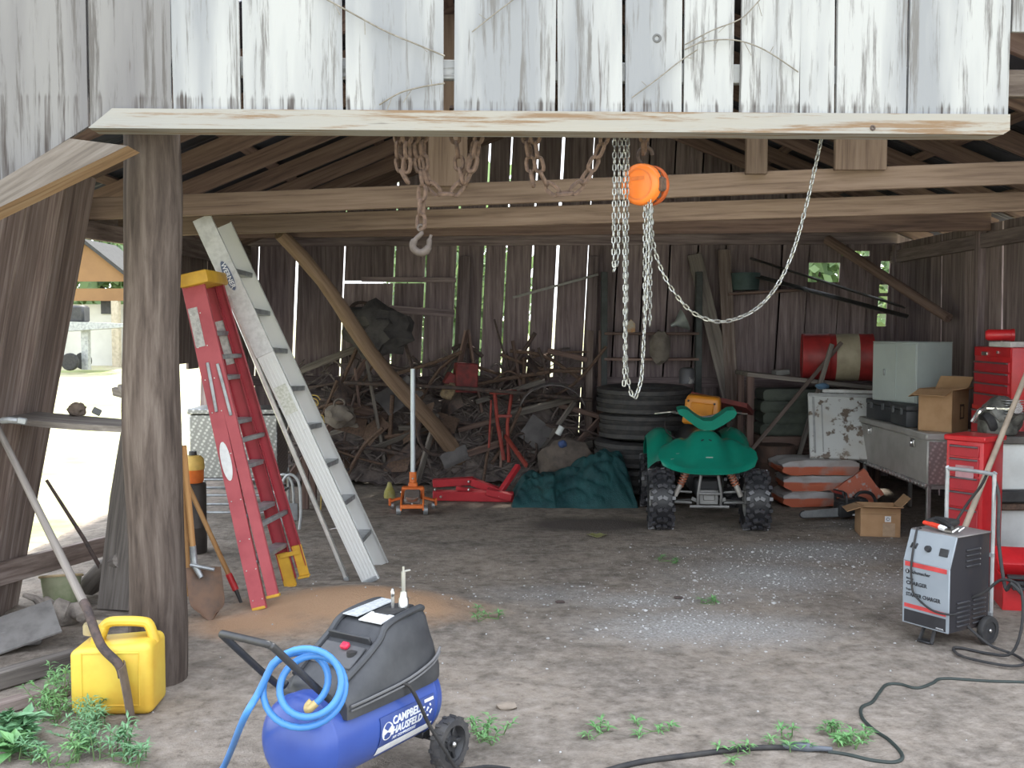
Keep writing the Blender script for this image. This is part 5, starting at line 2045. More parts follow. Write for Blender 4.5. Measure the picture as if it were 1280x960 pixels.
weed_a = leaf('weed_leaf', (.17, .36, .13), (.10, .24, .08))
weed_b = leaf('weed_leaf_blue', (.16, .33, .16), (.10, .23, .11))
spots = [(20, 925, .17, 9, weed_b, True), (60, 900, .17, 12, weed_a, False), (88, 885, .20, 14, weed_a, False), (105, 930, .17, 16, weed_b, False), (140, 945, .14, 14, weed_b, False), (80, 955, .12, 10, weed_a, False),
         (62, 868, .16, 6, weed_a, False), (8, 945, .12, 7, weed_a, True), (118, 905, .12, 12, weed_b, False), (40, 950, .10, 8, weed_b, False), (160, 955, .10, 9, weed_b, False)]
wl = ['broad leaved weed at the far left of the weed patch', 'feathery weed between the broad leaved weed and the dark timber', 'tallest feathery weed in front of the dark timber', 'bushy blue green weed in front of the yellow jug',
      'low blue green weed right of the bushy one, nearest the shovel tip', 'low feathery weed at the front edge of the weed patch', 'single weed sprig rising in front of the squared timber', 'broad leaved weed at the front left corner of the weed patch',
      'feathery weed close against the base of the yellow jug', 'small weed at the front between two broad leaved ones', 'small weed at the right front end of the weed patch']
for i, (px, py, hh, n, m_, big) in enumerate(spots):
    make_weed('weed', GZ(px, py), hh, n, 50 + i, m_, wl[i], None, 1.0, big)
small = [(605, 925, .11, 9, 'green weed tuft on the dirt beside the right compressor wheel'), (608, 775, .05, 5, 'tiny weed on the dirt behind the compressor near the sand mound'), (1045, 925, .07, 8, 'green weed tuft beside the hose connector on the dirt'),
         (1070, 928, .06, 8, 'low weed right of the hose connector'), (985, 930, .05, 5, 'small weed just left of the hose connector'), (750, 918, .05, 4, 'tiny weed on the dirt midway between compressor and hose'),
         (815, 915, .035, 4, 'tiny weed on the bare dirt right of midway'), (880, 755, .03, 4, 'tiny weed at the back edge of the white gravel'), (838, 702, .03, 4, 'tiny weed on the dirt in front of the quad bike'), (917, 948, .04, 4, 'tiny weed behind the black hose near the front edge')]
for i, (px, py, hh, n, lab) in enumerate(small):
    make_weed('weed', GZ(px, py), hh, n, 90 + i, weed_a, lab, None, 1.3)
def make_gravel():
    rnd = random.Random(5)
    mb = MB()
    for i in range(1500):
        cx, cy, rx, ry, k = rnd.choices(GRAV, [q[2] * q[3] * q[4] for q in GRAV])[0]
        x, y = rnd.gauss(cx, rx * .62), rnd.gauss(cy, ry * .62)
        s = rnd.choice([.003, .0035, .004, .005, .006, .008])
        if rnd.random() < .012: s = .014
        t = bmesh.new(); bmesh.ops.create_icosphere(t, subdivisions=1, radius=1)
        for v in t.verts:
            v.co *= 1 + rnd.uniform(-.25, .25)
            v.co = V((v.co.x * s * rnd.choice([1, 1.3]), v.co.y * s, v.co.z * s * .6))
        mb.add(t, Matrix.Translation((x, y, zg(x, y) + s * .3)) @ Matrix.Rotation(rnd.uniform(0, 3), 4, 'Z'))
    for i in range(220):
        x, y = rnd.uniform(-2, 3.2), rnd.uniform(4.2, 8.5)
        s = rnd.choice([.003, .004, .006])
        t = bmesh.new(); bmesh.ops.create_icosphere(t, subdivisions=1, radius=s)
        mb.add(t, Matrix.Translation((x, y, zg(x, y) + s * .2)))
    tag(mb.build('gravel', plain('white_gravel', (.46, .46, .455), .8, 0, (.34, .33, .32), 3, .45, .6), smooth=0), 'scattered white gravel chips on the dirt floor', 'gravel', None, 'stuff')
make_gravel()
g = GZ(746, 671)
mb = MB()
mb.grid(lambda u, v: g + V(((u - .5) * .18 * math.sin(.35 + v * 2.4), (v - .5) * .16, .012 + .02 * abs(u - .5) + .008 * math.sin(v * 6))), 6, 6, .002)
tag(mb.build('dry_leaf', plain('yellow_leaf', (.26, .26, .10), .7)), 'large yellow green leaf lying on the floor in front of the green tarp', 'leaf')
# small rubbish on the dirt
mb = MB(); g = GZ(633, 884); mb.blob(g + V((0, 0, .01)), (.05, .035, .02), 2, .3)
tag(mb.build('pebble', plain('tan_stone', (.30, .25, .20), .9)), 'flat tan stone on the dirt right of the compressor', 'stone')
for (px, py, lab) in ((700, 753, 'dark chip of bark on the dirt behind the gravel, left'), (848, 748, 'dark chip of bark on the dirt at the edge of the gravel')):
    mb = MB(); g = GZ(px, py); mb.box(g + V((0, 0, .008)), (.06, .03, .014), rot=(0, .1, .4), bev=.004)
    tag(mb.build('bark_chip', rust_dark), lab, 'bark chip')
# ------------------------------------------------------------------ quad bike
def make_quad():
    c = G(890, 667)
    rz = math.radians(-4)
    c = V((c.x, c.y + .22, zg(c.x, c.y)))
    root = thing('quad_bike', 'green quad bike with knobby tires facing the opening', 'quad bike', c, rz)
    F = frame(c, rz)
    green = plain('green_plastic', (.008, .235, .16), .30, 0, (.007, .19, .13), 4, spec=.55)
    R = .265
    def wheel(x, y, R, wd, side, name='wheel'):
        WX = F @ Matrix.Translation((x, y, R)) @ Matrix.Rotation(math.pi / 2, 4, 'Y')
        mb = MB(WX)
        h = wd / 2
        mb.lathe([(.14, -h * .8), (.16, -h * .95), (R * .86, -h), (R * .94, -h * .8), (R * .965, 0), (R * .94, h * .8), (R * .86, h), (.16, h * .95), (.14, h * .8)], 40, closed=True)
        wl = mb.build(name, plain('knobby_rubber', (.014, .0145, .018), .5, 0, (.022, .023, .026), 16, spec=.6), root)
        mb = MB(WX)
        nk = 16
        for k in range(nk):
            an = 2 * math.pi * k / nk
            for (zz, da, tw) in ((-.33, 0, .55), (.33, 0, -.55), (-.11, .5, .45), (.11, .5, -.45)):
                a2 = an + da * 2 * math.pi / nk
                rr = R * (.985 if abs(zz) < .2 else .965)
                mm = Matrix.Rotation(a2, 4, 'Z') @ Matrix.Translation((rr, 0, zz * wd)) @ Matrix.Rotation(tw, 4, 'X')
                t = bmesh.new(); bmesh.ops.create_cube(t, size=1)
                for v in t.verts: v.co = V((v.co.x * .034, v.co.y * .030, v.co.z * wd * .20))
                mb.add(t, mm)
            # shoulder lugs
            for s in (-1, 1):
                mm = Matrix.Rotation(an + math.pi / nk, 4, 'Z') @ Matrix.Translation((R * .92, 0, s * h * .93))
                t = bmesh.new(); bmesh.ops.create_cube(t, size=1)
                for v in t.verts: v.co = V((v.co.x * .05, v.co.y * .03, v.co.z * .03))
                mb.add(t, mm)
        mb.build('tread_lug', plain('lug_rubber', (.036, .037, .043), .35, 0, (.065, .065, .072), 20, spec=.9), wl)  # lugs paler than the tire body, knob glints put into the colour
        mb = MB(WX)
        for s in (-1, 1):
            mb.lathe([(0, s * h * .3), (.05, s * h * .32), (.11, s * h * .55), (.135, s * h * .8), (.15, s * h * .86), (.148, s * h * .7), (.12, s * h * .3)], 28)
        mb.build('rim', plain('rim_grey', (.42, .43, .42), .5, .4), wl)
    for s in (-1, 1):
        wheel(s * .415, 0, R, .21, s)
        wheel(s * .40, 1.18, .26, .26, s)
    # front body: nose and fenders in one sheet
    def nose(u, v):
        x = (u - .5) * 2
        k = abs(x)
        wv = .435 if v < .35 else .435 - (v - .35) / .65 * .13
        if v < .12: wv = .40 + .035 * v / .12
        y = -.24 + .64 * v + .17 * k ** 3 * (1 - v)
        s = v * v * (3 - 2 * v)
        zc_ = .555 + .30 * min(1, s * 1.15)
        zs = .590 + .13 * math.sin(min(1, v * 1.1) * math.pi * .62)
        m = k ** 2.2
        z = zc_ * (1 - m) + zs * m + .012 * max(0, k - .8) / .2 * (1 - v) - (.03 * (1 - v / .1) if v < .1 else 0)
        # valley between hood and fender
        z -= .055 * math.exp(-((k - .50) / .17) ** 2) * min(1, v * 1.6)
        return (x * wv, y, z)
    mb = MB(F); mb.grid(nose, 36, 24, .008); mb.build('front_fender', green, root)
    # rear fenders arch over the rear wheels
    for s in (-1, 1):
        mb = MB(F)
        def rf(u, v):
            an = math.radians(15 + 150 * u)
            x = s * (.24 + .25 * v)
            r = .36 - .02 * (v - .3) ** 2
            return (x, 1.10 - .40 * math.cos(an), .44 + (r + .02) * math.sin(an) - .10 * v ** 3 - .06 * (1 - v) ** 3)
        mb.grid(rf, 18, 8, .008)
        mb.build('rear_fender', green, root)
    # dark chassis under the body
    dk = plain('chassis_dark', (.03, .03, .033), .6, .2)
    mb = MB(F)
    mb.box((0, .65, .40), (.30, .9, .22), bev=.04)
    mb.box((0, .25, .36), (.22, .4, .16), bev=.02)
    mb.tube([(-.3, .35, .3), (-.36, .62, .27), (-.3, .85, .3)], .02, 8)
    mb.tube([(.3, .35, .3), (.36, .62, .27), (.3, .85, .3)], .02, 8)
    mb.build('chassis', dk, root)
    gs = plain('frame_steel', (.24, .24, .235), .5, .5)
    mb = MB(F)
    for s in (-1, 1):
        mb.tube([(s * .14, -.02, .24), (s * .33, .0, .24)], .013, 8)
        mb.tube([(s * .14, .14, .24), (s * .33, .0, .24)], .013, 8)
        mb.tube([(s * .14, .0, .33), (s * .33, .0, .34)], .011, 8)
        mb.tube([(s * .10, -.12, .22), (s * .10, -.15, .34), (s * .075, -.13, .50)], .013, 8)
        mb.box((s * .335, 0, .29), (.035, .06, .12), bev=.006)
    mb.tube([(-.17, -.14, .225), (.17, -.14, .225)], .014, 8)
    mb.tube([(-.10, -.15, .34), (.10, -.15, .34)], .011, 8)
    mb.box((0, -.08, .30), (.17, .03, .13), bev=.006)
    mb.box((.0, -.10, .30), (.10, .02, .05), bev=.004)
    mb.box((-.12, -.02, .27), (.05, .05, .03), rot=(0, .4, 0)); mb.box((.13, -.02, .27), (.05, .05, .03), rot=(0, -.4, 0))
    mb.build('front_frame', gs, root)
    sp = plain('spring_copper', (.45, .16, .09), .5)
    for s in (-1, 1):
        a, b = V((s * .17, -.03, .56)), V((s * .29, -.02, .30))
        mb = MB(F); mb.tube([a, b], .016, 8)
        mb.tube([a.lerp(b, .62), b], .024, 10)
        sh = mb.build('shock_absorber', plain('shock_grey', (.55, .52, .48), .4, .3), root)
        mb = MB(F)
        d = (b - a).normalized(); n1 = d.cross(V((0, 1, 0))).normalized(); n2 = d.cross(n1)
        pts = []
        for k in range(57):
            an = k * 2 * math.pi / 8
            pts.append(a.lerp(b, .02 + .62 * k / 56) + n1 * (.027 * math.cos(an)) + n2 * (.027 * math.sin(an)))
        mb.tube(pts, .009, 6)
        mb.build('coil_spring', sp, sh)
    # seat and tank cover
    mb = MB(F)
    def seat(u, v):
        x = (u - .5) * 2
        y = .42 + .95 * v
        wv = .13 + .05 * v
        return (x * wv, y, .80 + .03 * math.sin(v * 3) - .12 * abs(x) ** 3)
    mb.grid(seat, 12, 14, .05); mb.build('seat', black_pl, root)
    # handlebar cover: the raised V
    mb = MB(F)
    zz = lambda py: (668 - py) * .00712
    poly = [((px - 890) * .0070, zz(py)) for px, py in ((853, 517), (859, 515), (866, 516), (876, 524), (887, 531), (898, 531), (908, 524), (917, 517), (926, 516), (930, 520), (927, 526), (914, 536), (902, 543), (893, 544), (882, 542), (868, 531), (856, 522))]
    mb.prism(poly, .10, basis((1, 0, 0), (0, -.25, .97), (0, .97, .25), (0, .46, -.0)) @ Matrix.Identity(4))
    # keep height true after the lean
    mb.build('handlebar_cover', green, root)
    mb = MB(F)
    mb.tube([(0, .60, .74), (0, .54, .92)], .022, 8)
    mb.tube(spline([(-.37, .66, .985), (-.22, .58, .99), (0, .54, .95), (.22, .58, .99), (.37, .66, .985)], 6), .012, 8)
    mb.build('handlebar', gs, root)
    for s in (-1, 1):
        mb = MB(F); mb.tube([(s * .26, .605, .99), (s * .385, .665, .985)], .019, 10); mb.build('grip', black_rub, root)
        mb = MB(F); mb.tube(spline([(s * .24, .57, 1.0), (s * .30, .54, 1.0), (s * .40, .58, .985), (s * .43, .60, .98)], 4), .008, 6); mb.build('brake_lever', steel, root)
    mb = MB(F); mb.tube(spline([(-.27, .56, 1.0), (-.34, .50, .93), (-.33, .42, .82), (-.2, .36, .74)], 5), .005, 5); mb.tube(spline([(.22, .56, 1.0), (.27, .46, .92), (.22, .40, .84)], 5), .005, 5); mb.build('cable', black_pl, root)
    # marks on the nose
    def on_nose(x, v, lift=.004):
        p = V(nose(x / 2 + .5, v))
        e = 1e-3
        du = V(nose(x / 2 + .5 + e, v)) - V(nose(x / 2 + .5 - e, v))
        dv = V(nose(x / 2 + .5, v + e)) - V(nose(x / 2 + .5, v - e))
        n = du.cross(dv).normalized()
        if n.z < 0: n = -n
        return p + n * lift, n, du.normalized()
    for s in (-1, 1):
        mb = MB(F)
        p, n, xx = on_nose(s * .09, .60)
        mb.prism([(.016 * math.cos(k * math.pi / 8), .007 * math.sin(k * math.pi / 8)) for k in range(16)], .004, basis((xx + n.cross(xx) * s * -.6).normalized(), n.cross((xx + n.cross(xx) * s * -.6).normalized()), n, p - n * .004))
        mb.build('air_slot', black_ink, root)
    p, n, xx = on_nose(0, .78, .003)
    mb = MB(F); mb.torus(p, .014, .003, 20, 6, basis(xx, n.cross(xx), n, (0, 0, 0))); mb.build('emblem', plain('emblem_grey', (.25, .36, .33), .4), root)
    p, n, xx = on_nose(.02, .33, .003)
    mb = MB(F); mb.box(p, (.062, .003, .010), rot=basis(xx, n.cross(xx), n, (0, 0, 0)).to_3x3() @ Euler((math.pi / 2, 0, 0)).to_matrix()); mb.build('nose_badge', plain('badge_silver', (.5, .6, .57), .4), root)
    mb = MB(F)
    for s, x, v in ((-1, -.62, .42), (-1, -.72, .25)):
        p, n, xx = on_nose(x, v, .002); mb.box(p, (.05, .008, .003), rot=(0, 0, .9))
    mb.build('scratch', plain('scuff', (.35, .48, .44), .6), root)
    # orange case carried on the seat
    p = F @ V((.06, .98, .835))
    cs = thing('tool_case', 'orange plastic case riding on the seat of the green quad bike', 'case', p, math.radians(-14))
    Fc = frame(p, math.radians(-14))
    om = plain('case_orange', (.62, .24, .02), .4, 0, (.5, .19, .02), 6)
    mb = MB(Fc); mb.box((0, 0, .15), (.37, .28, .29), rot=(0, .10, 0), bev=.035, seg=3, taper=.86); mb.build('body', om, cs)
    mb = MB(Fc); mb.box((0, -.135, .17), (.22, .02, .12), rot=(.1, .1, 0), bev=.012); mb.tube([(-.165, -.10, .05), (-.15, -.10, .26)], .012, 6); mb.build('panel', om, cs)
    mb = MB(Fc)
    for (x, z) in ((-.12, .06), (-.13, .25), (.13, .05), (.12, .22)):
        mb.blob((x, -.14, z), (.012, .008, .012), 1)
    mb.build('latch', black_pl, cs)
make_quad()
mb = MB()
a, b = P(868, 497, 11.0), P(938, 512, 10.7)
mb.bar(a, b, .30, .05, up=(0, .4, 1))
tag(mb.build('painted_board', plain('board_maroon', (.18, .035, .03), .7, 0, (.12, .03, .028), 9)), 'dull maroon board behind the orange case, leaning from the tires to the crate', 'board')

# ------------------------------------------------------------------ right side
# cement bags
def make_bags():
    m, t, b = _mat('paper_bag')
    b.inputs['Roughness'].default_value = .7
    tcn = N(t, 'ShaderNodeTexCoord'); sp = N(t, 'ShaderNodeSeparateXYZ')
    t.links.new(tcn.outputs['Generated'], sp.inputs[0])
    ad = N(t, 'ShaderNodeMath', operation='ADD')
    n = nz(t, coords(t), 8, 3)
    sc = N(t, 'ShaderNodeMath', operation='MULTIPLY'); sc.inputs[1].default_value = .12
    t.links.new(n, sc.inputs[0]); t.links.new(sp.outputs[2], ad.inputs[0]); t.links.new(sc.outputs[0], ad.inputs[1])
    c = ramp(t, ad.outputs[0], [(.10, (.42, .40, .38)), (.14, (.50, .125, .06)), (.58, (.52, .135, .07)), (.66, (.46, .45, .45))])
    c = mix(t, ramp(t, nz(t, coords(t), 4, 4), [(.5, 0.0), (.62, .6)]), c, (.33, .28, .25))
    t.links.new(c, b.inputs['Base Color'])
    bump(t, b, nz(t, coords(t), 9, 4), .5, .01)
    lab = ['orange and white paper sack at the bottom of the stack behind the chainsaw', 'orange and white paper sack in the middle of the stack behind the chainsaw', 'orange and grey paper sack on top of the stack, under the scraped white panel']
    p0 = G(1035, 640)
    for i in range(3):
        c = V((p0.x + (.0, .03, -.02)[i], p0.y + .45, .085 + .158 * i))
        t = bmesh.new(); bmesh.ops.create_cube(t, size=1)
        bmesh.ops.subdivide_edges(t, edges=t.edges[:], cuts=9, use_grid_fill=True)
        for v in t.verts:
            q = V(v.co)
            e = max(abs(q.x), abs(q.y)) * 2
            pin = 1 - .45 * max(0, (abs(q.x) * 2 - .75) / .25) ** 2
            v.co = V((q.x * .78, q.y * .46, q.z * .165 * pin * (1 - .10 * e ** 6)))
            v.co += V((noise.noise(q * 5 + V((i, 0, 0))), noise.noise(q * 5 + V((0, i + 4, 0))), noise.noise(q * 4 + V((0, 0, i + 8))))) * .016
        mb = MB(); mb.add(t, Matrix.Translation(c) @ Matrix.Rotation((.05, -.04, .06)[i], 4, 'Z'))
        tag(mb.build('paper_sack', m), lab[i], 'sack')
    # loose sack tipped against the stack
    mb = MB()
    q = P(1072, 612, 9.95)
    t = bmesh.new(); bmesh.ops.create_cube(t, size=1); bmesh.ops.subdivide_edges(t, edges=t.edges[:], cuts=6, use_grid_fill=True)
    for v in t.verts:
        k = V(v.co); v.co = V((k.x * .36, k.y * .10, k.z * .30)) + V((noise.noise(k * 4), noise.noise(k * 4 + V((3, 0, 0))), noise.noise(k * 4 + V((0, 5, 0))))) * .02
    mb.add(t, Matrix.Translation((q.x, q.y + .0, .20)) @ Euler((-.3, -.6, .1)).to_matrix().to_4x4())
    tag(mb.build('paper_sack', plain('sack_orange', (.50, .14, .08), .7, 0, (.42, .38, .36), 9, .55, .62)), 'crumpled orange sack tipped up between the sack stack and the chainsaw', 'sack')
    # scraped white panel leaning on the sacks
    root = None
    y0 = p0.y + .28
    bl, br_ = P(1012, 580, y0), P(1093, 592, y0 - .1)
    bl.z = .49; br_.z = .48
    tl = P(1026, 492, y0 + .32)
    root = thing('door_panel', 'scraped white refrigerator door panel leaning on top of the paper sacks', 'panel', bl)
    x = (br_ - bl).normalized(); yv = (tl - bl); yv = (yv - x * yv.dot(x)); H = yv.length; yv.normalize(); z = x.cross(yv)
    Wd = .74
    M = basis(x, yv, z, bl)
    pm, t, b = _mat('scraped_white')
    b.inputs['Roughness'].default_value = .6
    v = coords(t)
    n1 = nz(t, v, 9, 5, .6)
    c = ramp(t, n1, [(.54, (.56, .58, .57)), (.60, (.13, .10, .08))])
    c = mix(t, ramp(t, nz(t, v, 2.2, 3), [(.45, 0.0), (.7, .6)]), c, (.42, .36, .28))
    t.links.new(c, b.inputs['Base Color'])
    mb = MB(M); mb.box((Wd / 2, H / 2, 0), (Wd, H, .05), bev=.012, seg=2); mb.build('body', pm, root)
    mb = MB(M)
    mb.box((Wd / 2, H - .03, .03), (Wd - .02, .035, .02), bev=.006)
    mb.box((.05, H / 2, .028), (.022, H - .1, .012), bev=.004); mb.box((.13, H / 2 - .04, .028), (.012, H - .2, .010), bev=.003)
    mb.build('trim', plain('trim_grey', (.40, .41, .41), .5), root)
    # pale lid and rolled blue rag lying along its top edge
    e = tl + x * .05
    mb = MB(); mb.bar(tl + V((.02, .02, .03)), tl + x * .52 + V((.0, .02, .03)), .09, .035); tag(mb.build('plastic_lid', plain('lid_white', (.50, .51, .50), .5)), 'long pale lid lying along the top edge of the scraped white panel', 'lid')
    mb = MB(); mb.blob(tl + V((.02, .02, .075)), (.07, .05, .035), 2, .3); tag(mb.build('blue_cloth', plain('cloth_blue', (.10, .19, .30), .9)), 'balled blue cloth on the top left corner of the scraped white panel', 'cloth')
make_bags()

# tread plate truck box along the right wall
def make_truck_box():
    X0_, X1_ = 3.50, 4.02
    Yn, Yf = 8.72, 10.45
    zb1, zt1 = .46, .90
    root = thing('truck_box', 'long silver truck tool box with a tread plate end, by the right wall', 'tool box', (X0_ + .26, (Yn + Yf) / 2, 0))
    smooth_alu = plain('dull_aluminium', (.46, .45, .43), .5, .4, (.36, .345, .32), 3)
    mb = MB(); mb.box(((X0_ + X1_) / 2, (Yn + Yf) / 2, (zb1 + zt1) / 2 - .03), (X1_ - X0_, Yf - Yn, zt1 - zb1 - .06), bev=.01); mb.build('body', smooth_alu, root)
    mb = MB(); mb.box(((X0_ + X1_) / 2, (Yn + Yf) / 2, zt1 - .03), (X1_ - X0_ + .03, Yf - Yn + .03, .06), bev=.012); mb.build('lid', smooth_alu, root)
    mb = MB(); mb.box(((X0_ + X1_) / 2, Yn - .006, (zb1 + zt1) / 2 - .03), (X1_ - X0_ - .02, .008, zt1 - zb1 - .08)); mb.build('end_plate', tread_bright, root)
    mb = MB()
    mb.box((X0_ - .005, (Yn + Yf) / 2, zb1 + .0), (.02, Yf - Yn, .03), bev=.003)
    for i in range(22):
        mb.box((X0_ - .016, Yn + .06 + i * (Yf - Yn - .12) / 21, zb1), (.012, .045, .018), rot=(.6, 0, 0), bev=.003)
    mb.build('edge_trim', plain('trim_bright', (.60, .60, .60), .35, .8), root)
    mb = MB()
    for yy in (Yn + .30, Yf - .35):
        mb.box((X0_ - .012, yy, zt1 - .11), (.02, .09, .07), bev=.006)
        mb.blob((X0_ - .025, yy, zt1 - .11), (.012, .02, .02), 1)
    mb.build('latch', steel, root)
    mb = MB()
    for xx in (X0_ + .03, X1_ - .03):
        for yy in (Yn + .03, Yf - .10):
            mb.bar((xx, yy, zg(xx, yy)), (xx, yy, zb1 + .01), .035, .035, up=(0, 1, 0))
        mb.bar((xx, Yn + .03, zb1 - .02), (xx, Yf - .1, zb1 - .02), .035, .035)
    for yy in (Yn + .03, Yf - .10):
        mb.bar((X0_ + .03, yy, zb1 - .02), (X1_ - .03, yy, zb1 - .02), .035, .035)
    mb.build('stand', plain('stand_steel', (.33, .32, .31), .5, .6), root)
    # things on top
    z = zt1
    bk = plain('case_black', (.025, .028, .032), .5, 0, (.04, .043, .048), 8)
    for (yy, w_, l_, h_, lab, rz) in ((9.98, .42, .50, .20, 'black plastic case under the far half of the grey cabinet on the truck box', .1), (9.42, .42, .46, .20, 'black plastic case nearer the carton on the truck box', -.05)):
        rt = thing('plastic_case', lab, 'case', (3.72, yy, z), rz)
        Fc = frame((3.72, yy, z), rz)
        mb = MB(Fc); mb.box((0, 0, .075), (w_, l_, .145), bev=.012, seg=2); mb.build('body', bk, rt)
        mb = MB(Fc); mb.box((0, 0, .173), (w_ + .01, l_ + .01, .05), bev=.012, seg=2); mb.build('lid', bk, rt)
        mb = MB(Fc)
        for s in (-1, 1): mb.box((-w_ / 2 - .006, s * .12, .14), (.014, .05, .06), bev=.004)
        mb.build('latch', plain('latch_grey', (.12, .13, .14), .5), rt)
    # grey cabinet
    cz = z + .20
    cp = V((3.745, 9.74, cz))
    rz = math.radians(20)
    rt = thing('metal_cabinet', 'plain pale grey metal cabinet box sitting on the black cases', 'cabinet', cp, rz)
    Fc = frame(cp, rz)
    gm = plain('cabinet_grey', (.40, .455, .445), .45, 0, (.36, .405, .40), 3)
    mb = MB(Fc); mb.box((0, 0, .275), (.40, .60, .55), bev=.008, seg=2); mb.build('body', gm, rt)
    mb = MB(Fc); mb.box((-.202, 0, .275), (.012, .58, .53), bev=.004); mb.box((-.21, -.03, .275), (.006, .012, .5)); dr = mb.build('door', gm, rt)
    mb = MB(Fc); mb.box((-.216, .12, .27), (.016, .02, .06), bev=.004); mb.build('handle', grey_steel, dr)
    mb = MB(Fc); mb.box((0, 0, .553), (.405, .605, .012), bev=.004); mb.build('top', gm, rt)
    # open cardboard carton
    cp = V((3.735, 8.98, z)); rz = math.radians(42)
    carton('cardboard_box', 'open cardboard carton on the near end of the truck box beside the red tool chest', cp, rz, .30, .30, .36, up_side=True)
def carton(name, lab, cp, rz, w_, d_, h_, up_side=False, label=False):
    rt = thing(name, lab, 'box', cp, rz)
    Fc = frame(cp, rz)
    t_ = .006
    mb = MB(Fc)
    mb.box((0, 0, t_ / 2), (w_, d_, t_))
    for s in (-1, 1):
        mb.box((s * (w_ / 2 - t_ / 2), 0, h_ / 2), (t_, d_, h_))
        mb.box((0, s * (d_ / 2 - t_ / 2), h_ / 2), (w_, t_, h_))
    mb.build('body', cardboard, rt)
    for s, an in ((-1, 1.9), (1, .75)):
        mb = MB(Fc)
        L = d_ * .48
        mb.box(V((s * (w_ / 2), 0, h_)) + V((s * math.sin(an) * L / 2, 0, math.cos(an) * L / 2)) * .9, (t_, d_ - .01, L), rot=(0, s * an, 0)); mb.build('flap', cardboard, rt)
    for s, an in ((-1, 1.35), (1, 2.2)):
        mb = MB(Fc)
        L = w_ * .42
        mb.box(V((0, s * (d_ / 2), h_)) + V((0, s * math.sin(an) * L / 2, math.cos(an) * L / 2)) * .9, (w_ - .01, t_, L), rot=(-s * an, 0, 0)); mb.build('flap', cardboard, rt)
    if label:
        mb = MB(Fc); mb.box((.06, -d_ / 2 - .002, h_ * .62), (.05, .002, .05)); lb = mb.build('label', white_label, rt)
        mb = MB(Fc); mb.torus((.06, -d_ / 2 - .004, h_ * .62), .012, .003, 16, 5, Matrix.Rotation(math.pi / 2, 4, 'X')); mb.build('label_mark', plain('mark_grey', (.25, .26, .3), .6), lb)
        mb = MB(Fc); mb.box((.07, -d_ / 2 - .0015, h_ * .25), (.10, .002, h_ * .45)); mb.build('tape', plain('tape_tan', (.50, .36, .24), .35), rt)
        mb = MB(Fc); mb.box((-.02, -d_ / 2 - .0012, h_ * .78), (w_ * .9, .0018, .004)); mb.build('fold_line', plain('fold', (.30, .18, .10), .8), rt)
    if up_side:
        mb = MB(Fc)
        for x, z0, ww, hh in ((-.005, .17, .016, .13), (.035, .225, .06, .018), (.035, .115, .06, .014), (.06, .17, .012, .10)):
            mb.box((x, -d_ / 2 - .002, z0), (ww, .002, hh))
        mb.build('printed_mark', plain('print_brown', (.10, .055, .03), .8), rt)
make_truck_box()
carton('cardboard_box', 'small open cardboard box on the floor between the chainsaw and the charger', GZ(1104, 672) + V((0, .15, 0)), math.radians(-8), .33, .26, .25, label=True)

# chainsaw
def make_chainsaw():
    g = GZ(1058, 650)
    rz = math.radians(16)
    root = thing('chainsaw', 'black chainsaw with grey bar on the floor in front of the paper sacks', 'chainsaw', g, rz)
    F = frame(g, rz)
    mb = MB(F)
    mb.box((.03, 0, .11), (.27, .18, .17), bev=.05, seg=3)
    mb.box((.13, 0, .14), (.12, .16, .14), rot=(0, .3, 0), bev=.04, seg=2)
    mb.box((-.06, -.06, .10), (.14, .08, .14), bev=.03, seg=2)
    mb.build('body', plain('saw_black', (.022, .023, .025), .4, 0, (.035, .035, .037), 7, spec=.6), root)
    mb = MB(F)
    poly = [(-.48 + .045 * math.cos(a), .08 + .032 * math.sin(a)) for a in [math.pi / 2 + k * math.pi / 8 for k in range(9)]] + [(-.10, .04), (-.10, .125)]
    mb.prism(poly, .008, basis((1, 0, .0), (0, 0, 1), (0, -1, 0), (0, -.05, 0)))
    br = mb.build('guide_bar', plain('bar_grey', (.34, .36, .37), .45, .5), root)
    mb = MB(F)
    mb.tube([(x, -.054, z) for x, z in poly], .006, 5)
    mb.build('saw_chain', black_pl, br)
    mb = MB(F)
    mb.tube(spline([(-.06, -.10, .10), (-.07, -.10, .22), (-.06, -.06, .255), (-.05, .06, .255), (-.05, .11, .2), (-.04, .11, .08)], 5), .013, 8)
    mb.tube(spline([(.08, 0, .20), (.14, 0, .245), (.26, 0, .23), (.31, 0, .14), (.25, 0, .07)], 5), .016, 8)
    mb.build('handle', black_pl, root)
    mb = MB(F); mb.box((-.105, -.03, .25), (.014, .16, .075), rot=(0, -.2, 0), bev=.005); mb.build('hand_guard', black_pl, root)
    mb = MB(F); mb.box((-.115, -.03, .262), (.006, .12, .022), rot=(0, -.2, 0)); mb.build('guard_mark', plain('guard_red', (.40, .06, .05), .5), root)
    mb = MB(F); mb.box((.02, -.102, .06), (.05, .004, .016)); mb.build('badge', white_label, root)
make_chainsaw()

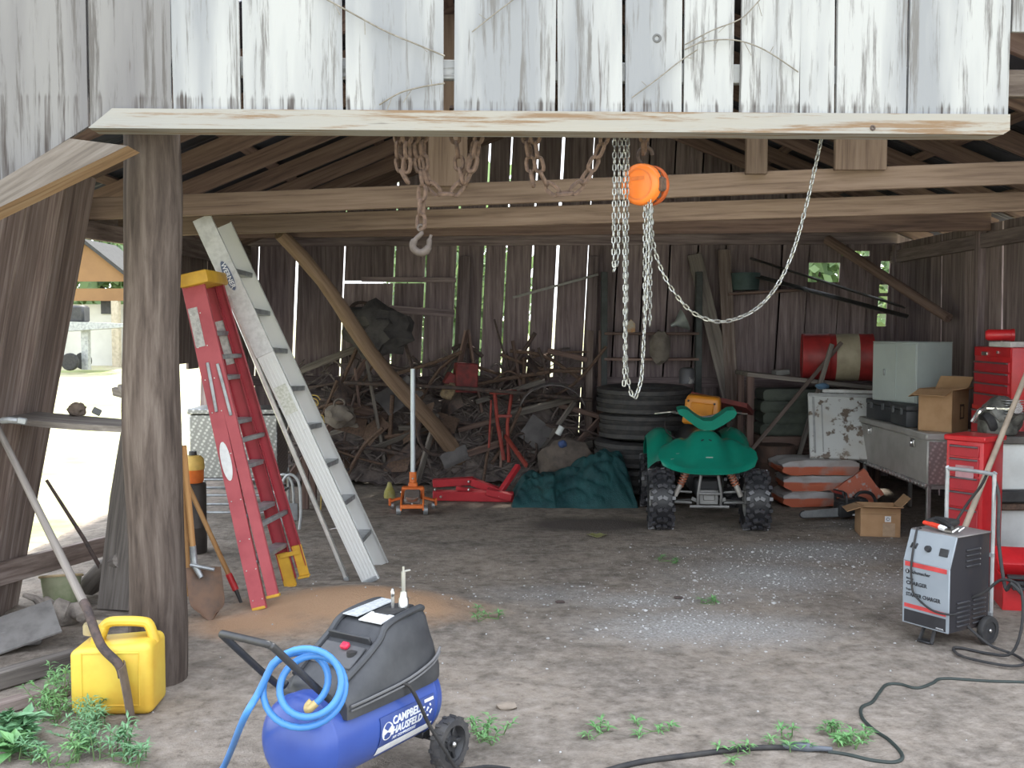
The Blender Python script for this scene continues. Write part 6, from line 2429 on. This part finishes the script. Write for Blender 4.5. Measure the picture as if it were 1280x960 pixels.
# red tool chest on its cabinet, drawers facing into the barn
def chest(name, lab, loc, rz, W, D, H, rows, topname=None, lidz=0.0):
    """front of drawers along local -x"""
    root = thing(name, lab, 'tool chest', loc, rz)
    F = frame(loc, rz)
    mb = MB(F); mb.box((0, 0, H / 2), (D, W, H), bev=.008, seg=2); mb.build('body', red_paint, root)
    z = H - lidz - .03
    for (h_, n) in rows:
        for k in range(n):
            ww = (W - .05) / n
            yy = -W / 2 + .025 + ww * (k + .5)
            mb = MB(F); mb.box((-D / 2 - .006, yy, z - h_ / 2), (.016, ww - .008, h_ - .010), bev=.003); dr = mb.build('drawer', plain_red2, root)
            mb = MB(F); mb.box((-D / 2 - .020, yy, z - .014), (.016, ww - .02, .012), bev=.003); mb.build('handle', plain_dkhandle, dr)
        z -= h_
    return root, F
plain_red2 = plain('drawer_red', (.40, .02, .03), .4, 0, (.34, .018, .028), 7)
plain_dkhandle = plain('handle_dark', (.16, .15, .16), .4, .5)
rt, F = chest('tool_cabinet', 'tall red tool cabinet against the right wall carrying the red top chest', (4.06, 8.2, zg(4.06, 8.2)), 0, .66, .56, 1.17, [(.10, 1), (.14, 1), (.16, 1), (.22, 1), (.26, 1)])
base_z = zg(4.06, 8.2) + 1.17
rt, F = chest('tool_chest', 'red top chest with three slim drawers standing on the tall red cabinet', (4.05, 8.2, base_z), 0, .64, .52, .47, [(.085, 1), (.085, 1), (.085, 1), (.12, 1)], lidz=.08)
mb = MB(F); mb.box((-.262, 0, .43), (.008, .62, .075), bev=.003); mb.build('lid', red_paint, rt)
mb = MB(F); mb.box((-.27, .12, .415), (.012, .1, .03), bev=.004); mb.box((-.27, -.10, .43), (.01, .022, .02)); mb.build('latch', steel, rt)
zt_ = base_z + .47
mb = MB(); mb.box((4.0, 8.12, zt_ + .022), (.44, .26, .042), rot=(0, 0, .2), bev=.005)
o = tag(mb.build('parts_tray', plain('tray_white', (.55, .55, .53), .5)), 'flat white tray lying on top of the red tool chest', 'tray')
mb = MB(); mb.lathe([(0, -.11), (.03, -.11), (.045, -.09), (.045, .07), (.05, .075), (.05, .10), (0, .10)], 20, Matrix.Translation((3.87, 8.25, zt_ + .043 + .05)) @ Matrix.Rotation(math.pi / 2, 4, 'Y') @ Matrix.Rotation(.3, 4, 'X'))
tag(mb.build('flashlight', red_paint), 'red flashlight lying on the tray on top of the red tool chest', 'flashlight')
# lower red rolling cart in front of the truck box
rt, F = chest('rolling_cart', 'narrow red rolling cart with drawers behind the charger', (3.23, 7.22, zg(3.2, 7.2)), math.radians(38), .27, .27, 1.02, [(.09, 1), (.13, 1), (.10, 1), (.12, 1), (.30, 1)])
mb = MB(F); mb.box((0, 0, 1.03), (.30, .30, .04), bev=.008); mb.build('top_rim', red_paint, rt)
mb = MB(F); mb.box((-.152, -.01, .80), (.004, .13, .09)); mb.build('sticker', plain('pink_label', (.45, .24, .26), .5), rt)
# workbench with white cabinet below and the engine on it
def make_bench():
    x0, x1, y0, y1 = 3.47, 4.46, 7.44, 7.86
    z = .98
    root = thing('workbench', 'dark topped bench over white panels near the right wall', 'bench', ((x0 + x1) / 2, (y0 + y1) / 2, 0))
    mb = MB(); mb.box(((x0 + x1) / 2, (y0 + y1) / 2, z), (x1 - x0, y1 - y0, .05), bev=.006); mb.build('top', plain('bench_top', (.13, .12, .11), .7, 0, (.08, .075, .07), 8), root)
    mb = MB(); mb.box(((x0 + x1) / 2, (y0 + y1) / 2, z / 2), (x1 - x0 - .04, y1 - y0 - .06, z - .05), bev=.02, seg=2); mb.build('cabinet', white_paint, root)
    mb = MB(); mb.box(((x0 + x1) / 2, y0 + .0, .58), (x1 - x0 + .02, .08, .09), bev=.01); mb.build('crossbar', black_pl, root)
    mb = MB(); mb.box(((x0 + x1) / 2 + .02, y0 + .01, .50), (x1 - x0 - .06, .06, .05), bev=.01); mb.build('kick_panel', rust, root)
    for xx in (x0 + .06, x1 - .06):
        mb = MB(); mb.box((xx, y0 + .06, .02), (.06, .06, .06)); mb.build('foot', black_rub, root)
    # engine on the bench end
    ep = V((3.60, 7.62, z + .025))
    rt = thing('small_engine', 'greasy small engine block with chrome fittings on the left end of the bench', 'engine', ep)
    mb = MB()
    mb.blob(ep + V((0, 0, .14)), (.15, .13, .14), 3, .25, 2.5, 3)
    mb.box(ep + V((-.04, -.02, .08)), (.24, .18, .16), bev=.03, seg=2)
    mb.build('block', plain('engine_grey', (.20, .20, .18), .5, .4, (.07, .07, .065), 12), rt)
    mb = MB()
    for k in range(6):
        mb.box(ep + V((.03, -.07, .17 + .018 * k)), (.13, .12, .006))
    mb.build('cooling_fin', grey_steel, rt)
    mb = MB()
    mb.lathe([(0, 0), (.05, 0), (.055, .02), (.04, .05), (0, .05)], 18, Matrix.Translation(ep + V((.03, -.12, .20))) @ Matrix.Rotation(1.4, 4, 'X'))
    mb.tube(spline([ep + V((-.14, -.05, .2)), ep + V((-.20, -.08, .18)), ep + V((-.24, -.06, .1))], 4), .018, 8)
    mb.box(ep + V((.03, -.15, .235)), (.025, .02, .07), rot=(0, .4, 0))
    mb.tube([ep + V((-.15, -.06, .2)), ep + V((.03, -.13, .2))], .012, 6)
    mb.build('chrome_fitting', plain('chrome_bright', (.78, .78, .76), .2, .9), rt)
    mb = MB(); mb.lathe([(0, -.03), (.075, -.03), (.085, 0), (.075, .03), (0, .03)], 22, Matrix.Translation(ep + V((-.12, -.05, .09))) @ Matrix.Rotation(1.2, 4, 'Y')); mb.build('flywheel', black_rub, rt)
    mb = MB(); p = V((4.05, 7.64, z + .025)); mb.box(p + V((0, 0, .06)), (.28, .2, .12), bev=.02); tag(mb.build('grey_box', grey_steel), 'grey metal box on the bench right of the greasy engine', 'box')
make_bench()
# red crate of trays in front
def make_tray_box():
    p = V((3.46, 6.62, 0)); p.z = zg(p.x, p.y)
    rz = math.radians(-14)
    root = thing('cantilever_box', 'open red tool box with black trays on the floor right of the charger', 'tool box', p, rz)
    F = frame(p, rz)
    mb = MB(F)
    mb.box((0, 0, .012), (.62, .36, .024))
    for s in (-1, 1):
        mb.box((0, s * .175, .11), (.62, .012, .2), bev=.003); mb.box((s * .305, 0, .11), (.012, .36, .2), bev=.003)
    mb.build('body', red_paint, root)
    for k in range(3):
        mb = MB(F); mb.box((.0 + .01 * k, -.20 - .02 * k, .22 + .03 * (2 - k) - .06), (.58, .05, .022), bev=.004); mb.build('tray', black_pl, root)
    mb = MB(F); mb.box((0, .10, .26), (.62, .19, .10), rot=(.5, 0, 0), bev=.02, seg=2); mb.build('lid', red_paint, root)
    mb = MB(F); mb.box((-.2, -.185, .16), (.06, .012, .05), bev=.004); mb.box((.2, -.185, .16), (.06, .012, .05), bev=.004); mb.build('latch', steel, root)
make_tray_box()
mb = MB()
a, b = GZ(1170, 750), P(1289, 452, 7.25)
mb.tube([a, a.lerp(b, .5), b], [.021, .020, .018], 10)
tag(mb.build('broom_handle', plain('handle_pale', (.40, .33, .26), .7, 0, (.30, .25, .2), 9)), 'long pale wooden handle leaning up from behind the charger towards the red chest', 'handle')

# wheeled charger
def make_charger():
    g = GZ(1184, 815)
    A = G(1152, 790)
    yaw = math.radians(-58)
    root = thing('battery_charger', 'grey and black wheeled battery charger with red stripes near the right edge', 'battery charger', g, yaw)
    # local: front panel faces -y, width along x
    W, D, H, z0 = .30, .36, .53, .10
    F = frame(V((g.x + .08, g.y + .22, g.z)), yaw)
    front = plain('charger_front', (.29, .325, .36), .4, 0, (.26, .295, .33), 5)
    side = plain('charger_side', (.022, .021, .026), .55, 0, (.05, .035, .03), 5, .5, .75)
    mb = MB(F)
    # side profile: nose slopes back at the top
    prof = [(-D / 2, z0), (-D / 2 - .0, z0 + .36), (-D / 2 + .06, z0 + H), (D / 2, z0 + H), (D / 2, z0)]
    mb.prism(prof, W - .01, basis((0, 1, 0), (0, 0, 1), (1, 0, 0), (-W / 2 + .005, 0, 0)))
    mb.build('case', side, root)
    mb = MB(F)
    mb.box((0, -D / 2 - .004, z0 + .18), (W, .012, .36), bev=.003)
    dz = math.atan2(.06, H - .36)
    L2 = math.hypot(.06, H - .36)
    mb.box((0, -D / 2 + .03 - .004, z0 + .36 + (H - .36) / 2), (W, .012, L2 + .004), rot=(-dz, 0, 0), bev=.003)
    fp = mb.build('front_panel', front, root)
    yf = -D / 2 - .0115
    def flat(x, z, w_, h_, mat, name, dy=0.0):
        mb = MB(F); mb.box((x, yf + dy, z), (w_, .002, h_)); return mb.build(name, mat, fp)
    rs = plain('stripe_red', (.62, .07, .07), .45)
    flat(0, z0 + .345, W - .03, .026, rs, 'stripe')
    flat(0, z0 + .105, W - .03, .022, rs, 'stripe')
    flat(0, z0 + .045, W - .03, .072, plain('panel_black', (.03, .03, .035), .5), 'black_field')
    def tx(body, size, x, z, al='LEFT', shear=0, bold=0.0004, sx=1.0):
        text_mesh('lettering', body, size, F @ basis((1, 0, 0), (0, 0, 1), (0, -1, 0), (x, yf - .001, z)), black_ink, fp, align=al, shear=shear, bold=bold, sx=sx)
    mb = MB(F)
    mb.lathe([(0, .0), (.013, 0), (.013, .002), (0, .002)], 20, Matrix.Translation((-.118, yf, z0 + .302)) @ Matrix.Rotation(math.pi / 2, 4, 'X'))
    mb.build('logo', black_ink, fp)
    text_mesh('lettering', 'S', .022, F @ basis((1, 0, 0), (0, 0, 1), (0, -1, 0), (-.118, yf - .003, z0 + .302)), white_ink, fp)
    tx('Schumacher', .026, -.098, z0 + .302, shear=.2)
    tx('Battery', .016, -.125, z0 + .262, bold=0)
    tx('CHARGER', .030, -.125, z0 + .236, bold=.0005)
    tx('Engine', .016, -.125, z0 + .20, bold=0)
    tx('STARTER CHARGER', .030, -.125, z0 + .170, bold=.0005, sx=.84)
    text_mesh('lettering', 'MANUAL', .012, F @ basis((1, 0, 0), (0, 0, 1), (0, -1, 0), (.10, yf - .001, z0 + .018)), white_ink, fp)
    # controls on the sloping top part
    sn = V((0, -math.cos(dz), math.sin(dz)))
    def ctl(x, f): return V((x, -D / 2 + .06 * f - .012, z0 + .36 + (H - .36) * f))
    mb = MB(F)
    for x in (-.115, -.085): mb.box(ctl(x, .52), (.010, .012, .032), rot=(-dz, .25, 0), bev=.002)
    mb.build('switch', black_pl, fp)
    mb = MB(F); mb.lathe([(0, .018), (.016, .018), (.020, 0), (0, 0)], 18, F.inverted() @ F @ Matrix.Translation(ctl(-.005, .5)) @ sn.to_track_quat('Z', 'Y').to_matrix().to_4x4()); mb.build('dial', black_pl, fp)
    mb = MB(F); mb.box(ctl(.095, .48), (.055, .008, .045), rot=(-dz, 0, 0), bev=.002); mt = mb.build('meter', black_pl, fp)
    mb = MB(F); mb.box(ctl(.095, .50) + V((0, -.005, 0)), (.04, .002, .026), rot=(-dz, 0, 0)); mb.build('meter_face', plain('meter_face', (.42, .42, .38), .4), mt)
    # louvres
    lv = plain('louvre', (.05, .05, .056), .45)
    mb = MB(F)
    for k in range(4): mb.box((W / 2, .02, z0 + .36 + .030 * k), (.010, .12, .010), rot=(0, .5, 0), bev=.002)
    mb.build('louvre', lv, root)
    for yy in (-.06, .085):
        mb = MB(F)
        for k in range(6): mb.box((W / 2, yy, z0 + .03 + .026 * k), (.010, .11, .010), rot=(0, .5, 0), bev=.002)
        mb.build('louvre', lv, root)
    mb = MB(F)
    for k in range(4): mb.blob((W / 2 + .001, .085, z0 + .36 + .030 * k), (.004, .006, .005), 1)
    for k in range(6):
        for yy in (-.005, .14): mb.blob((W / 2 + .001, yy, z0 + .03 + .026 * k), (.004, .006, .004), 1)
    mb.build('louvre_end', steel, root)
    mb = MB(F); mb.box((0, .03, z0 + H + .003), (W + .006, D - .055, .008), bev=.003); mb.build('top_plate', plain('top_grey', (.30, .28, .27), .45, .3), root)
    # front foot strap
    mb = MB(F)
    mb.tube([(-.045, -D / 2 + .06, z0), (-.06, -D / 2 + .03, .01), (.02, -D / 2 + .03, .01), (.02, -D / 2 + .06, z0)], .012, 6)
    mb.bar((-.06, -D / 2 + .03, .012), (.02, -D / 2 + .03, .012), .05, .012)
    mb.build('front_foot', black_pl, root)
    for s in (-1, 1):
        WX = F @ Matrix.Translation((s * (W / 2 + .03), .13, .082)) @ Matrix.Rotation(math.pi / 2, 4, 'Y')
        mb = MB(WX); mb.lathe([(.05, -.018), (.076, -.018), (.082, -.008), (.082, .008), (.076, .018), (.05, .018)], 30, closed=True); wl = mb.build('wheel', black_rub, root)
        mb = MB(WX); mb.lathe([(0, -.01), (.052, -.012), (.052, .012), (0, .01)], 26); mb.build('rim', black_pl, wl)
        mb = MB(WX); mb.blob((0, 0, s * .016), (.012, .012, .008), 2); mb.build('hub_cap', steel, wl)
    mb = MB(F); mb.tube([(-W / 2 - .04, .13, .082), (W / 2 + .04, .13, .082)], .008, 8); mb.build('axle', grey_steel, root)
    # tube handle
    mb = MB(F)
    hz = .96
    mb.tube(spline([(-W / 2 + .0, D / 2 + .02, .12), (-W / 2, D / 2 + .02, .5), (-W / 2, D / 2 + .02, hz - .03), (-W / 2 + .02, D / 2 + .02, hz), (W / 2 - .02, D / 2 + .02, hz), (W / 2, D / 2 + .02, hz - .03), (W / 2, D / 2 + .02, .5), (W / 2, D / 2 + .02, .12)], 5), .012, 8)
    for s in (-1, 1):
        mb.box((s * W / 2, D / 2 + .008, z0 + .40), (.03, .02, .02)); mb.box((s * W / 2, D / 2 + .008, z0 + .06), (.03, .02, .02))
    mb.build('handle', plain('handle_grey', (.46, .48, .50), .4, .5), root)
    # clamp and lead resting on top
    def clampset():
        p = F @ V((-.06, -.03, z0 + H + .012))
        rt = thing('charger_clamp', 'red and white battery clamp lying on top of the charger', 'clamp', p)
        mb = MB(F)
        tz = z0 + H + .022
        mb.tube(spline([(-.12, -.05, tz + .015), (-.06, -.06, tz + .014), (-.0, -.07, tz + .01)], 4), [.012] * 4 + [.015] * 4 + [.016], 8)
        mb.build('red_grip', plain('grip_red', (.75, .06, .03), .4), rt)
        mb = MB(F); mb.tube(spline([(-.0, -.07, tz + .01), (.04, -.08, tz + .006), (.075, -.09, tz)], 4), [.016] * 5 + [.008] * 4, 8); mb.build('white_grip', white_label, rt)
        mb = MB(F); mb.tube([(.05, -.085, tz), (.095, -.09, tz), (.11, -.06, tz + .02)], [.014, .010, .006], 6); mb.build('jaw', steel, rt)
        p = F @ V((-.02, .06, z0 + H + .008))
        rt = thing('black_clamp', 'black battery clamp with its lead behind the red clamp on the charger', 'clamp', p)
        mb = MB(F); mb.tube(spline([(-.09, .02, tz + .035), (-.02, .0, tz + .028), (.05, -.03, tz + .01)], 4), [.012] * 4 + [.015] * 4 + [.012], 8); mb.build('grip', black_pl, rt)
        mb = MB(F); mb.tube([(.05, -.03, tz + .008), (.10, -.04, tz), (.11, -.01, tz + .02)], [.012, .009, .006], 6); mb.build('jaw', steel, rt)
        p = F @ V((-.10, .07, z0 + H + .008))
        mb = MB(F); mb.box((-.09, .08, tz + .01), (.15, .14, .035), rot=(0, 0, .2), bev=.012, seg=2); tag(mb.build('black_pouch', black_rub), 'flat dark pouch on the left rear corner of the charger top', 'pouch')
    clampset()
    # leads
    mb = MB(F)
    zt1 = z0 + H
    mb.tube(spline([(-.10, -.10, zt1 + .012), (-.105, -D / 2 + .045, zt1 - .0), (-.085, -D / 2 - .022, z0 + .36), (-.075, -D / 2 - .03, z0 + .25), (-.05, -D / 2 - .035, z0 + .18), (.06, -D / 2 - .035, z0 + .12), (W / 2 + .01, -D / 2 - .02, z0 + .115), (W / 2 + .012, -D / 2 + .05, z0 + .11)], 5), .006, 6)
    mb.build('lead', black_rub, root)
    mb = MB(F)
    mb.tube(spline([(W / 2 - .01, .03, z0 + .17), (W / 2 + .06, .05, z0 + .22), (W / 2 + .14, .08, z0 + .30), (W / 2 + .26, .06, z0 + .28), (W / 2 + .30, .02, z0 + .10), (W / 2 + .27, -.02, .04), (W / 2 + .16, -.05, .012), (W / 2 + .02, -.09, .012), (W / 2 - .0, -.14, .012), (W / 2 + .12, -.22, .012), (W / 2 + .33, -.16, .012), (W / 2 + .36, -.04, .012), (W / 2 + .24, .05, .012), (W / 2 + .12, .03, .03), (W / 2 + .03, .0, .09), (W / 2 - .02, -.01, .13)], 5), .008, 8)
    mb.tube(spline([(W / 2 - .02, D / 2 + .03, hz), (W / 2 + .03, D / 2 + .02, hz - .12), (W / 2 + .08, D / 2 - .05, hz - .35), (W / 2 + .16, D / 2 - .1, hz - .6), (W / 2 + .22, .04, z0 + .30), (W / 2 + .27, .06, z0 + .25)], 5), .010, 8)
    mb.tube(spline([(-W / 2 + .08, D / 2 + .0, z0 + H + .03), (-.02, D / 2 + .03, z0 + H + .14), (.06, D / 2 + .03, hz - .08), (.10, D / 2 + .035, hz + .01)], 5), .008, 8)
    mb.build('coiled_lead', black_rub, root)
make_charger()

# cords on the dirt
def cord(name, lab, pp, r, mat, lift=None):
    mb = MB()
    pts = spline([GZ(a, b) + V((0, 0, r * .8)) for a, b in pp], 8)
    for p in pts:
        p.z = zg(p.x, p.y) + r * .7
    mb.tube(pts, r, 8)
    return mb.build(name, mat)
o = cord('extension_cord', '', [(1300, 853), (1240, 852), (1180, 849), (1165, 855), (1146, 861), (1125, 856), (1108, 857), (1098, 868), (1090, 878), (1077, 885), (1078, 898), (1092, 912), (1112, 926), (1128, 945), (1118, 953), (1090, 951), (1060, 944), (1035, 940)], .008, plain('cord_green_black', (.03, .042, .038), .6))
tag(o, 'thin dark extension cord curling over the dirt at the lower right', 'cord')
root = thing('black_hose', 'thick black hose with grey connector along the front edge of the dirt', 'hose', GZ(1000, 938))
mb = MB()
pts = spline([GZ(a, b) for a, b in ((740, 972), (800, 957), (860, 948), (930, 940), (985, 937))], 8)
for p in pts: p.z = zg(p.x, p.y) + .010
mb.tube(pts, .012, 10); mb.build('hose', black_rub, root)
mb = MB()
pts2 = [GZ(a, b) for a, b in ((978, 937), (990, 937), (1010, 938), (1016, 939), (1040, 940))]
for p in pts2: p.z = zg(p.x, p.y) + .016
mb.tube(pts2, [.013, .019, .020, .013, .010], 10); mb.build('connector', plain('connector_grey', (.12, .135, .16), .5), root)

# ------------------------------------------------------------------ beyond the barn
def make_tree(name, lab, loc, hgt, rad, seed, mat, group=None, n=2600, leafs=.22):
    rnd = random.Random(seed)
    root = thing(name, lab, 'tree', loc, 0, group)
    ml, ms = MB(), MB()
    x, y, z = loc
    ms.tube([(x, y, z - .2), (x + .1, y, z + hgt * .35), (x, y, z + hgt * .7)], [.22, .17, .08], 8)
    ms.build('trunk', rust_dark, root)
    cl = [(V((rnd.gauss(0, rad * .4), rnd.gauss(0, rad * .4), hgt * rnd.uniform(.2, .95))), rad * rnd.uniform(.3, .55)) for _ in range(22)]
    for i in range(n):
        c, r = cl[i % 22]
        d = V((rnd.gauss(0, 1), rnd.gauss(0, 1), rnd.gauss(0, 1))).normalized()
        p = V(loc) + c + d * r * rnd.uniform(.6, 1.0)
        if p.z < z + .1: p.z = z + .1 + rnd.random() * .5
        a = V((rnd.gauss(0, 1), rnd.gauss(0, 1), rnd.gauss(0, 1))).normalized()
        b = a.cross(d)
        if b.length < .1: continue
        b.normalize(); s = leafs * rnd.uniform(.6, 1.3)
        ml._f([ml._v(p - a * s), ml._v(p + b * s * .5), ml._v(p + a * s), ml._v(p - b * s * .5)])
    ml.build('crown', mat, root, smooth=0)
def leafmat(name, c):
    m, t, b = _mat(name)
    b.inputs['Base Color'].default_value = (*c, 1)
    b.inputs['Roughness'].default_value = .6
    tr = N(t, 'ShaderNodeBsdfTranslucent'); tr.inputs[0].default_value = (c[0] * 1.5, c[1] * 1.5, c[2], 1)
    mx = N(t, 'ShaderNodeMixShader'); mx.inputs[0].default_value = .4
    out = t.nodes['Material Output']
    t.links.new(b.outputs[0], mx.inputs[1]); t.links.new(tr.outputs[0], mx.inputs[2]); t.links.new(mx.outputs[0], out.inputs[0])
    return m
lm1, lm2 = leafmat('tree_leaf', (.17, .25, .14)), leafmat('bush_leaf', (.085, .12, .065))
for i, (x, y, h_, r_) in enumerate(((-17.8, 45, 9.5, 3.8), (-26.5, 46, 9, 3.8), (-35, 47, 9, 3.8))):
    make_tree('shade_tree', 'leafy tree beyond the far shed, seen through the gap left of the round post', (x, y, YZ(x, y)), h_, r_, 20 + i, lm1, 'trees beyond the far shed', 3400, .34)
for i, (x, y, h_, r_) in enumerate(((-1.5, 27, 4.6, 2.4), (7.5, 26, 5.5, 2.8))):
    make_tree('back_tree', 'leafy tree behind the barn, glimpsed through the slits in the back wall', (x, y, YZ(x, y)), h_, r_, 30 + i, lm1, 'trees behind the barn', 2000, .26)
make_tree('bush', 'bright green bush behind the small hole high in the back right corner', (4.55, 14.2, YZ(4.5, 14.2)), 2.6, .8, 41, lm2, None, 900, .09)
# far shed with open porch
def make_shed():
    Y = 32.0
    def q(px, py, dy=0.0): return P(px, py, Y + dy)
    gz = YZ(q(130, 430).x, Y)
    x0, x1 = q(60, 400).x, q(178, 400).x
    root = thing('far_shed', 'white sided shed with a brown porch gable across the sunny yard', 'shed', ((x0 + x1) / 2, Y, gz))
    wm = plain('shed_white', (.62, .62, .58), .8, 0, (.52, .52, .48), .8)
    ez = q(130, 380).z
    mb = MB()
    mb.box(((x0 + x1) / 2, Y + 2.3, (gz + ez) / 2), (x1 - x0, 3.6, ez - gz)); mb.build('wall', wm, root)
    tan = plain('gable_tan', (.25, .14, .06), .8, 0, (.21, .115, .05), 1.2)
    ap = q(108, 306)
    mb = MB()
    e0 = q(168, 352)
    rise = (ap.z - e0.z); half = e0.x - ap.x
    mb.prism([(ap.x - half, e0.z), (e0.x, e0.z), (ap.x, ap.z)], .12, basis((1, 0, 0), (0, 0, 1), (0, -1, 0), (0, Y, 0)))
    mb.box((ap.x, Y - .05, (e0.z + ez) / 2 - .06), (2 * half, .12, (e0.z - ez) * .55)); mb.build('gable', tan, root)
    rm = plain('shed_roof', (.045, .045, .045), .9, .0)
    for s in (-1, 1):
        mb = MB(); mb.bar((ap.x, Y + 1.0, ap.z + .12), (ap.x + s * half * 1.12, Y + 1.0, e0.z - .06), 2.6, .10, up=(0, 0, 1)); mb.build('roof', rm, root)
    for px in (146, 62):
        p = q(px, 437); mb = MB(); mb.bar((p.x, Y, gz - .1), (p.x, Y, ez + .1), .22, .22, up=(0, 1, 0)); mb.build('porch_post', plain('porch_post', (.50, .44, .34), .8), root)
    mb = MB(); mb.box((q(156, 400).x + .3, Y + .46, (gz + ez) / 2), (1.0, .08, ez - gz - .3)); mb.build('dark_door', black_pl, root)
    p = q(126, 375); mb = MB(); mb.box((p.x, Y + .46, p.z - .12), (.34, .08, .6)); mb.build('window', black_pl, root)
    p = q(120, 408, -2)
    rt = thing('farm_trailer', 'low grey trailer parked in front of the far white shed', 'trailer', (p.x, Y - 2, gz))
    mb = MB(); mb.prism([(-.9, 0), (.9, .12), (1.0, .22), (-.8, .30), (-1.0, .15)], .9, basis((1, 0, 0), (0, 0, 1), (0, 1, 0), (p.x, Y - 2.4, p.z - .15))); mb.build('bed', grey_steel, rt)
    mb = MB(); mb.box((p.x - .5, Y - 2, p.z + .35), (.5, .5, .5), bev=.06); mb.build('engine_cover', black_pl, rt)
    for dx in (-.6,):
        for dy in (-.4, .5):
            mb = MB(); mb.lathe([(0, -.09), (.22, -.09), (.25, -.04), (.25, .04), (.22, .09), (0, .09)], 20, Matrix.Translation((p.x + dx, Y - 2 + dy, gz + .24)) @ Matrix.Rotation(math.pi / 2, 4, 'X')); mb.build('wheel', black_rub, rt)
    mb = MB(); mb.bar((p.x - .3, Y - 2.0, gz), (p.x - .3, Y - 2.0, p.z), .2, .2, up=(0, 1, 0)); mb.build('stand', grey_steel, rt)
make_shed()
